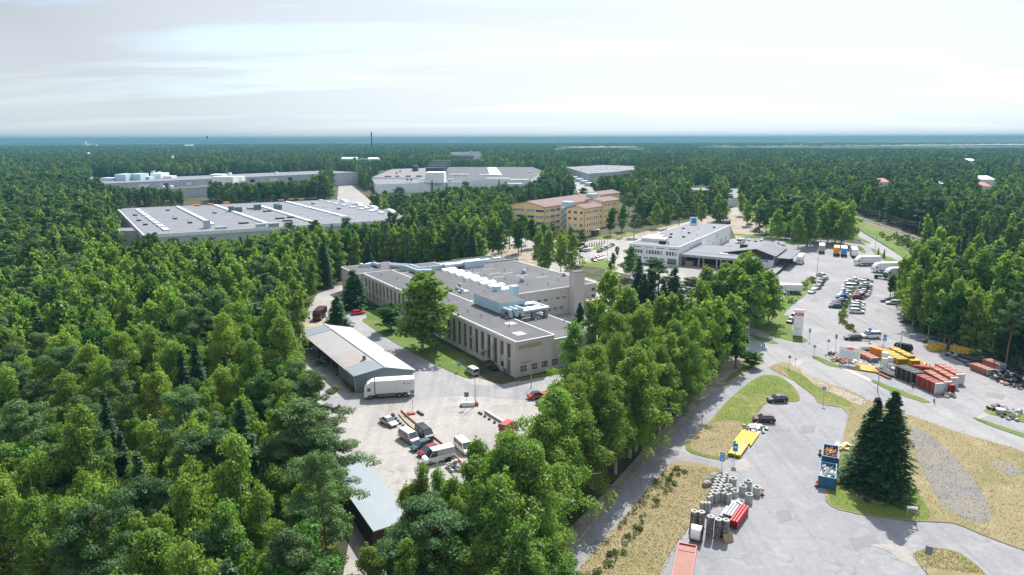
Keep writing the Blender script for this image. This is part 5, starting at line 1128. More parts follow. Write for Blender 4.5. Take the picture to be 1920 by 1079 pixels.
def ochre():
    ax = R_(54)
    def block(name, label, X, Y, w, l, h, ridge, rows, fpat, nside, ang=ax):
        """w: gable width to the left of the corner, l: length back"""
        b = thing(name, label, 'office building', (X, Y, 0), ang - math.pi/2)
        MB().prism(rect(-w, 0, 0, l), 0, h).build('wall', M['yellow'], b)
        for y in (0, l): MB().add([(-w, y, h-.01), (0, y, h-.01), (-w*.45, y, h + ridge)], [(0, 1, 2)] if y == 0 else [(2, 1, 0)]).build('gable', M['yellow'], b)
        e = .7; xm = -w*.45
        sl1 = ridge / (-xm); sl2 = ridge / (w + xm)
        for q in ([(xm, -e, h+ridge), (e, -e, h - sl1*e), (e, l+e, h - sl1*e), (xm, l+e, h+ridge)], [(-w-e, -e, h - sl2*e), (xm, -e, h+ridge), (xm, l+e, h+ridge), (-w-e, l+e, h - sl2*e)]):
            q = [(p[0], p[1], p[2] + .04) for p in q]
            MB().add(q + [(p[0], p[1], p[2] + .22) for p in q], [(3,2,1,0),(4,5,6,7),(0,1,5,4),(1,2,6,5),(2,3,7,6),(3,0,4,7)]).build('roof', M['roof_red'], b)
        m = MB(); m.tube((.08, -.08, 0), (.08, -.08, h-.3), .09, n=6); m.build('downpipe', M['brown'], b)
        for r in range(rows):
            zz = h - 3.1 - r*3.55
            if zz < .4: break
            for x, ww, gl in fpat: window_part(b, x*w, 0, zz, ww, 1.5, 0, 2 if ww < 3 else 6, 1, 'wframe', gl if (r+int(x*10)) % 3 else 'glass_pale')
            for i in range(nside):
                y = l*(i+.5)/nside; ww = 1.3 if l < 25 else 4.6; window_part(b, 0, y, zz, ww, 1.5, math.pi/2, 2 if ww < 3 else 6, 1, 'wframe', 'glass' if i % 3 else 'glass_pale')
        return b
    f3 = [(-.83, 1.7, 'glass'), (-.5, 1.9, 'glass'), (-.17, 1.8, 'glass')]
    b2 = block('ochre_office_house', 'ochre four-storey office house with low rusty gable roof, middle one of three', 40.25, 378.4, 11.5, 20, 15.8, 1.5, 4, f3, 8)
    block('ochre_office_house', 'long ochre office house with wide rust-red roof, left one of three', 18.6, 387.5, 27, 62, 15.8, 2.6, 4, [(-.12, 5.5, 'glass'), (-.36, 5.5, 'glass'), (-.62, 5.5, 'glass')], 11)
    block('ochre_office_house', 'ochre office house half hidden by bright trees, right one of three', 55.5, 420, 14.5, 22, 15.8, 1.5, 4, f3, 7)
    block('ochre_office_house', 'farthest ochre office house with rusty roof behind the white stair box', 58.5, 455, 14, 28, 17.0, 1.6, 2, [], 0)
    for i, (X, Y, h, lb) in enumerate(((33.5, 392.5, 18.2, 'white lift box between the left and middle ochre houses'), (52.5, 437, 19.3, 'white lift box between the middle and right ochre houses'))):
        o = MB().prism(rect(-6, 0, 0, 5), 0, h).build('lift_box', M['ahu'], None, (X, Y, 0), (0, 0, ax - math.pi/2)); tag(o, lb, 'stair tower')
    o = thing('fire_stair', 'grey steel zigzag fire stair on the ochre house wall', 'outdoor stair', (30.5, 391, 0), ax - math.pi/2)
    for k in range(4): z0 = 2 + k*3.4; MB().box(-2.2, 2.2, -1.6, -.4, z0 + 3.2, z0 + 3.35).build('landing', M['steel'], o); MB().add([(-2, -1.5, z0), (-2, -.5, z0), (2, -.5, z0 + 3.3), (2, -1.5, z0 + 3.3), (-2, -1.5, z0+.3), (-2, -.5, z0+.3), (2, -.5, z0 + 3.6), (2, -1.5, z0 + 3.6)], [(0,1,2,3),(7,6,5,4),(0,3,7,4),(1,5,6,2)]).build('flight', M['wframe_grey'], o)
    MB().box(-2.3, 2.3, -1.7, -1.6, 0, 16).build('screen', M['wframe_grey'], o) if 0 else None
    e = thing('entrance_porch', 'small glazed entrance porch at the foot of the middle ochre house', 'porch', (44.5, 384.5, 0), ax - math.pi/2)
    MB().box(.1, 3, 0, 6, 3.0, 3.3).build('canopy', M['white'], e); MB().box(.1, 2.4, .6, 5.4, 0, 3.0).build('glazing', M['glass'], e)
    h = MB(); 
ochre()
def far_halls():
    # rear left works
    z7 = lambda x, y: (180 + x/4.174, 300 + y/4.174); z6 = lambda x, y: (680 + x/5.647, 280 + y/5.647)
    def PP(f, x, y, z): v = G(*f(x, y), z); return (v.x, v.y)
    b = thing('rear_works', 'long grey works building with white rooftop boxes far behind the skylight hall', 'factory hall')
    A, B_ = Vector((*PP(z7, 380, 240, 9), 0)), Vector((*PP(z7, 880, 213, 9), 0)); d = (B_-A).normalized(); n = Vector((-d.y, d.x, 0))
    Am, Bp = A - d*130, B_ + d*4
    flat_block(b, [tuple(v[:2]) for v in (Am, Bp, Bp + n*30, Am + n*30)], 0, 9, 'greywall', 'roof_dark', 'greywall', ph=.5, pw=.8)
    C0 = Am + n*30 - d*6; C1 = Bp + n*30 + d*190
    MB().prism([tuple(v[:2]) for v in (C0, C1, C1 + n*70, C0 + n*70)], 0, 14.5).build('hall_wall', M['greywall'], b)
    MB().prism([tuple(v[:2]) for v in (C0, C1, C1 + n*70, C0 + n*70)], 14.53, 14.9).build('hall_roof', M['roof2'], b)
    for i in range(14): p = C0 + d*(10 + i*22) - n*.2; MB().prism([tuple(v[:2]) for v in (p, p + d*(5 if i % 3 else 9), p + d*(5 if i % 3 else 9) - n*.3, p - n*.3)], 9.6, 12.6).build('window_band', M['glass'] if i % 2 else M['white'], b)
    def boxat(x0, x1, ytop, ybase, zb, dep, mat, nm='roof_box'):
        p, q = Vector((*PP(z7, x0, ybase, zb), 0)), Vector((*PP(z7, x1, ybase, zb), 0)); D = (p.length + q.length)/2; hh = (ybase - ytop) / 4.174 * D / FP
        MB().prism([tuple(v[:2]) for v in (p, q, q + Vector((0, dep, 0)), p + Vector((0, dep, 0)))], zb, zb + hh).build(nm, M[mat], b)
    for a in ((150,235,122,165,14.9,16,'ahu'), (265,350,118,160,14.9,16,'ahu'), (428,508,112,148,14.9,18,'white'), (432,452,92,112,18,4,'ahu'), (482,500,95,112,18,4,'ahu'), (40,140,150,190,12,12,'ahu'), (360,420,135,155,14.9,10,'ahu'), (530,590,130,146,14.9,12,'white'),
              (890,990,116,128,14.9,14,'white'), (912,1075,140,200,9.4,14,'white'), (1035,1050,103,120,14.9,5,'white'), (1400,1416,97,112,14.9,5,'white'), (1080,1140,135,170,12,10,'white')): boxat(*a)
    boxat(968, 998, 168, 198, 9.6, .3, 'grille', 'window_band')
    for x in (415, 445, 475, 505, 570): boxat(x, x+22, 203, 216, 9.1, 4, 'white', 'roof_fan')
    # centre works with dark louvre tower
    c = thing('tower_works', 'wide far works with dark louvred roof tower and white front below', 'factory hall')
    def blk(pts, z0, z1, wall, roof, names=('wall', 'roof')):
        P4 = [tuple(G(*z6(*p), z1)[:2]) for p in pts]; flat_block(c, P4, z0, z1, wall, roof, None, names)
    blk([(95,300),(670,306),(670,200),(310,212)], 0, 11, 'whitewall', 'roof_mauve')
    blk([(145,375),(1000,350),(1560,328),(1760,320),(1760,290),(95,310)], 0, 9.5, 'whitewall', 'roof2', ('low_wall', 'low_roof'))
    blk([(870,300),(1000,320),(1780,320),(1930,240),(1800,190),(900,190)], 0, 11.5, 'whitewall', 'roof_dark', ('hall_wall', 'hall_roof'))
    def bx(x0, x1, yt, yb, zb, dep, mat, nm): 
        p, q = G(*z6(x0, yb), zb), G(*z6(x1, yb), zb); D = p.length; hh = (yb-yt)/5.647*D/FP; p.z = q.z = 0
        return MB().prism([tuple(v[:2]) for v in (p, q, q + Vector((0, dep, 0)), p + Vector((0, dep, 0)))], zb, zb + hh).build(nm, M[mat], c)
    bx(668, 862, 252, 360, 9.5, 22, 'whitewall', 'tower_wall')
    for k in range(5): bx(668 + k*9, 862 + k*9, 200 - k*16, 252 - k*16, 17.2 + k*.25, 9, 'darkteal', 'louvre_bank').location.y = k*9.5
    bx(680, 815, 228, 246, 17.4, 1, 'white', 'tower_band').location.y = -1.2
    bx(525, 578, 178, 235, 11.1, 14, 'darkteal', 'roof_box')
    for x0, x1, yt, yb, mt in ((920,1120,266,284,'white'), (1235,1440,270,284,'white'), (600,670,318,335,'white'), (900,950,318,345,'ahu'), (1310,1560,309,326,'white'), (1560,1760,322,362,'white'), (1535,1690,365,460,'ahu'), (460,480,318,330,'dark'), (500,520,322,335,'dark'), (230,300,284,293,'glass'), (345,385,282,292,'glass'), (455,505,280,292,'glass'), (565,625,280,292,'glass'), (350,362,245,258,'dark'), (390,402,228,240,'dark'), (1755,1790,235,248,'ahu')): bx(x0, x1, yt, yb, 11.6, 5, mt, 'roof_box')
    P4 = [tuple(G(*z6(*p), 11.9)[:2]) for p in ((1345,275),(1475,272),(1410,192),(1320,196))]; MB().prism(P4, 11.6, 12.0).build('pale_roof_strip', M['white'], c)
    # small low flat building, arched hall, right works, far roofs
    def slab(name, label, cat, pts, z, wall, roof, edge=None):
        t = thing(name, label, cat); flat_block(t, [tuple(G(*p, z)[:2]) for p in pts], 0, z, wall, roof, edge); return t
    slab('low_pavilion', 'low dark brick pavilion with flat roof behind the skylight hall', 'pavilion', [(553,374),(597,372),(590,367),(562,365)], 4, 'brown', 'roof2')
    r = slab('right_works', 'far grey works with scattered white roof lights right of centre', 'factory hall', [(1061,314),(1104,326),(1150,323),(1198,317),(1188,312),(1130,310)], 10, 'greywall', 'roof2', 'white')
    for i in range(22):
        px, py = trng.uniform(1085, 1190), 0; py = 313.5 + trng.uniform(0, 6) + (px < 1130) * 3
        v = G(px, py, 10); MB().box(0, 3.5, 0, 2.5, 0, .8).build('rooflight', M['skylight'], r, (v.x, v.y, 10.09), (0, 0, R_(-30)))
    lv = [G(1060 + k*9, 327 + k*3.6, 5) for k in range(5)]
    for v in lv: MB().box(0, 7, 0, 12, 0, 4).build('loading_box', M['ahu'], r, (v.x, v.y, 0), (0, 0, R_(-30)))
    t = thing('arched_hall', 'grey arched-roof storage hall far beyond the tower works', 'storage hall')
    v0 = G(874, 298, 3); t.location = (v0.x, v0.y, 0); t.rotation_euler = (0, 0, R_(-38)); k = 12; vs = []
    for xx in (-42, 42):
        for j in range(k+1): a = math.pi*j/k; vs.append((xx, -20*math.cos(a), math.sin(a)*12 + 3.5))
    MB().add(vs, [(j, j+1, k+2+j, k+1+j)[::-1] for j in range(k)]).build('roof', M['roof_dark'], t)
    MB().add([(42.1, p[1], p[2]) for p in vs[k+1:]] + [(42.1, 20, 0), (42.1, -20, 0)], [tuple(range(k+1)) + (k+1, k+2)]).build('end_wall', M['white'], t)
    MB().box(-42, 42, -20, 20, 0, 3.5).build('wall', M['greywall'], t)
    far = [('far_works', 'low white roofs far behind the central woods', (640,296,668,299.5), 12, 'white'), ('far_works', 'second low white roof far behind the central woods', (690,296.5,708,300), 12, 'white'), ('far_works', 'pale low sheds left of the arched hall', (756,295,775,300), 12, 'white'), ('far_works', 'small pale block left of the arched hall', (812,293,842,296), 12, 'greywall'),
           ('white_roofed_house', 'white-roofed house among trees at the left edge', (96,341,108,348), 14, 'white'), ('grey_roofed_house', 'small grey roof among trees at the far left', (42,347,54,355), 14, 'greywall'), ('white_roofed_house', 'pale roof in the woods at the far left, upper', (56,343,80,347), 14, 'white'),
           ('far_white_block', 'tiny white block in the distant left forest', (160,288,165,291), 18, 'white'), ('far_pale_hall', 'long pale hall far off in the left forest', (345,272.5,360,274.5), 20, 'white'), ('far_white_block', 'small white box tower left of the rear works', (146,330,153,345), 15, 'ahu'),
           ('red_roofed_house', 'house with red roof in the right-hand forest', (1644,338,1667,345), 14, 'roof_salmon'), ('white_house', 'pale grey house in the right-hand forest edge', (1838,334,1864,346), 14, 'whitewall'), ('red_roofed_house', 'house with dull red roof below the pale grey house', (1843,347,1858,357), 13, 'roof_salmon'),
           ('white_house', 'small white house right of the red-roofed one', (1761,341,1769,347), 14, 'white'), ('far_pale_hall', 'pale roof in the upper right forest', (1816,300,1829,305), 16, 'white'), ('orange_house', 'small orange house deep in the left wood', (157,486,168,495), 3, 'salmon')]
    M['roof_salmon'] = pm('faded_red_roof', (.42, .12, .10), .8, var=.15, vscale=.3)
    for nm, lb, (x0, y0, x1, y1), zt, mt in far:
        t = thing(nm, lb, 'house' if 'house' in nm else 'building'); a, c2 = G(x0, y1, zt - 4), G(x1, y1, zt - 4); dep = max(14, (G(x0, y0, zt).y - G(x0, y1, zt).y)); dep = min(dep, 22); D = a.length; hh = (y1-y0)/FP*D
        zt2 = zt - 4 + min(hh, 7); rr = [(a.x, a.y), (c2.x, c2.y), (c2.x, c2.y + dep), (a.x, a.y + dep)]
        MB().prism(rr, 0, zt2 - 2.2).build('wall', M['whitewall'], t)
        m = MB(); ym = a.y + dep/2; m.add([(a.x-.4, a.y-.6, zt2-2.3), (c2.x+.4, a.y-.6, zt2-2.3), (c2.x+.4, ym, zt2+.6), (a.x-.4, ym, zt2+.6), (a.x-.4, a.y+dep+.6, zt2-2.3), (c2.x+.4, a.y+dep+.6, zt2-2.3)], [(0,1,2,3),(3,2,5,4),(0,3,4),(1,5,2),(0,4,5,1)]); m.build('roof', M[mt] if mt in M else M['white'], t)
    # two houses behind the copse
    t = slab('brick_house', 'flat-roofed red brick house seen between the trees right of the ochre houses', 'house', [(1293,357),(1329,357),(1329,347),(1295,347)], 6, 'brick', 'roof2', 'white')
    t = slab('grey_hall', 'grey-roofed hall partly hidden behind the copse', 'hall', [(1366,373),(1384,371),(1384,353),(1367,353)], 7, 'whitewall', 'roof2')
    # chimney stack, masts, church
    v = G(698, 289, 0); s = thing('factory_chimney', 'tall dark factory chimney rising above the horizon', 'chimney', (v.x, v.y, 0)); D = v.length; top_ = CH + (259.3-247.5)/FP*D
    MB().tube((0,0,0), (0,0,top_-4), 3.0, 2.2, 16).build('shaft', M['brown'], s); MB().tube((0,0,top_-4), (0,0,top_), 2.5, 2.5, 16).build('cap', M['dark'], s)
    for px, yt, yb, nm, lb in ((391.5, 255.5, 283, 'radio_mast', 'thin radio mast with dark head on the left horizon'), (325, 287, 300, 'radio_mast', 'short pale mast in the forest above the rear works')):
        v = G(px, yb + 8, 12); D = v.length; o = thing(nm, lb, 'mast', (v.x, v.y, 0)); tp = CH - (yt - 260)/FP*D; MB().tube((0,0,0), (0,0,tp), .9, .5, 6).build('mast', M['steel'], o); MB().box(-1.8, 1.8, -1.8, 1.8, tp-4, tp).build('head', M['dark'] if yt < 260 else M['white'], o)
    D = 4200; az = math.atan((178-960)/FP); x, y = D*math.tan(az), D; o = thing('church', 'tiny white church with pointed spire on the left horizon', 'church', (x, y, 0)); 
    MB().box(-16, 16, -8, 8, 10, 30).build('nave', M['white'], o); MB().box(-5, 5, -5, 5, 30, 42).build('tower', M['white'], o); MB().tube((0,0,42), (0,0,64), 6, .3, 8).build('spire', M['bluegrey'], o); MB().box(30, 70, -8, 8, 10, 24).build('parish_hall', M['whitewall'], o)
far_halls()
# ------------------------------------------------------------------ vehicles
PAINT = {}
def paint(name, col, metal=.3):
    if name not in PAINT: PAINT[name] = pm('paint_' + name, col, .28, metal=metal, spec=.6, var=.05, vscale=2)
    return PAINT[name]
paint('white', (.72,.73,.74), 0); paint('silver', (.42,.44,.46)); paint('grey', (.18,.19,.20)); paint('black', (.02,.021,.024)); paint('red', (.50,.015,.012), 0); paint('maroon', (.075,.012,.015)); paint('navy', (.015,.04,.11))
paint('blue', (.02,.08,.26)); paint('teal', (.03,.09,.10)); paint('beige', (.33,.28,.24)); paint('green', (.02,.12,.08)); paint('greygreen', (.16,.20,.20)); paint('wine', (.20,.01,.016)); paint('pale', (.55,.50,.50))
def loft(m, secs):
    n = len(secs[0]); base = len(m.v)
    for s_ in secs: m.v += [tuple(p) for p in s_]
    for i in range(len(secs)-1):
        for j in range(n): a = base+i*n+j; b = base+i*n+(j+1) % n; m.f.append((a, b, b+n, a+n))
    m.f.append(tuple(base+j for j in range(n))[::-1]); m.f.append(tuple(base+(len(secs)-1)*n+j for j in range(n)))
def section(x, zb, zt, w, rnd=.12, tw=None):
    tw = w if tw is None else tw
    return [(x, -w+rnd*.4, zb), (x, w-rnd*.4, zb), (x, w, zb+rnd), (x, w, (zb+zt)/2+.05), (x, tw, zt-rnd), (x, tw-rnd, zt), (x, -tw+rnd, zt), (x, -tw, zt-rnd), (x, -w, (zb+zt)/2+.05), (x, -w, zb+rnd)]
STY = {  # length, half width, bonnet profile (x, z), greenhouse: base-front, top-front, top-back, base-back, roof z, belt z
    'sedan': (4.5, .88, [(0,.62),(.25,.74),(1.35,.90),(3.55,.93),(4.3,.90),(4.5,.70)], (1.15, 1.95, 3.15, 3.95, 1.42, .90)),
    'hatch': (4.15, .87, [(0,.62),(.22,.76),(1.15,.92),(3.9,.98),(4.15,.75)], (.95, 1.75, 3.55, 4.05, 1.48, .92)),
    'wagon': (4.7, .89, [(0,.62),(.25,.76),(1.3,.92),(4.45,.98),(4.7,.72)], (1.1, 1.9, 4.1, 4.6, 1.48, .92)),
    'minivan': (4.95, .96, [(0,.75),(.2,.92),(.9,1.12),(4.85,1.14),(4.95,.8)], (.65, 1.45, 4.7, 4.88, 1.93, 1.10)),
    'van': (5.5, 1.0, [(0,.75),(.2,.98),(.95,1.22),(5.4,1.24),(5.5,.8)], (.8, 1.6, 5.42, 5.45, 2.35, 1.2)),
    'smallvan': (4.3, .9, [(0,.68),(.2,.86),(.95,1.05),(4.2,1.08),(4.3,.78)], (.75, 1.5, 4.15, 4.25, 1.82, 1.02)),
}
CARM = {}
def car_meshes(st):
    if st in CARM: return CARM[st]
    L, w, pf, (a, b, c, d, zr, zb) = STY[st]
    m = MB(); secs = []
    for i, (x, z) in enumerate(pf):
        ww = w - (.16 if i in (0, len(pf)-1) else .03 if i == 1 else 0); secs.append(section(x, .28 if 0 < i < len(pf)-1 else .36, z, ww, .10))
    loft(m, secs); body = m.mesh('car_body', paint('white', ())); 
    g = MB(); ti = .17 if st not in ('van', 'minivan', 'smallvan') else .10
    closed = st == 'van'
    loft(g, [[(a, -w+.07, zb-.04), (a, w-.07, zb-.04), (a+.02, w-.07, zb+.0), (a+.02, -w+.07, zb+.0)], [(b, -w+.07, zb-.04), (b, w-.07, zb-.04), (b, w-ti-.05, zr-.06), (b, -w+ti+.05, zr-.06)], [(c, -w+.07, zb-.04), (c, w-.07, zb-.04), (c, w-ti-.05, zr-.06), (c, -w+ti+.05, zr-.06)], [(d, -w+.07, zb-.04), (d, w-.07, zb-.04), (d-.02, w-.09, zb+.0), (d-.02, -w+.09, zb+.0)]])
    glass = g.mesh('car_windows', M['glass'])
    r = MB(); x0 = b - .03; loft(r, [[(x0, -w+ti+.06, zr-.07), (x0, w-ti-.06, zr-.07), (x0, w-ti-.1, zr-.01), (x0, -w+ti+.1, zr-.01)], [((b+c)/2, -w+ti+.02, zr-.07), ((b+c)/2, w-ti-.02, zr-.07), ((b+c)/2, w-ti-.1, zr+.03), ((b+c)/2, -w+ti+.1, zr+.03)], [(c+.04, -w+ti+.06, zr-.07), (c+.04, w-ti-.06, zr-.07), (c+.04, w-ti-.1, zr-.01), (c+.04, -w+ti+.1, zr-.01)]])
    for s_ in (-1, 1):   # pillars
        for xb_, xt in ((a+.02, b), (d-.04, c)) + (((b+c)/2-.05, (b+c)/2-.05),) * (0 if st == 'van' else 1) + (((b*.3+c*.7), (b*.3+c*.7)),) * (1 if st in ('wagon', 'minivan') else 0):
            r.tube((xb_, s_*(w-.06), zb-.02), (xt, s_*(w-ti-.04), zr-.05), .045, n=4)
    if closed:
        for s_ in (-1, 1): r.add([(b+.75, s_*(w-.05), zb-.1), (d-.02, s_*(w-.05), zb-.1), (c, s_*(w-ti-.02), zr-.05), (b+.75, s_*(w-ti-.02), zr-.05)], [(0,1,2,3), (3,2,1,0)])
        r.box(d-.05, d+.03, -w+.1, w-.1, zb-.1, zr-.1)
    roof = r.mesh('car_roof', paint('white', ()))
    wr = .31 if L < 4.8 else .34
    t = MB().tube((0, -.11, 0), (0, .11, 0), wr, n=14); tyre = t.mesh('tyre', M['black']); rim = MB().tube((0, -.118, 0), (0, .118, 0), wr*.62, n=10).mesh('rim', M['rim'])
    hl = MB().box(-.02, .14, -.17, .17, -.07, .07).mesh('headlight', M['lamp']); tl = MB().box(-.1, .03, -.13, .13, -.1, .12).mesh('taillight', M['tail'])
    CARM[st] = (body, glass, roof, tyre, rim, hl, tl, wr); return CARM[st]
def own(o, mat):
    o.material_slots[0].link = 'OBJECT'; o.material_slots[0].material = mat
def car(st, pr, pf_, col, label, group=None, cat='car', name='parked_car', roofcol=None, stripe=None):
    """pr, pf_: ground pixels of rear and front, seen in the photo"""
    a, b = G(*pr), G(*pf_); c = (a + b) / 2; d = b - a; L, w = STY[st][0], STY[st][1]
    c.z = .03
    for zz in (0,): pass
    o = thing(name, label, cat, c, math.atan2(-d.y, -d.x), group)   # local x runs from nose to tail
    body, glass, roof, tyre, rim, hl, tl, wr = car_meshes(st)
    x0 = -L/2; own(inst('body', body, o, (x0, 0, 0)), paint(col, ())); inst('windows', glass, o, (x0, 0, 0)); own(inst('roof', roof, o, (x0, 0, 0)), paint(roofcol or col, ()))
    pf = STY[st][2]
    for x in (L*.185, L*.79):
        for s_ in (-1, 1): ww = inst('wheel', tyre, o, (x0+x, s_*(w-.10), wr)); inst('rim', rim, ww)
    if c.length < 330:
        for s_ in (-1, 1): inst('headlight', hl, o, (x0+.05, s_*(w-.34), pf[0][1]-.03)); inst('taillight', tl, o, (x0+L-.02, s_*(w-.26), pf[-1][1]+.02))
    if stripe:
        m = MB()
        for s_ in (-1, 1): m.add([(x0+1.6, s_*(w+.012), .62), (x0+3.0, s_*(w+.012), .45), (x0+L-.3, s_*(w+.012), .45), (x0+L-.3, s_*(w+.012), .68), (x0+3.1, s_*(w+.012), .78), (x0+1.9, s_*(w+.012), 1.0)], [(0,1,2,3,4,5), (5,4,3,2,1,0)])
        m.build('side_stripe', M[stripe], o)
    return o
# left court
car('sedan', (719,790), (739,801), 'silver', 'silver saloon parked alone on the gravel left of the orange barrier')
car('minivan', (753,817), (782,836), 'beige', 'beige people carrier with pale roof parked on the gravel court', roofcol='white')
car('minivan', (785,810), (808,829), 'black', 'black people carrier beside the orange barrier')
car('hatch', (805,836), (776,846), 'teal', 'dark green hatchback behind the white panel van')
car('hatch', (818,846), (790,856), 'wine', 'red small car squeezed between green hatchback and white van')
car('van', (846,858), (796,870), 'white', 'white panel van with dark cab windows on the gravel court', cat='van', name='panel_van')
car('minivan', (856,832), (884,858), 'white', 'white minibus beyond the orange barrier half behind trees', cat='van', name='minibus')
car('smallvan', (893,706), (877,697), 'silver', 'small courier van with white roof and orange stripe on its side', cat='van', name='courier_van', roofcol='white', stripe='orange')
car('wagon', (911,684), (931,697), 'black', 'black estate car with orange side stripe beside the roller door', stripe='orange')
car('sedan', (991,749), (1025,744), 'red', 'bright red car by the trees at the edge of the court', roofcol='black')
car('sedan', (1040,752), (1006,761), 'black', 'black car next to the bright red one')
car('hatch', (662,591), (681,589), 'red', 'small red car on the grass edge under the broad conifer')
car('smallvan', (945,812), (962,801), 'red', 'red van mostly hidden by treetops at the court edge', cat='van', name='red_van')
# front lot
car('hatch', (1473,753), (1441,754), 'black', 'black hatchback at the tip of the teardrop lawn')
car('hatch', (1450,792), (1414,790), 'maroon', 'dark red hatchback on the front lot beside the grey sheeting')
# middle rows
A = [(1600,526.5,'white','sedan'),(1595,530,'silver','sedan'),(1597,534,'black','wagon'),(1592,540.5,'white','minivan'),(1589,545,'silver','wagon'),(1586,549,'grey','sedan'),(1585,552,'silver','hatch'),(1583,555.5,'white','sedan'),(1579,559.5,'blue','sedan')]
nm = ['topmost white','second silver','black estate','white people-carrier','silver estate','grey','silver hatchback','low white saloon','bright blue']
for (x, y, c, st), n in zip(A, nm): car(st, (x+12.5, y+1), (x-12.5, y), c, '%s car in the left upper row of the car park' % n, 'cars parked in the left upper row')
B = [(1625,528.5,'teal','sedan'),(1622,531.5,'silver','hatch'),(1624,536,'white','sedan'),(1623,541,'maroon','hatch'),(1622,545,'black','wagon'),(1621,548.5,'silver','sedan'),(1619,552,'grey','wagon'),(1617,554.8,'pale','sedan'),(1614,557.5,'maroon','hatch'),(1609,560.5,'wine','hatch')]
nm = ['topmost dark green','silver hatchback, second from top,','white saloon','dark red hatchback, fourth from top,','black estate','silver saloon','grey estate','pale beige','maroon, second from below,','wine-red hatchback, lowest']
for (x, y, c, st), n in zip(B, nm): car(st, (x-12, y), (x+12, y+1.2), c, '%s car in the right upper row of the car park' % n, 'cars parked in the right upper row')
C_ = [(1576,566,'grey','sedan'),(1573,569,'black','hatch'),(1570,572.5,'maroon','sedan'),(1566,577,'navy','hatch')]
nm = ['topmost grey','second, black,','third, maroon,','lowest, navy blue,']
for (x, y, c, st), n in zip(C_, nm): car(st, (x+12.5, y+1), (x-12.5, y), c, '%s car in the left lower row of the car park' % n, 'cars parked in the left lower row')
D_ = [(1609,571,'silver','sedan'),(1608,575.5,'white','hatch'),(1607,580.5,'silver','wagon'),(1606,587,'white','wagon')]
nm = ['topmost silver','second, white,','third, silver estate','lowest, white estate']
for (x, y, c, st), n in zip(D_, nm): car(st, (x-13, y), (x+13, y+1), c, '%s car in the right lower row of the car park' % n, 'cars parked in the right lower row')
car('sedan', (1675,567.5), (1653,566.5), 'black', 'black car behind the silver estate at the yard edge')
car('wagon', (1689,571.5), (1661,570.5), 'silver', 'silver estate car at the bushy right edge of the yard')
car('wagon', (1615,637.5), (1583,637), 'black', 'dark estate car in the lane above the pipe storage')
car('minivan', (1647,634), (1618,634), 'white', 'white people carrier beside the dark estate car', roofcol='white')
car('sedan', (1760,642), (1729,641), 'greygreen', 'grey-green saloon near the concrete barrier by the wood')
E_ = [((1545,520.5),(1533,517),'silver','hatch','silver'),((1551,524),(1539,527),'silver','sedan','second silver'),((1546,528),(1535,531.5),'black','hatch','black'),((1543,534),(1532,538),'maroon','hatch','very dark maroon'),((1538,540),(1527,545),'black','sedan','black saloon, lowest of the dark'),((1529,547),(1516,552.5),'white','hatch','white')]
for r, f, c, st, n in E_: car(st, r, f, c, '%s car in the slanted row along the weedy verge' % n, 'cars along the weedy verge')
car('hatch', (1492,603), (1477,608), 'maroon', 'maroon car beside the white advertising pylon')
car('smallvan', (1500,597), (1482,601), 'white', 'white van behind the advertising pylon', cat='van', name='white_van')
# upper lots
F_ = [((1092,474),(1099,469),'white'),((1097,474.5),(1104,469.5),'silver'),((1102,473),(1109,468),'white'),((1118,475),(1131,471),'teal'),((1125,471.5),(1137,468),'silver'),((1130,469.5),(1140,466),'maroon'),((1133,467.5),(1145,463.5),'white'),((1138,465.5),(1149,462),'silver'),((1142,463.5),(1152,460.5),'black'),((1108,487),(1120,493),'red'),((1115,485),(1127,490),'white'),((1121,483),(1132,488),'silver'),((1127,481),(1137,486),'white')]
for i, (r, f, c) in enumerate(F_): car(['sedan','hatch','wagon'][i % 3], r, f, c, ('%s car in the %s of the small lot below the ochre houses' % (c.replace('teal', 'dark teal'), 'left cluster' if i < 3 else 'upper row' if i < 9 else 'lower row')), 'cars below the ochre houses')
H_ = [((1399,423),(1411,423),'black','dark car alone'),((1406,436),(1420,434.5),'silver','silver car, lowest'),((1413,432.5),(1426,431),'grey','grey car'),((1420,428.5),(1432,427),'maroon','dark red car'),((1404,453.5),(1405,449.5),'white','white car, left'),((1416,455),(1417,450.5),'silver','silver car, middle'),((1427,453.5),(1428,450),'white','white car, right')]
for r, f, c, n in H_: car('sedan', r, f, c, n + ' on the ground behind the white warehouse', 'cars behind the white warehouse')
car('van', (1398,456), (1378,457), 'white', 'white van parked beside the warehouse end wall', cat='van', name='panel_van')
M['maroonpaint'] = paint('maroon', ())
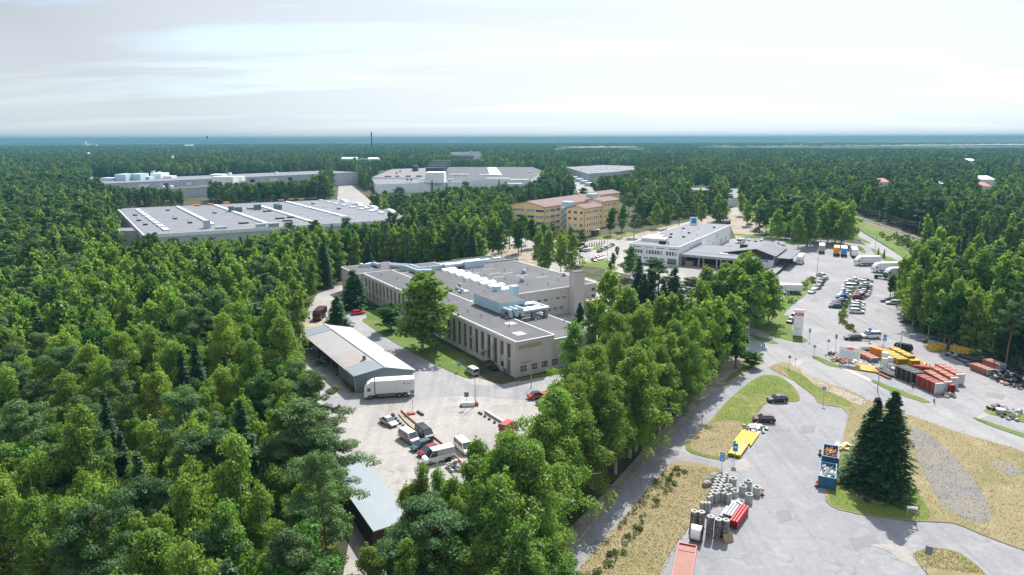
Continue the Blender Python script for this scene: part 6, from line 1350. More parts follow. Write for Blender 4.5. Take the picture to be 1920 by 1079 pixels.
# ---- lorries
def lorry(pr, pf_, label, box='truckwhite', cab='truckwhite', L=11.5, boxed=True, hgt=4.0, back=None, logo=False):
    a, b = G(*pr), G(*pf_); c = (a+b)/2; d = b-a; c.z = .03
    o = thing('box_lorry', label, 'lorry', c, math.atan2(-d.y, -d.x), 'lorries parked in the yards'); x = -L/2
    m = MB(); w = 1.22
    loft(m, [[(x, -w+.1, .45), (x, w-.1, .45), (x+.02, w-.1, 1.6), (x+.02, -w+.1, 1.6)], [(x+.25, -w, .42), (x+.25, w, .42), (x+.15, w, 2.2), (x+.15, -w, 2.2)], [(x+.8, -w, .6), (x+.8, w, .6), (x+.75, w-.05, 3.2), (x+.75, -w+.05, 3.2)], [(x+1.7, -w, .9), (x+1.7, w, .9), (x+1.7, w-.15, hgt-.12), (x+1.7, -w+.15, hgt-.12)], [(x+2.25, -w, .9), (x+2.25, w, .9), (x+2.25, w-.15, hgt-.05), (x+2.25, -w+.15, hgt-.05)]])
    cb = m.build('cab', M[cab], o)
    MB().add([(x+.02, -w+.2, 1.62), (x+.02, w-.2, 1.62), (x+.56, w-.16, 2.75), (x+.56, -w+.16, 2.75)], [(0,1,2,3),(3,2,1,0)]).add([(x-.03, -w+.2, 1.62), (x-.03, w-.2, 1.62), (x+.5, w-.16, 2.78), (x+.5, -w+.16, 2.78)], [(0,1,2,3),(3,2,1,0)]).build('windscreen', M['glass'], cb)
    s = MB()
    for q in (-1, 1): s.box(x+.75, x+1.45, q*w-.02, q*w+.02, 1.75, 2.5)
    s.build('side_window', M['glass'], cb)
    if boxed:
        k = MB().box(x+2.45, x+L, -1.28, 1.28, 1.12, hgt).build('cargo_box', M[box], o, bevel=.04)
        rr = MB()
        for i in range(1, 6): xx = x + 2.45 + (L-2.45)*i/6; rr.box(xx-.03, xx+.03, -1.3, 1.3, 1.15, hgt-.05)
        rr.build('ribs', M['white' if box == 'truckwhite' else box], k)
        MB().box(x+L, x+L+.05, -1.15, 1.15, 1.2, hgt-.12).build('rear_door', M[back or box], k)
        if logo:
            g = MB()
            for q in (-1, 1):
                g.add([(x+L-2.1, q*1.31, 3.35), (x+L-1.8, q*1.31, 3.25), (x+L-1.9, q*1.31, 3.1), (x+L-2.25, q*1.31, 3.1), (x+L-2.4, q*1.31, 3.25)], [(0,1,2,3,4),(4,3,2,1,0)])
                for i in range(5): g.box(x+L-1.7+i*.22, x+L-1.55+i*.22, q*1.31-.005, q*1.31+.005, 2.95, 3.12)
            g.build('logo', M['signred'], k)
    MB().box(x+2.3, x+L, -.45, .45, .75, 1.08).box(x+3, x+L-4, -1.2, 1.2, .45, .95).build('chassis', M['plate'], o)
    ty = MB().tube((0,-.16,0), (0,.16,0), .5, n=16).mesh('tyre', M['black']); rm = MB().tube((0,-.17,0), (0,.17,0), .26, n=12).mesh('rim', M['rim'])
    for xx in (x+1.35, x+L-3.2, x+L-1.9):
        for q in (-1, 1): t = inst('wheel', ty, o, (xx, q*1.08, .5)); inst('rim', rm, t)
    return o
lorry((768,741), (692,746), 'white box lorry with small red emblem parked at the shed gable', L=10.6, logo=True)
lorry((1540,480), (1540.5,466), 'white box lorry seen from behind, alone at the top of the yard', back='concrete')
lorry((1567,484), (1569,471), 'orange box lorry seen from behind', 'orange', 'truckwhite')
lorry((1582,485), (1581,472), 'white box lorry with bright blue rear doors', back='signblue')
lorry((1604,487), (1597,475), 'white box lorry parked at an angle behind the front lorries')
lorry((1646,497), (1604,498), 'white box lorry side-on, farthest of the three along the yard edge', L=11)
lorry((1681,510), (1637,511), 'white box lorry side-on, middle one of the three along the yard edge', L=11)
lorry((1706,520), (1662,521), 'white box lorry side-on, nearest of the three with its rear under the birches', L=11)
lorry((1503,490), (1497,498), 'white lorry reversed up to the loading dock', L=8)
lorry((1497,551), (1463,550), 'small white box lorry on the grass edge below the dock', L=8, hgt=3.4)
lorry((606,592), (594,603), 'dark red lorry on the dirt track at the wood edge', 'maroonpaint', 'maroonpaint', L=7.5, hgt=3.1)
def tractor():
    g = G(1655, 523); o = thing('yard_tractor', 'green yard tractor with dark cab in front of the lorries', 'tractor', (g.x, g.y, .03), R_(-30))
    MB().box(-3, -.3, -1, 1, .6, 1.5).build('bonnet', PAINT['green'], o); MB().box(-.2, 1.6, -1, 1, .8, 2.7).build('cab', M['glass'], o)
    ty = MB().tube((0,-.25,0), (0,.25,0), .62, n=14).mesh('tyre', M['black'])
    for x in (-2.3, 1.4):
        for q in (-1, 1): inst('wheel', ty, o, (x, q*1.05, .62))
tractor()
car('wagon', (1684,526), (1661,526), 'grey', 'grey pickup-like car between tractor and bushes')
car('hatch', (1686,531), (1668,530.5), 'black', 'black car nearest the bushes below the tractor')
# ------------------------------------------------------------------ signs, lamps, masts
def text(s, size, mat, parent, loc, rot, name='lettering', ext=.01):
    c = bpy.data.curves.new(name, 'FONT'); c.body = s; c.size = size; c.extrude = ext; c.align_x = 'CENTER'; c.align_y = 'CENTER'; c.offset = size*.035; c.resolution_u = 3
    c.materials.append(M[mat]); t = bpy.data.objects.new(name, c); S.collection.objects.link(t); bpy.context.view_layer.update(); me = bpy.data.meshes.new_from_object(t.evaluated_get(bpy.context.evaluated_depsgraph_get())); bpy.data.objects.remove(t)
    if not len(me.materials): me.materials.append(M[mat])
    return inst(name, me, parent, loc, rot)
def face(v): return math.atan2(v.y, v.x) - math.pi/2     # local -Y looks at the camera side
def pylon():
    g = G(1495, 630); o = thing('advertising_pylon', 'tall white pylon sign with red ABB lettering on the green verge', 'pylon sign', g, face(g) + R_(4))
    MB().box(-1.25, 1.25, -.25, .25, .1, 7.6).build('panel', M['signwhite'], o, bevel=.05); text('ABB', 1.35, 'signred', o, (0, -.27, 6.2), (math.pi/2, 0, 0))
    m = MB()
    for i, z in enumerate((5.0, 2.2, 1.9, 1.6)): m.box(-.8, .8 - .15*i, -.265, -.25, z, z+.10)
    m.build('small_text', M['pipegrey'], o); MB().box(-1.35, 1.35, -.4, .4, 0, .14).build('base', M['concrete'], o)
pylon()
def board():
    g = G(1591, 684); o = thing('site_board', 'pale blue information board with red ABB letters at the pipe yard', 'sign board', g, face(g))
    MB().box(-2.3, 2.3, -.06, .06, 1.5, 4.5).build('panel', M['signwhite'], o); text('ABB', .8, 'signred', o, (0, -.08, 4.0), (math.pi/2, 0, 0))
    m = MB()
    for i in range(5): m.box(-2.0, 2.0, -.075, -.06, 1.75 + i*.36, 1.95 + i*.36)
    m.build('text_rows', M['ahu'], o)
    m = MB()
    for x in (-2.0, 0, 2.0): m.box(x-.06, x+.06, .06, .18, 0, 4.4)
    m.build('posts', M['wood'], o)
board()
def sign(px, py, h, label, shape='round', col='signblue', w=.75, cat='road sign', name='road_sign', n=1, hh=.9):
    g = G(px, py); o = thing(name, label, cat, g, face(g))
    MB().tube((0,0,0), (0,0,h), .045, n=6).build('pole', M['steel'], o)
    for k in range(n):
        z = h - hh*.5 - k*(hh+.08); m = MB()
        if shape == 'round' and k == 0: m.tube((0,-.03,z), (0,-.06,z), w/2, n=18)
        else: m.box(-w/2, w/2, -.06, -.03, z-hh/2, z+hh/2)
        p = m.build('plate', M[col], o)
        if shape == 'round' and k == 0: q = MB().box(-.05, .05, -.075, -.06, z-.2, z+.18).build('symbol', M['signwhite'], p)
        elif col == 'signblue': q = MB().box(-w*.2, w*.2, -.075, -.06, z-.12, z+.12).build('symbol', M['signwhite'], p)
sign(1352, 893, 4.2, 'blue double sign on a post at the tip of the dry bank', 'rect', n=2, w=.7, hh=.75)
sign(1377, 868, 3.6, 'blue square sign behind the yellow pipe sheets', 'rect', w=.8, hh=1.5)
sign(1543, 757, 3.8, 'round blue cycle sign on the verge above the front lot')
sign(1430, 672, 3.6, 'blue sign at the road junction beside the path', n=2, hh=.5)
sign(1526, 668, 3.0, 'small blue round sign at the cycle path crossing')
sign(1552, 660, 3.4, 'round blue sign left of the information board')
sign(1566, 655, 4.0, 'dark grey narrow sign left of the information board', 'rect', 'plate', w=.5, hh=1.2)
sign(1517, 640, 3.6, 'blue-grey parking sign at the corner right of the pylon', 'rect', w=.55, hh=1.2)
sign(1582, 560, 3.2, 'bright blue sign in front of the bright blue car', n=2, hh=.7, w=.9)
sign(1629, 640, 3.6, 'blue sign in front of the white people carrier', n=2, hh=.7, w=.9)
sign(1657, 654, 3.8, 'blue direction sign above the orange pipes', n=2, hh=.8, w=.9)
sign(1784, 652, 4.0, 'narrow pale sign at the wood edge by the concrete barrier', 'rect', 'steel', w=.4, hh=1.3)
sign(1479, 690, 3.2, 'dark round-headed sign seen from behind at the junction', 'round', 'plate')
sign(1491, 684, 1.6, 'very short dark marker post on the junction corner', 'rect', 'plate', w=.4, hh=.3, name='marker_post')
sign(861, 697, 2.6, 'blue sign on the lawn beside the courier van', 'rect', w=.8, hh=1.1)
sign(1611, 462, 3.4, 'blue sign where the path meets the country road', w=.9)
sign(774, 770, 4.4, 'tall grey sign post seen from behind above the gravel bay', 'rect', 'plate', w=.8, hh=.75, n=2)
sign(875, 765, 3.4, 'dark square sign beside the white barrier block', 'rect', 'plate', w=.9, hh=1.0)
sign(1736, 1072, 3.6, 'sign panel seen edge-on on the dry island at the bottom', 'rect', 'plate', w=.8, hh=1.2)
sign(1316, 800, 2.4, 'small post with a box beside the shaded path', 'rect', 'plate', w=.4, hh=.5, name='path_post')
sign(1411, 622, 6.0, 'yellow warning sign with black mark low on the lamp post', 'rect', 'yellowpipe', w=1.0, hh=1.0)
def goal():
    a, b = G(1699, 978), G(1716, 981); o = thing('height_bar', 'white bar frame beside the drive below the spruces', 'bar frame', a, math.atan2(b.y-a.y, b.x-a.x)); L = (b-a).length
    MB().tube((0,0,0), (0,0,2.3), .05).tube((L,0,0), (L,0,2.3), .05).build('posts', M['steel'], o); MB().box(-.1, L+.1, -.05, .05, 2.1, 2.45).build('bar', M['signwhite'], o)
goal()
def lamp(px, py, h, label, arm=1.6, name='street_lamp', back=0):
    g = G(px, py); o = thing(name, label, 'street lamp', g, face(g) + (math.pi if back else 0))
    MB().tube((0,0,0), (0,0,h), .11, .06, 8).build('pole', M['steel'], o)
    if arm: MB().tube((0,0,h-.05), (-arm,0,h+.12), .045, n=6).build('arm', M['steel'], o); MB().box(-arm-.5, -arm+.15, -.13, .13, h+.05, h+.2).build('lamp_head', M['plate'], o)
lamp(1412, 612, 9.0, 'street lamp beside the dark trees left of the pylon')
lamp(1645, 735, 11, 'tall thin lamp mast between road and pipe yard', 0, 'lamp_mast')
lamp(1531, 520, 9.0, 'dark slim mast at the top end of the weedy verge', 0, 'lamp_mast')
lamp(1641, 466, 9.0, 'lamp beside the country road at the upper right', 1.2)
lamp(1576, 455, 12, 'tall mast at the edge of the copse behind the lorries', 0, 'lamp_mast')
lamp(1578.5, 457, 8, 'second shorter mast at the edge of the copse', .8)
lamp(1138, 497, 12, 'pale flag pole beside the small car lot', 0, 'flag_pole')
lamp(1303, 418, 13, 'pale tall pole behind the white warehouse', 0, 'flag_pole')
lamp(1445, 443, 9, 'lamp at the bend of the drive behind the brown hall', 1)
lamp(1687, 660, 6, 'thin short mast behind the black pipe coils', 0, 'lamp_mast')
lamp(891, 762, 6, 'thin lamp mast beside the white barrier block', 0, 'lamp_mast')
lamp(996, 728, 5, 'thin post by the lawn strip in front of the hall', 0, 'post')
for i, x in enumerate((760, 768)): lamp(x, 500, 14, ['white flag pole in the tree belt, left one of a pair', 'white flag pole in the tree belt, right one of a pair'][i], 0, 'flag_pole')
for px, py, h, k in ((1647, 422, 10, 'first (farthest)'), (1721, 447, 10, 'second'), (1813, 487, 10, 'third (nearest)')):
    g = G(px, py); o = thing('power_pole', '%s wooden power pole along the railway' % k, 'power pole', g, R_(60)); MB().tube((0,0,0), (0,0,h), .16, .11, 8).build('pole', M['wood'], o); MB().box(-4.0, 1.2, -.08, .08, h-1.4, h-1.2).box(-3.2, 1.2, -.08, .08, h-2.6, h-2.4).build('crossarm', M['wood'], o)
def wires():
    o = thing('overhead_line', 'thin overhead wires strung between the railway poles', 'power line'); P = [G(1600,405), G(1647,422), G(1721,447), G(1813,487), G(1930,545)]; m = MB()
    for off, zz in ((-3.5, 8.5), (-1, 8.6), (1, 8.6), (-2.6, 7.3)):
        for a, b in zip(P[:-1], P[1:]):
            d = (b-a).normalized(); n = Vector((-d.y, d.x, 0))*off; pts = [a.lerp(b, t/8) + n + Vector((0,0, zz - 1.2*math.sin(math.pi*t/8))) for t in range(9)]
            m.path([tuple(p) for p in pts], .025, 4)
    m.build('wires', M['plate'], o)
wires()
def fence():
    pts = smooth_line(gp((1389,655),(1345,704),(1310,742),(1262,800),(1225,842),(1175,903),(1120,968),(1075,1023),(1030,1085)), 1); o = thing('mesh_fence', 'dark wire mesh fence between the birch row and the shaded path', 'fence'); me = MB().tube((0,0,0), (0,0,2.1), .05, n=6).mesh('post', M['plate']); m = MB()
    for a, b in zip(pts[:-1], pts[1:]):
        A_, B_ = Vector((*a, 0)), Vector((*b, 0)); L = (B_-A_).length; k = max(1, int(L/3)); d = (B_-A_)/L
        for i in range(k): inst('post', me, o, A_ + d*(L*i/k))
        for z in (.2, .6, 1.0, 1.4, 1.8, 2.05): m.tube(A_ + Vector((0,0,z)), B_ + Vector((0,0,z)), .012, n=3, cap=False)
        for i in range(int(L/.5)): p = A_ + d*(i*.5); m.tube(p + Vector((0,0,.1)), p + Vector((0,0,2.05)), .01, n=3, cap=False)
    m.build('mesh_panel', M['plate'], o)
fence()
# ------------------------------------------------------------------ court barriers and clutter
def wallline(name, label, cat, px, h, th, mat, feet=None, z=0.03):
    pts = smooth_line(gp(*px), 1); o = thing(name, label, cat); m = MB()
    for i, (a, b) in enumerate(zip(pts[:-1], pts[1:])):
        A_, B_ = Vector((*a, 0)), Vector((*b, 0)); d = (B_-A_).normalized(); n = Vector((-d.y, d.x, 0))*th/2; m.prism([tuple(v[:2]) for v in (A_+n, B_+n, B_-n, A_-n)], z, z + h + .002*i)
    m.build('panels', M[mat], o)
    if feet:
        me = MB().box(-.25, .25, -.25, .25, 0, .3).mesh('foot', M[feet])
        for i, (a, b) in enumerate(zip(pts[:-1], pts[1:])): inst('foot', me, o, (a[0] - 1.3, a[1] - .4, .03))
    return o
wallline('site_barrier', 'long low orange and white barrier snaking across the gravel court', 'barrier', ((752,771),(765,784),(800,812),(830,834),(850,853),(870,875),(885,892)), .38, .10, 'barrier')
wallline('barrier_feet_row', 'row of dark rubber barrier feet on timber left of the orange barrier', 'barrier feet', ((749,777),(757,787),(766,796),(778,806)), .22, .5, 'wood', 'black')
wallline('concrete_kerb_row', 'long low grey-white barrier row on the right of the gravel bay', 'barrier', ((911,774),(925,783),(945,795),(962,806)), .5, .6, 'concrete', 'black')
wallline('orange_plank_barrier', 'short orange barrier stub beside the white block', 'barrier', ((891,755),(897,762)), .7, .12, 'barrier', 'black')
wallline('rusty_plank', 'rust-brown plank at the foot of the tall grey sign', 'plank', ((764,778),(778,776)), .3, .9, 'brick')
wallline('black_feet', 'two dark rubber feet right of the rust-brown plank', 'barrier feet', ((783,773),(793,780)), .3, .5, 'black')
def block(name, label, cat, px, py, w, d, h, mat, rz=0., z=.03, bev=.03, extra=None):
    g = G(px, py); o = thing(name, label, cat, (g.x, g.y, z), rz); MB().box(-w/2, w/2, -d/2, d/2, 0, h).build('body', M[mat], o, bevel=bev)
    if extra: extra(o)
    return o
block('white_barrier_block', 'white plastic barrier block with dark feet in the court', 'barrier block', 878, 762, 2.6, .5, .9, 'signwhite', .1, extra=lambda o: MB().box(-1.7, -1.35, -.5, .5, 0, .35).box(1.35, 1.6, -.3, .3, 0, .4).build('feet', M['black'], o))
def junkpile(name, label, cat, px, py, r, n, mats, zmax=1.1, seed=1, z=.06):
    rg = random.Random(seed); g = G(px, py); o = thing(name, label, cat, (g.x, g.y, z))
    for mt in mats:
        m = MB()
        for i in range(n):
            a = rg.uniform(0, 6.28); q = r * rg.random() ** .6; x, y = q*math.cos(a), q*math.sin(a); s_ = rg.uniform(.12, .45); zz = max(0, zmax*(1-q/r))*rg.uniform(.4, 1)
            t = MB().box(-s_, s_, -s_*.7, s_*.7, -s_*.4, s_*.5); R3 = Matrix.Rotation(rg.uniform(0, 6), 3, 'Z') @ Matrix.Rotation(rg.uniform(-.6, .6), 3, 'X') @ Matrix.Rotation(rg.uniform(-.5, .5), 3, 'Y')
            m.add([R3 @ Vector(v) + Vector((x, y, zz + s_*.4)) for v in t.v], t.f)
        m.build({'trash': 'bags', 'wood': 'planks', 'black': 'dark_scrap', 'rock': 'stones', 'concrete': 'slabs', 'salmon': 'red_scrap', 'pipegrey': 'grey_scrap', 'foil': 'sheets', 'barrier': 'orange_scrap', 'yellowpipe': 'yellow_scrap', 'blackpipe': 'fittings'}.get(mt, 'scrap'), M[mt], o)
    return o
junkpile('bag_heap', 'heap of white and grey bags beside the white panel van', 'heap', 852, 877, 1.7, 14, ['trash', 'pipegrey'], 1.3, 3)
junkpile('scrap_heap', 'small dark scrap heap between bag heap and white van', 'heap', 846, 864, .8, 8, ['black', 'wood'], .8, 4)
junkpile('tyre_heap', 'dark car parts piled at the wood edge left of the court', 'heap', 634, 770, 1.3, 8, ['black'], .8, 5)
junkpile('stored_junk', 'machines and junk stored in the open bays of the shed', 'heap', 606, 682, 2.6, 14, ['black', 'pipegrey', 'wood'], 1.6, 6)
junkpile('stored_junk', 'junk inside the farthest open bay of the shed', 'heap', 582, 650, 2.2, 12, ['black', 'pipegrey'], 1.5, 7)
# ------------------------------------------------------------------ pipe yard and stores
def bundle(name, label, p0, p1, rad, nx, nz, mat, z=.05, end=None, jitter=0, stacked=True, width=None, cat='pipe bundle', straps='wood', cap=None):
    """pipes laid from pixel p0 to p1, nx wide, nz high; each pipe is a part"""
    a, b = G(*p0), G(*p1); d = b-a; L = d.length; o = thing(name, label, cat, (a.x, a.y, z), math.atan2(d.y, d.x), 'bundles in the pipe yards')
    me = MB().pipe((0,0,0), (L,0,0), rad, rad*.86, 10).mesh('pipe', M[mat]); cm = MB().pipe((L-.25,0,0), (L+.04,0,0), rad*1.04, rad*.8, 10).mesh('end_cap', M[cap]) if cap else None
    for k in range(nz):
        for i in range(nx):
            x = trng.uniform(-jitter, jitter); p = inst('pipe', me, o, (x, (i-(nx-1)/2)*rad*2.02, rad*1.01 + k*rad*2.02 + .1))
            if cm: inst('end_cap', cm, p)
    if straps:
        m = MB(); W2 = nx*rad*1.01 + .06; H2 = nz*rad*2.02 + .12
        for t in (.12, .37, .63, .88):
            x = L*t; m.box(x-.06, x+.06, -W2-.05, -W2, 0, H2).box(x-.06, x+.06, W2, W2+.05, 0, H2).box(x-.06, x+.06, -W2, W2, H2, H2+.05).box(x-.08, x+.08, -W2, W2, 0, .09)
        m.build('straps', M[straps], o)
    return o
# lower bundles beside the cycle path (front row)
bundle('pipe_bundle', 'black plastic pipe bundle with pale straps beside the cycle path', (1686,706), (1722,721), .16, 9, 8, 'blackpipe')
bundle('pipe_bundle', 'dark red pipe bundle nearest the cycle path', (1722,722), (1760,740), .17, 6, 7, 'redpipe', cap='white')
bundle('pipe_bundle', 'red pipe bundle with white ends, second from the cycle path', (1737,714), (1776,737), .17, 5, 7, 'salmon', cap='signwhite')
bundle('pipe_bundle', 'red pipe bundle with white ends, third from the cycle path', (1748,707), (1788,729), .17, 5, 7, 'salmon', cap='signwhite')
bundle('pipe_bundle', 'red pipe bundle with white ends, farthest from the cycle path', (1758,701), (1799,722), .17, 6, 7, 'salmon', cap='signwhite')
bundle('pipe_bundle', 'short crimson pipes between the white-ended bundles', (1778,736), (1785,741), .17, 3, 6, 'redpipe', straps=None)
bundle('pipe_bundle', 'crimson pipe lying along the back of the black bundle', (1708,692), (1757,699), .28, 3, 2, 'crimson')
bundle('pipe_bundle', 'orange pipe stack at the back left of the yellow stacks', (1634,666), (1672,678), .16, 6, 7, 'orange', straps=None)
bundle('pipe_bundle', 'mustard pipe stack with open dark end in the middle', (1659,676), (1691,694), .16, 8, 8, 'olivepipe')
bundle('pipe_bundle', 'mustard pipe stack right behind the open-ended one', (1671,670), (1707,688), .16, 6, 8, 'olivepipe')
bundle('pipe_bundle', 'low yellow pipe stack at the right end of the mustard stacks', (1700,683), (1716,692), .16, 7, 6, 'yellowpipe', straps=None)
bundle('pipe_bundle', 'salmon pipes laid flat left of the orange stack', (1609,665), (1640,680), .17, 7, 3, 'salmon', cap='pipegrey')
bundle('pipe_bundle', 'dark pipes lying flat behind the salmon ones', (1606,658), (1640,656), .10, 10, 2, 'blackpipe', straps=None, jitter=.8)
bundle('pipe_bundle', 'dark thin pipes behind the orange stack', (1650,655), (1674,661), .08, 14, 2, 'blackpipe', straps=None, jitter=.9)
bundle('pipe_bundle', 'yellow flat pipe layer at the path edge', (1608,690), (1642,696), .13, 16, 1, 'yellowpipe', straps=None, jitter=.8)
bundle('pipe_bundle', 'dark pipes lying loose left of the black bundle', (1650,695), (1681,708), .10, 12, 2, 'blackpipe', straps=None, jitter=1)
bundle('pipe_bundle', 'brown-red pipe lying at the path edge', (1640,698), (1668,712), .13, 3, 1, 'brick', straps=None, jitter=.4)
bundle('pipe_bundle', 'flat dark pipes at the end of the mustard stacks', (1716,692), (1738,692), .09, 12, 2, 'pipegrey', straps=None, jitter=1)
def cubes(name, label, px, py, lst, mat, rz):
    g = G(px, py); o = thing(name, label, 'wrapped bales', (g.x, g.y, .05), rz)
    for (x, y, z, w, d, h) in lst: MB().box(x, x+w-.04, y, y+d-.04, z+.004, z+h).build('bale', M[mat], o, bevel=.05)
cubes('wrapped_bales', 'stepped stack of cream wrapped bales in the pipe yard', 1652, 690, [(0,0,0,1.3,1.2,1.2),(1.3,0,0,1.3,1.2,1.2),(2.6,0,0,1.3,1.2,1.2),(0,1.2,0,1.3,1.2,1.2),(1.3,1.2,0,1.3,1.2,1.2),(0,1.2,1.2,1.3,1.2,1.2),(0,0,1.2,1.3,1.2,1.2),(1.3,1.2,1.2,1.3,1.2,1.2),(0,1.2,2.4,1.3,1.2,1.0)], 'foil', R_(-25))
junkpile('white_sheet_heap', 'crumpled white sheeting left of the yellow flat pipes', 'heap', 1616, 683, 2.6, 18, ['foil'], 1.2, 12)
junkpile('white_sheet_heap', 'loose white sheeting right of the cream bales', 'heap', 1672, 693, 2.2, 14, ['foil'], .5, 13)
junkpile('yellow_fittings', 'heap of yellow fittings beyond the mustard stacks', 'heap', 1721, 686, 2.5, 22, ['yellowpipe', 'olivepipe'], 1.0, 14)
junkpile('board_debris', 'pile of planks and debris at the foot of the information board', 'heap', 1578, 676, 2.8, 22, ['wood', 'concrete', 'salmon'], .8, 15)
junkpile('timber_scrap', 'brown timber scrap at the end of the red pipe bundles', 'heap', 1774, 741, 2.0, 14, ['wood', 'rock'], .6, 16)
junkpile('timber_scrap', 'small timber heap between the far red bundle and crimson pipe', 'heap', 1762, 697, 1.8, 12, ['wood', 'concrete'], .6, 17)
junkpile('fence_debris', 'brown scrap on the dry islet left of the information board', 'heap', 1559, 667, 1.6, 10, ['wood', 'black'], .5, 18)
def coils(name, label, lst, R, r, mat, flat, seed=0):
    for i, (px, py, lb) in enumerate(lst):
        g = G(px, py); o = thing(name, lb, 'pipe coil', (g.x, g.y, .05), R_(20 if not flat else 0), label)
        for k in range(4):
            m = MB(); n = 18; 
            for j in range(n):
                a, b = 2*math.pi*j/n, 2*math.pi*(j+1)/n
                if flat: m.tube((R*math.cos(a), R*math.sin(a), r + k*2*r), (R*math.cos(b), R*math.sin(b), r + k*2*r), r, n=6, cap=False)
                else: m.tube((k*2*r, R*math.cos(a), R + R*math.sin(a)), (k*2*r, R*math.cos(b), R + R*math.sin(b)), r, n=6, cap=False)
            m.build('turn', M[mat], o)
coils('pipe_coil', 'yellow pipe coils by the concrete barrier', [(1744,654,'yellow pipe coil, leftmost of four on the ground'),(1751,657.5,'yellow pipe coil, nearest of four on the ground'),(1759,653,'yellow pipe coil, rear one of four on the ground'),(1765,656,'yellow pipe coil, rightmost of four on the ground')], .95, .13, 'yellowpipe', True)
coils('pipe_coil', 'upright black pipe coils', [(1682,657,'black upright pipe coil with white wrap, leftmost of the row'),(1689,658,'black upright pipe coil, second in the row'),(1694,659,'black upright pipe coil, third in the row'),(1700,660,'black upright pipe coil, rightmost of the row')], .95, .14, 'blackpipe', False)
junkpile('wrapped_bundle', 'white wrapping on top of the leftmost black coil', 'wrapping', 1681, 655, .7, 5, ['foil'], 1.8, 21)
# right hand store at the wood edge
bundle('pipe_bundle', 'orange-yellow pipe stack at the wood edge', (1784,659), (1818,668), .16, 6, 5, 'yellowpipe')
bundle('pipe_bundle', 'pale yellow sheets behind the wood edge stack', (1816,664), (1827,667), .2, 4, 3, 'yellowpipe', straps=None)
bundle('pipe_bundle', 'long loose dark pipe in front of the wood edge stack', (1785,671), (1812,682), .12, 2, 1, 'blackpipe', straps=None, jitter=.4)
bundle('pipe_bundle', 'black flat pipes right of the wood edge stack', (1812,670), (1846,680), .13, 16, 2, 'blackpipe', straps=None, jitter=1.2)
bundle('pipe_bundle', 'black pipe bundle half in the grass under the trees', (1835,668), (1872,676), .14, 12, 3, 'blackpipe', straps=None, jitter=1.2)
bundle('pipe_bundle', 'long pale-grey pipe across the black ones', (1808,684), (1864,677.5), .12, 2, 2, 'blackpipe', straps=None, jitter=.4)
bundle('pipe_bundle', 'short black pipes left of the salmon stacks', (1812,686), (1830,689), .12, 7, 2, 'blackpipe', straps=None, jitter=.6)
bundle('pipe_bundle', 'lower salmon pipe stack at the right edge of the yard', (1824,692), (1857,705), .17, 6, 4, 'salmon', cap='pipegrey')
bundle('pipe_bundle', 'taller salmon pipe stack at the right edge of the yard', (1847,689), (1878,700), .17, 6, 6, 'salmon', cap='pipegrey')
bundle('pipe_bundle', 'single red pipes lying along the black fittings', (1862,709), (1890,723), .13, 3, 1, 'salmon', straps=None)
for k, (px, py, r, n, s_) in enumerate(((1880,707,4.0,34,31),(1900,716,4.2,36,32),(1917,722,4.2,34,33),(1908,702,3.6,30,34),(1893,698,3.0,22,35),(1868,692,2.8,16,36))):
    junkpile('fittings_heap', ['heap of black pipe fittings touching the salmon stack', 'middle heap of black pipe fittings at the right edge', 'rightmost heap of black pipe fittings cut by the frame', 'black fittings heap at the back under the trees', 'black fittings heap beside the upright pipes', 'small black heap behind the taller salmon stack'][k], 'heap', px, py, r, n, ['blackpipe', 'black'] + (['trash'] if k in (0, 2) else []), 1.7, s_)
for i, (px, py) in enumerate(((1902,696),(1908,698))):
    g = G(px, py); o = MB().tube((0,0,0), (0,0,3.6), .45, n=14).build('upright_pipe', M['blackpipe'], None, (g.x, g.y, .03)); tag(o, ['left black upright pipe standing behind the fittings', 'right black upright pipe standing behind the fittings'][i], 'pipe')
wallline('concrete_barrier', 'low concrete wall at the top of the pipe yard beside the wood', 'wall', ((1740,644),(1775,652)), .9, .4, 'concrete')
wallline('timber_line', 'dark timber lying along the back of the yellow coils', 'timber', ((1763,651),(1784,655)), .3, .5, 'brown')
junkpile('grey_fittings', 'small grey fittings on the ground by the wood edge stack', 'heap', 1790, 668, 2.0, 14, ['pipegrey', 'black'], .4, 41)
junkpile('rubble_island', 'stones and a dark bin on the grass island at the right', 'heap', 1899, 779, 3.4, 20, ['rock', 'concrete'], .7, 42, .13)
junkpile('rubble_island', 'stones around the concrete tub on the grass island', 'heap', 1868, 768, 1.6, 10, ['rock', 'black'], .9, 43, .13)
o = MB().tube((0,0,0), (0,0,.9), .7, .9, 12).build('concrete_tub', M['concrete'], None, (*G(1875,776)[:2], .13)); tag(o, 'white-rimmed concrete tub on the right grass island', 'tub')
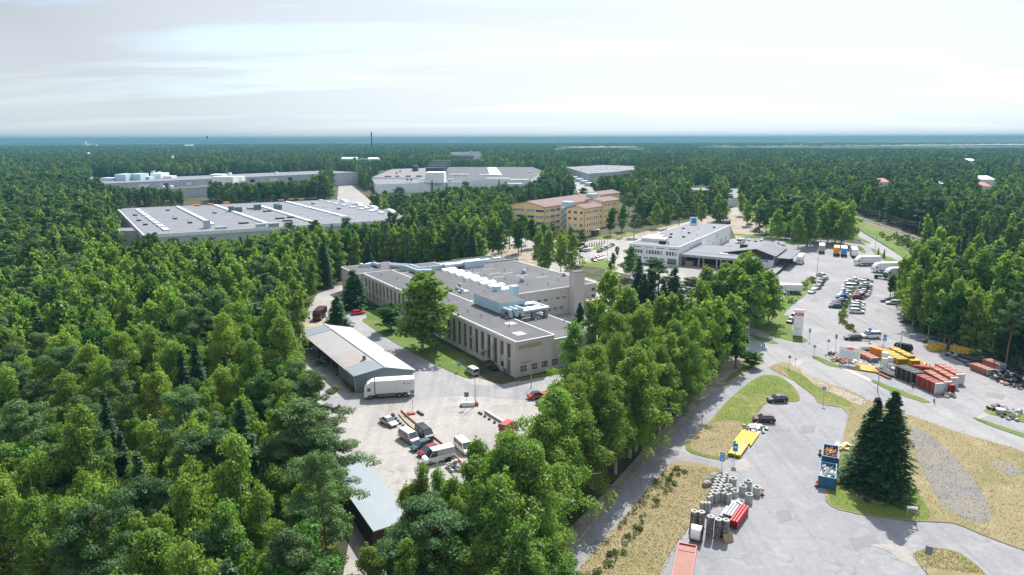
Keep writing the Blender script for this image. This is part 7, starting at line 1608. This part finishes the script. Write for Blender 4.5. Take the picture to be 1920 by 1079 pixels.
# ---- front lot store: well rings, posts, reels
for i, (px, py, lb) in enumerate(((1373.5,911,'farthest left'),(1365,925,'left'),(1376.5,935,'lower left'),(1402,916,'farthest right'),(1392.5,926,'middle'),(1418,928,'rightmost'),(1403.5,942,'nearest'))):
    g = G(px, py); o = thing('well_ring_stack', 'grey concrete well ring stack with open top, %s one in the group' % lb, 'concrete ring', (g.x, g.y, .03), trng.random(), 'concrete well rings')
    for k in range(3): MB().ring((0,0), .58 - .004*k, .35, k*.45 + .004, k*.45 + .438, 24).build('ring', M['concrete'], o)
rows = [((1331,948),(1349,903),9),((1344,942),(1359,905),8),((1357,941),(1361,926),3),((1366,944),(1374,934),2)]
n = 0
for p0, p1, k in rows:
    a, b = G(*p0), G(*p1)
    for i in range(k):
        c = a.lerp(b, i/max(1, k-1)); n += 1
        o = thing('concrete_post_pair', 'pair of upright pale concrete blocks in the long double rows' if k > 3 else 'pair of upright pale concrete blocks in the short rows nearest the rings', 'concrete blocks', (c.x, c.y, .03), R_(-60), 'upright concrete blocks')
        for q in (-.27, .27): MB().box(-.26, .22, q-.24, q+.24, .1, 1.5 + .1*trng.random()).build('block', M['concrete'], o, bevel=.08)
        MB().box(-.4, .4, -.6, .6, 0, .1).build('pallet', M['wood'], o)
g = G(1322, 962); o = thing('concrete_post_pair', 'group of three upright concrete blocks standing alone before the rows', 'concrete blocks', (g.x, g.y, .03), 0, 'upright concrete blocks')
for q in (-.5, 0, .5): MB().box(q-.22, q+.22, -.3, .3, 0, 1.7).build('block', M['concrete'], o, bevel=.08)
def wrapped(px, py, nx, ny, h, label):
    g = G(px, py); o = thing('wrapped_ring_stack', label, 'wrapped stack', (g.x, g.y, .03), R_(-12))
    for i in range(nx):
        for j in range(ny): c = MB().ring(((i-(nx-1)/2)*1.0, j*1.0), .5, .2, .14, h, 18).build('stack', M['wrap'], o); MB().ring(((i-(nx-1)/2)*1.0, j*1.0), .48, .2, h, h+.12, 18).build('top_ring', M['concrete'], c)
    MB().box(-nx*.52, nx*.52, -.5, ny*1.0-.5, 0, .14).build('pallet', M['wood'], o)
wrapped(1307, 988, 2, 1, 2.3, 'dark plastic wrapped ring stack behind the cable reel')
wrapped(1330, 1005, 1, 1, 2.9, 'single tall wrapped ring stack in the middle of the front store')
wrapped(1352, 1010, 2, 1, 2.8, 'broad wrapped ring stack behind the leaning pallet')
def reel():
    g = G(1305, 1013); o = thing('cable_reel', 'big brown cable reel wound with white cable', 'cable reel', (g.x, g.y, .03), R_(-25))
    for x in (-.75, .75): MB().tube((x-.05, 0, 1.15), (x+.05, 0, 1.15), 1.15, n=24).build('flange', M['brown'], o)
    MB().tube((-.69, 0, 1.15), (.69, 0, 1.15), 1.0, n=24).build('cable', M['signwhite'], o)
reel()
g = G(1367, 1018); o = MB().box(-.7, .7, -.06, .06, 0, 1.2).build('leaning_pallet', M['wood'], None, (g.x, g.y, .04), (R_(-28), 0, R_(15))); tag(o, 'weathered wooden pallet leaning on the broad wrapped stack', 'pallet')
bundle('pipe_bundle', 'short grey concrete pipes, left pair beside the red bundle', (1353,974), (1366,955), .20, 2, 1, 'pipegrey', straps=None)
bundle('pipe_bundle', 'grey concrete pipes, right set beside the red bundle', (1363,977), (1378,956), .22, 3, 2, 'pipegrey', straps=None)
bundle('pipe_bundle', 'bright crimson pipe bundle on the front lot', (1374,993), (1396,962), .20, 3, 3, 'crimson', straps=None)
bundle('pipe_bundle', 'long yellow pipe sheets along the dry lawn edge', (1376,858), (1392,836), .13, 8, 2, 'yellowpipe', straps=None, jitter=.2)
bundle('pipe_bundle', 'upper yellow pipe layer toward the dark red hatchback', (1392,834), (1408,812), .13, 12, 1, 'yellowpipe', straps=None, jitter=.4)
bundle('pipe_bundle', 'salmon pipes along the right side of the yellow sheets', (1383,858), (1398,836), .13, 3, 2, 'salmon', straps=None)
junkpile('grey_sheeting', 'crumpled grey-white sheeting behind the dark red hatchback', 'heap', 1416, 805, 2.2, 18, ['pipegrey', 'foil'], .6, 51)
junkpile('white_pipe_bits', 'short white pipe pieces in front of the concrete blocks', 'heap', 1384, 948, .9, 6, ['foil', 'pipegrey'], .3, 52)
for i, (px, py, lb) in enumerate(((1342,896,'rightmost'),(1334,904,'middle'),(1325,912,'leftmost'))):
    rg = random.Random(i); g = G(px, py); m = MB(); me = bpy.data.meshes.new('boulder'); bm = bmesh.new(); bmesh.ops.create_icosphere(bm, subdivisions=3, radius=1)
    for v in bm.verts: n_ = math.sin(v.co.x*3+i)*math.cos(v.co.y*4)*.12 + math.sin(v.co.z*5+i*2)*.08; v.co *= 1 + n_; v.co.x *= .95; v.co.y *= .6; v.co.z *= .55; v.co.z = max(v.co.z, -.3)
    bm.to_mesh(me); bm.free(); me.materials.append(M['rock']); o = inst('boulder', me, None, (g.x, g.y, .35), (0, 0, .3*i)); tag(o, 'grey boulder on the dry bank, %s of three' % lb, 'boulder')
def skip(px, py, L, W2, rz, label, fill_):
    g = G(px, py); o = thing('waste_skip', label, 'skip', (g.x, g.y, .03), rz); H2 = 1.9; m = MB()
    m.box(-W2/2, -W2/2+.08, 0, L, .15, H2).box(W2/2-.08, W2/2, 0, L, .15, H2).box(-W2/2+.08, W2/2-.08, 0, .08, .15, H2).box(-W2/2+.08, W2/2-.08, L-.08, L, .15, H2).box(-W2/2+.08, W2/2-.08, .08, L-.08, .15, .3)
    m.build('body', M['skip'], o); r = MB()
    for k in range(7):
        y = .2 + (L-.4)*k/6; r.box(-W2/2-.08, -W2/2, y-.05, y+.05, .2, H2-.05).box(W2/2, W2/2+.08, y-.05, y+.05, .2, H2-.05)
    for k in range(4): x = -W2/2+.2 + (W2-.4)*k/3; r.box(x-.05, x+.05, -.07, 0, .2, H2-.05)
    r.build('ribs', M['skip'], o); MB().box(-W2/2-.06, W2/2+.06, -.06, .1, H2, H2+.1).box(-W2/2-.06, -W2/2+.1, .1, L, H2, H2+.1).box(W2/2-.1, W2/2+.06, .1, L, H2, H2+.1).build('rim', M['skip'], o)
    rg = random.Random(int(px)); f = junkpile('skip_load', 'load', 'load', px, py, .1, 0, [], 1) ; bpy.data.objects.remove(f)
    m = MB(); m.box(-W2/2+.1, W2/2-.1, .1, L-.1, .32, 1.15)
    for i in range(70):
        s_ = rg.uniform(.1, .35); x, y = rg.uniform(-W2/2+.4, W2/2-.4), rg.uniform(.4, L-.4); t = MB().box(-s_, s_, -s_*.6, s_*.6, -s_*.3, s_*.3); R3 = Matrix.Rotation(rg.uniform(0, 6), 3, 'Z') @ Matrix.Rotation(rg.uniform(-.7, .7), 3, 'X')
        m.add([R3 @ Vector(v) + Vector((x, y, 1.2 + rg.uniform(0, .5))) for v in t.v], t.f)
    l = m.build('waste_load', M[fill_], None, (g.x, g.y, .03), (0, 0, rz)); tag(l, 'brown wood and brick waste filling the far blue skip' if fill_ == 'rubble' else 'white plastic and bag waste filling the near blue skip', 'waste')
a, b = G(1549, 917), G(1553, 873); rz = math.atan2(b.y-a.y, b.x-a.x) - math.pi/2
skip(1549, 917, 5.6, 2.4, rz, 'near blue open skip heaped with white waste', 'trash'); skip(1554.5, 878, 5.2, 2.4, rz, 'far blue open skip with brown rubble, touching the near one', 'rubble')
def cone(px, py, label):
    g = G(px, py); o = thing('warning_marker', label, 'warning marker', (g.x, g.y, .03)); MB().box(-.18, .18, -.05, .05, .1, 1.1).build('panel', M['orange'], o); MB().box(-.19, .19, -.06, .06, .4, .6).build('white_band', M['signwhite'], o); MB().box(-.3, .3, -.25, .25, 0, .1).build('foot', M['black'], o)
cone(1429, 929, 'orange and white marker right of the concrete rings'); cone(1531, 913, 'orange and white marker at the lower corner of the near skip'); cone(1537, 854, 'orange and white marker beside the far skip')
def deck():
    a, b, c = G(1253, 1120), G(1272, 1026), G(1306, 1030); d = (b-a).normalized(); w = (c-b).length; o = thing('flat_rack', 'red-oxide steel flat rack platform cut by the bottom edge', 'flat rack', (b.x, b.y, .03), math.atan2(d.y, d.x) - math.pi/2 )
    MB().box(0, w, -12, 0, .35, .55).build('deck', M['rustplate'], o); MB().box(-.05, .1, -12, 0, .1, .7).box(w-.1, w+.05, -12, 0, .1, .7).box(.1, w-.1, -.15, 0, .1, .75).box(.1, w-.1, -1.6, -1.5, .55, .62).build('rails', M['crimson'], o)
deck()
junkpile('white_frame_scrap', 'white frames and planks behind the left spruce', 'heap', 1588, 842, 1.8, 12, ['foil', 'yellowpipe'], .5, 61, .13)
for px, py, lb in ((1711,729,'bicycle leaning beside the cycle path near the red bundles'), (1751,757,'bicycle with a tall flag by the yard exit')):
    g = G(px, py); o = thing('bicycle', lb, 'bicycle', (g.x, g.y, .04), R_(70)); 
    for x in (-.52, .52):
        m = MB()
        for j in range(16): a, b = 2*math.pi*j/16, 2*math.pi*(j+1)/16; m.tube((x+.34*math.cos(a), 0, .34+.34*math.sin(a)), (x+.34*math.cos(b), 0, .34+.34*math.sin(b)), .03, n=5, cap=False)
        m.build('wheel', M['black'], o)
    MB().tube((-.52,0,.34), (-.1,0,.85), .03).tube((-.1,0,.85), (.4,0,.85), .03).tube((.4,0,.85), (.52,0,.34), .03).tube((-.1,0,.85), (0,0,.3), .03).tube((0,0,.3), (.4,0,.85), .03).build('frame', M['blackpipe'], o); MB().box(-.25, .05, -.07, .07, .92, .99).build('saddle', M['black'], o); MB().tube((.42,-.25,1.02), (.42,.25,1.02), .025).tube((.42,0,.85), (.42,0,1.02), .025).build('handlebar', M['steel'], o)
    if px == 1751: MB().tube((-.5,0,.4), (-.5,0,2.6), .02).build('flag_pole', M['steel'], o)
# ------------------------------------------------------------------ shrubs and weeds
def shrubs(poly, n, h0, h1, label, group, seed, z=0):
    rg = random.Random(seed); P = gp(*poly); xs = [p[0] for p in P]; ys = [p[1] for p in P]; k = 0; t = 0
    while k < n and t < n*60:
        t += 1; x, y = rg.uniform(min(xs), max(xs)), rg.uniform(min(ys), max(ys))
        if inpoly([x], [y], P)[0]: h = rg.uniform(h0, h1); tree('shrub', x, y, h, label, group, wide=rg.uniform(.9, 1.5)); k += 1
shrubs([(1678,530),(1700,528),(1730,560),(1760,600),(1800,640),(1880,672),(1870,678),(1790,655),(1755,635),(1730,618),(1705,590),(1690,572),(1680,555)], 60, 1.6, 4.2, 'leafy shrub at the foot of the wood beside the yard', 'shrubs along the yard edge', 1)
shrubs([(1760,590),(1800,600),(1900,640),(1920,690),(1860,672),(1800,640)], 26, 2.5, 4.5, 'greyish willow shrub in the gap of the wood above the salmon stacks', 'willow shrubs', 2)
shrubs([(1640,438),(1680,445),(1740,470),(1760,500),(1730,505),(1690,468),(1660,452)], 34, 2.0, 4.0, 'bushy shrub on the bank between country road and railway', 'shrubs on the railway bank', 3)
shrubs([(1533,521),(1522,521),(1505,532),(1478,560),(1470,580),(1482,574),(1514,551)], 26, .6, 1.3, 'weedy tuft on the verge along the slanted car row', 'weeds on the verge', 4)
shrubs([(1594,564),(1590,563),(1578,580),(1571,594),(1576,603),(1590,618),(1606,627),(1592,612),(1582,597),(1588,583)], 34, .6, 1.5, 'weed clump on the curved median of the car park', 'weeds on the median', 5)
shrubs([(1600,430),(1612,438),(1586,450),(1590,436)], 10, 1.5, 3, 'shrub at the copse corner by the path', 'shrubs by the copse', 6)
for px, py, lb in ((1646,481,'small dark conifer on the roadside verge, left one'),(1657,484,'small dark conifer on the roadside verge, right one'),(1607,442,'young tree between path and country road')): g = G(px, py); tree('spruce' if 'conifer' in lb else 'broad', g.x, g.y, 4.5, lb)
for i in range(9): g = G(1096 + i*4.6, 466 - i*1.05); tree('spruce', g.x, g.y, 2.6, 'small trimmed conifer in the hedge row of the car lot', 'hedge row conifers', ql='mid')
for px, py, h in ((1157,482,5),(1150,500,6),(1143,512,5)): g = G(px, py); tree('broad', g.x, g.y, h, 'young leafy tree between car lot and pale birch', 'young trees by the car lot')
shrubs([(1256,872),(1262,873),(1215,935),(1165,990),(1150,1000)], 12, .4, .8, 'reed tuft in the shallow ditch of the dry bank', 'ditch reeds', 7)
shrubs([(1266,880),(1290,885),(1275,905),(1230,955),(1180,1030),(1130,1078),(1110,1078),(1180,1000),(1240,920)], 70, .35, .75, 'low green reed tuft in the ditch of the dry bank', 'ditch reeds', 8)
shrubs([(628,700),(640,706),(668,735),(660,738),(640,722)], 10, .6, 1.3, 'weed at the foot of the shed wall', 'weeds by the shed', 9)
shrubs([(1560,760),(1590,766),(1600,790),(1585,800),(1575,780)], 0, .3, .6, 'x', 'y', 10)
def tufts():
    """knee-high grass tufts over the verges and banks: one mesh, nobody could count them"""
    rg = np.random.default_rng(3); P_ = [(gp((1430,704),(1300,825),(1294,850),(1360,864),(1399,815),(1440,754),(1499,752),(1484,722)), 2600), (gp((1256,872),(1357,881),(1307,966),(1230,1100),(1060,1100),(1162,981)), 5200), (gp((1593,767),(1700,777),(1920,846),(1920,1033),(1791,982),(1697,978),(1548,945),(1567,883)), 6500), (gp((1440,690),(1455,683),(1605,738),(1700,777),(1593,767),(1527,743)), 1500), (gp((1711,1040),(1746,1028),(1798,1037),(1850,1079),(1728,1066)), 900), (gp((1532,522),(1468,560),(1400,588),(1412,617),(1460,640),(1480,576)), 1600), (gp((1640,416),(1720,448),(1720,478),(1650,440)), 900)]
    C = []
    for P, n in P_:
        a = np.array(P); lo, hi = a.min(0), a.max(0); k = rg.uniform(lo, hi, (n*4, 2)); k = k[inpoly(k[:, 0], k[:, 1], P)][:n]; C.append(k)
    C = np.concatenate(C); n = len(C); Cc = np.concatenate([C, np.full((n, 1), .16)], 1); N = rg.normal(size=(n, 3)); N[:, 2] = .6
    V, lv = quads_mesh('', Cc, N, rg.uniform(.05, .13, n), rg.uniform(.04, .10, n), rg.random(n), None, rg, tang=np.tile([[0, 0, 1.]], (n, 1)) + rg.normal(size=(n, 3))*.3)
    M['straw'] = leafm('straw_tufts', (.22, .20, .09), (.34, .28, .15), .4, .1, .01)
    o = inst('grass_tufts', np_mesh('grass_tufts', V, lv, M['straw'])); tag(o, 'straw-coloured grass tufts over the verges', 'grass', None, 'stuff')
tufts()
# ------------------------------------------------------------------ haze
def haze():
    m = bpy.data.materials.new('haze_air'); m.use_nodes = True; t = m.node_tree; t.nodes.clear()
    o = t.nodes.new('ShaderNodeOutputMaterial'); v = t.nodes.new('ShaderNodeVolumePrincipled'); v.inputs['Color'].default_value = (.12, .28, .37, 1); v.inputs['Density'].default_value = 1.8e-4; v.inputs['Anisotropy'].default_value = 0.1
    t.links.new(v.outputs[0], o.inputs['Volume'])
    b = MB().box(-15500, 15500, -120, 16500, -1, 79).build('haze', m); b['kind'] = 'stuff'; b['label'] = 'thin blue summer haze over the far forest'
haze()
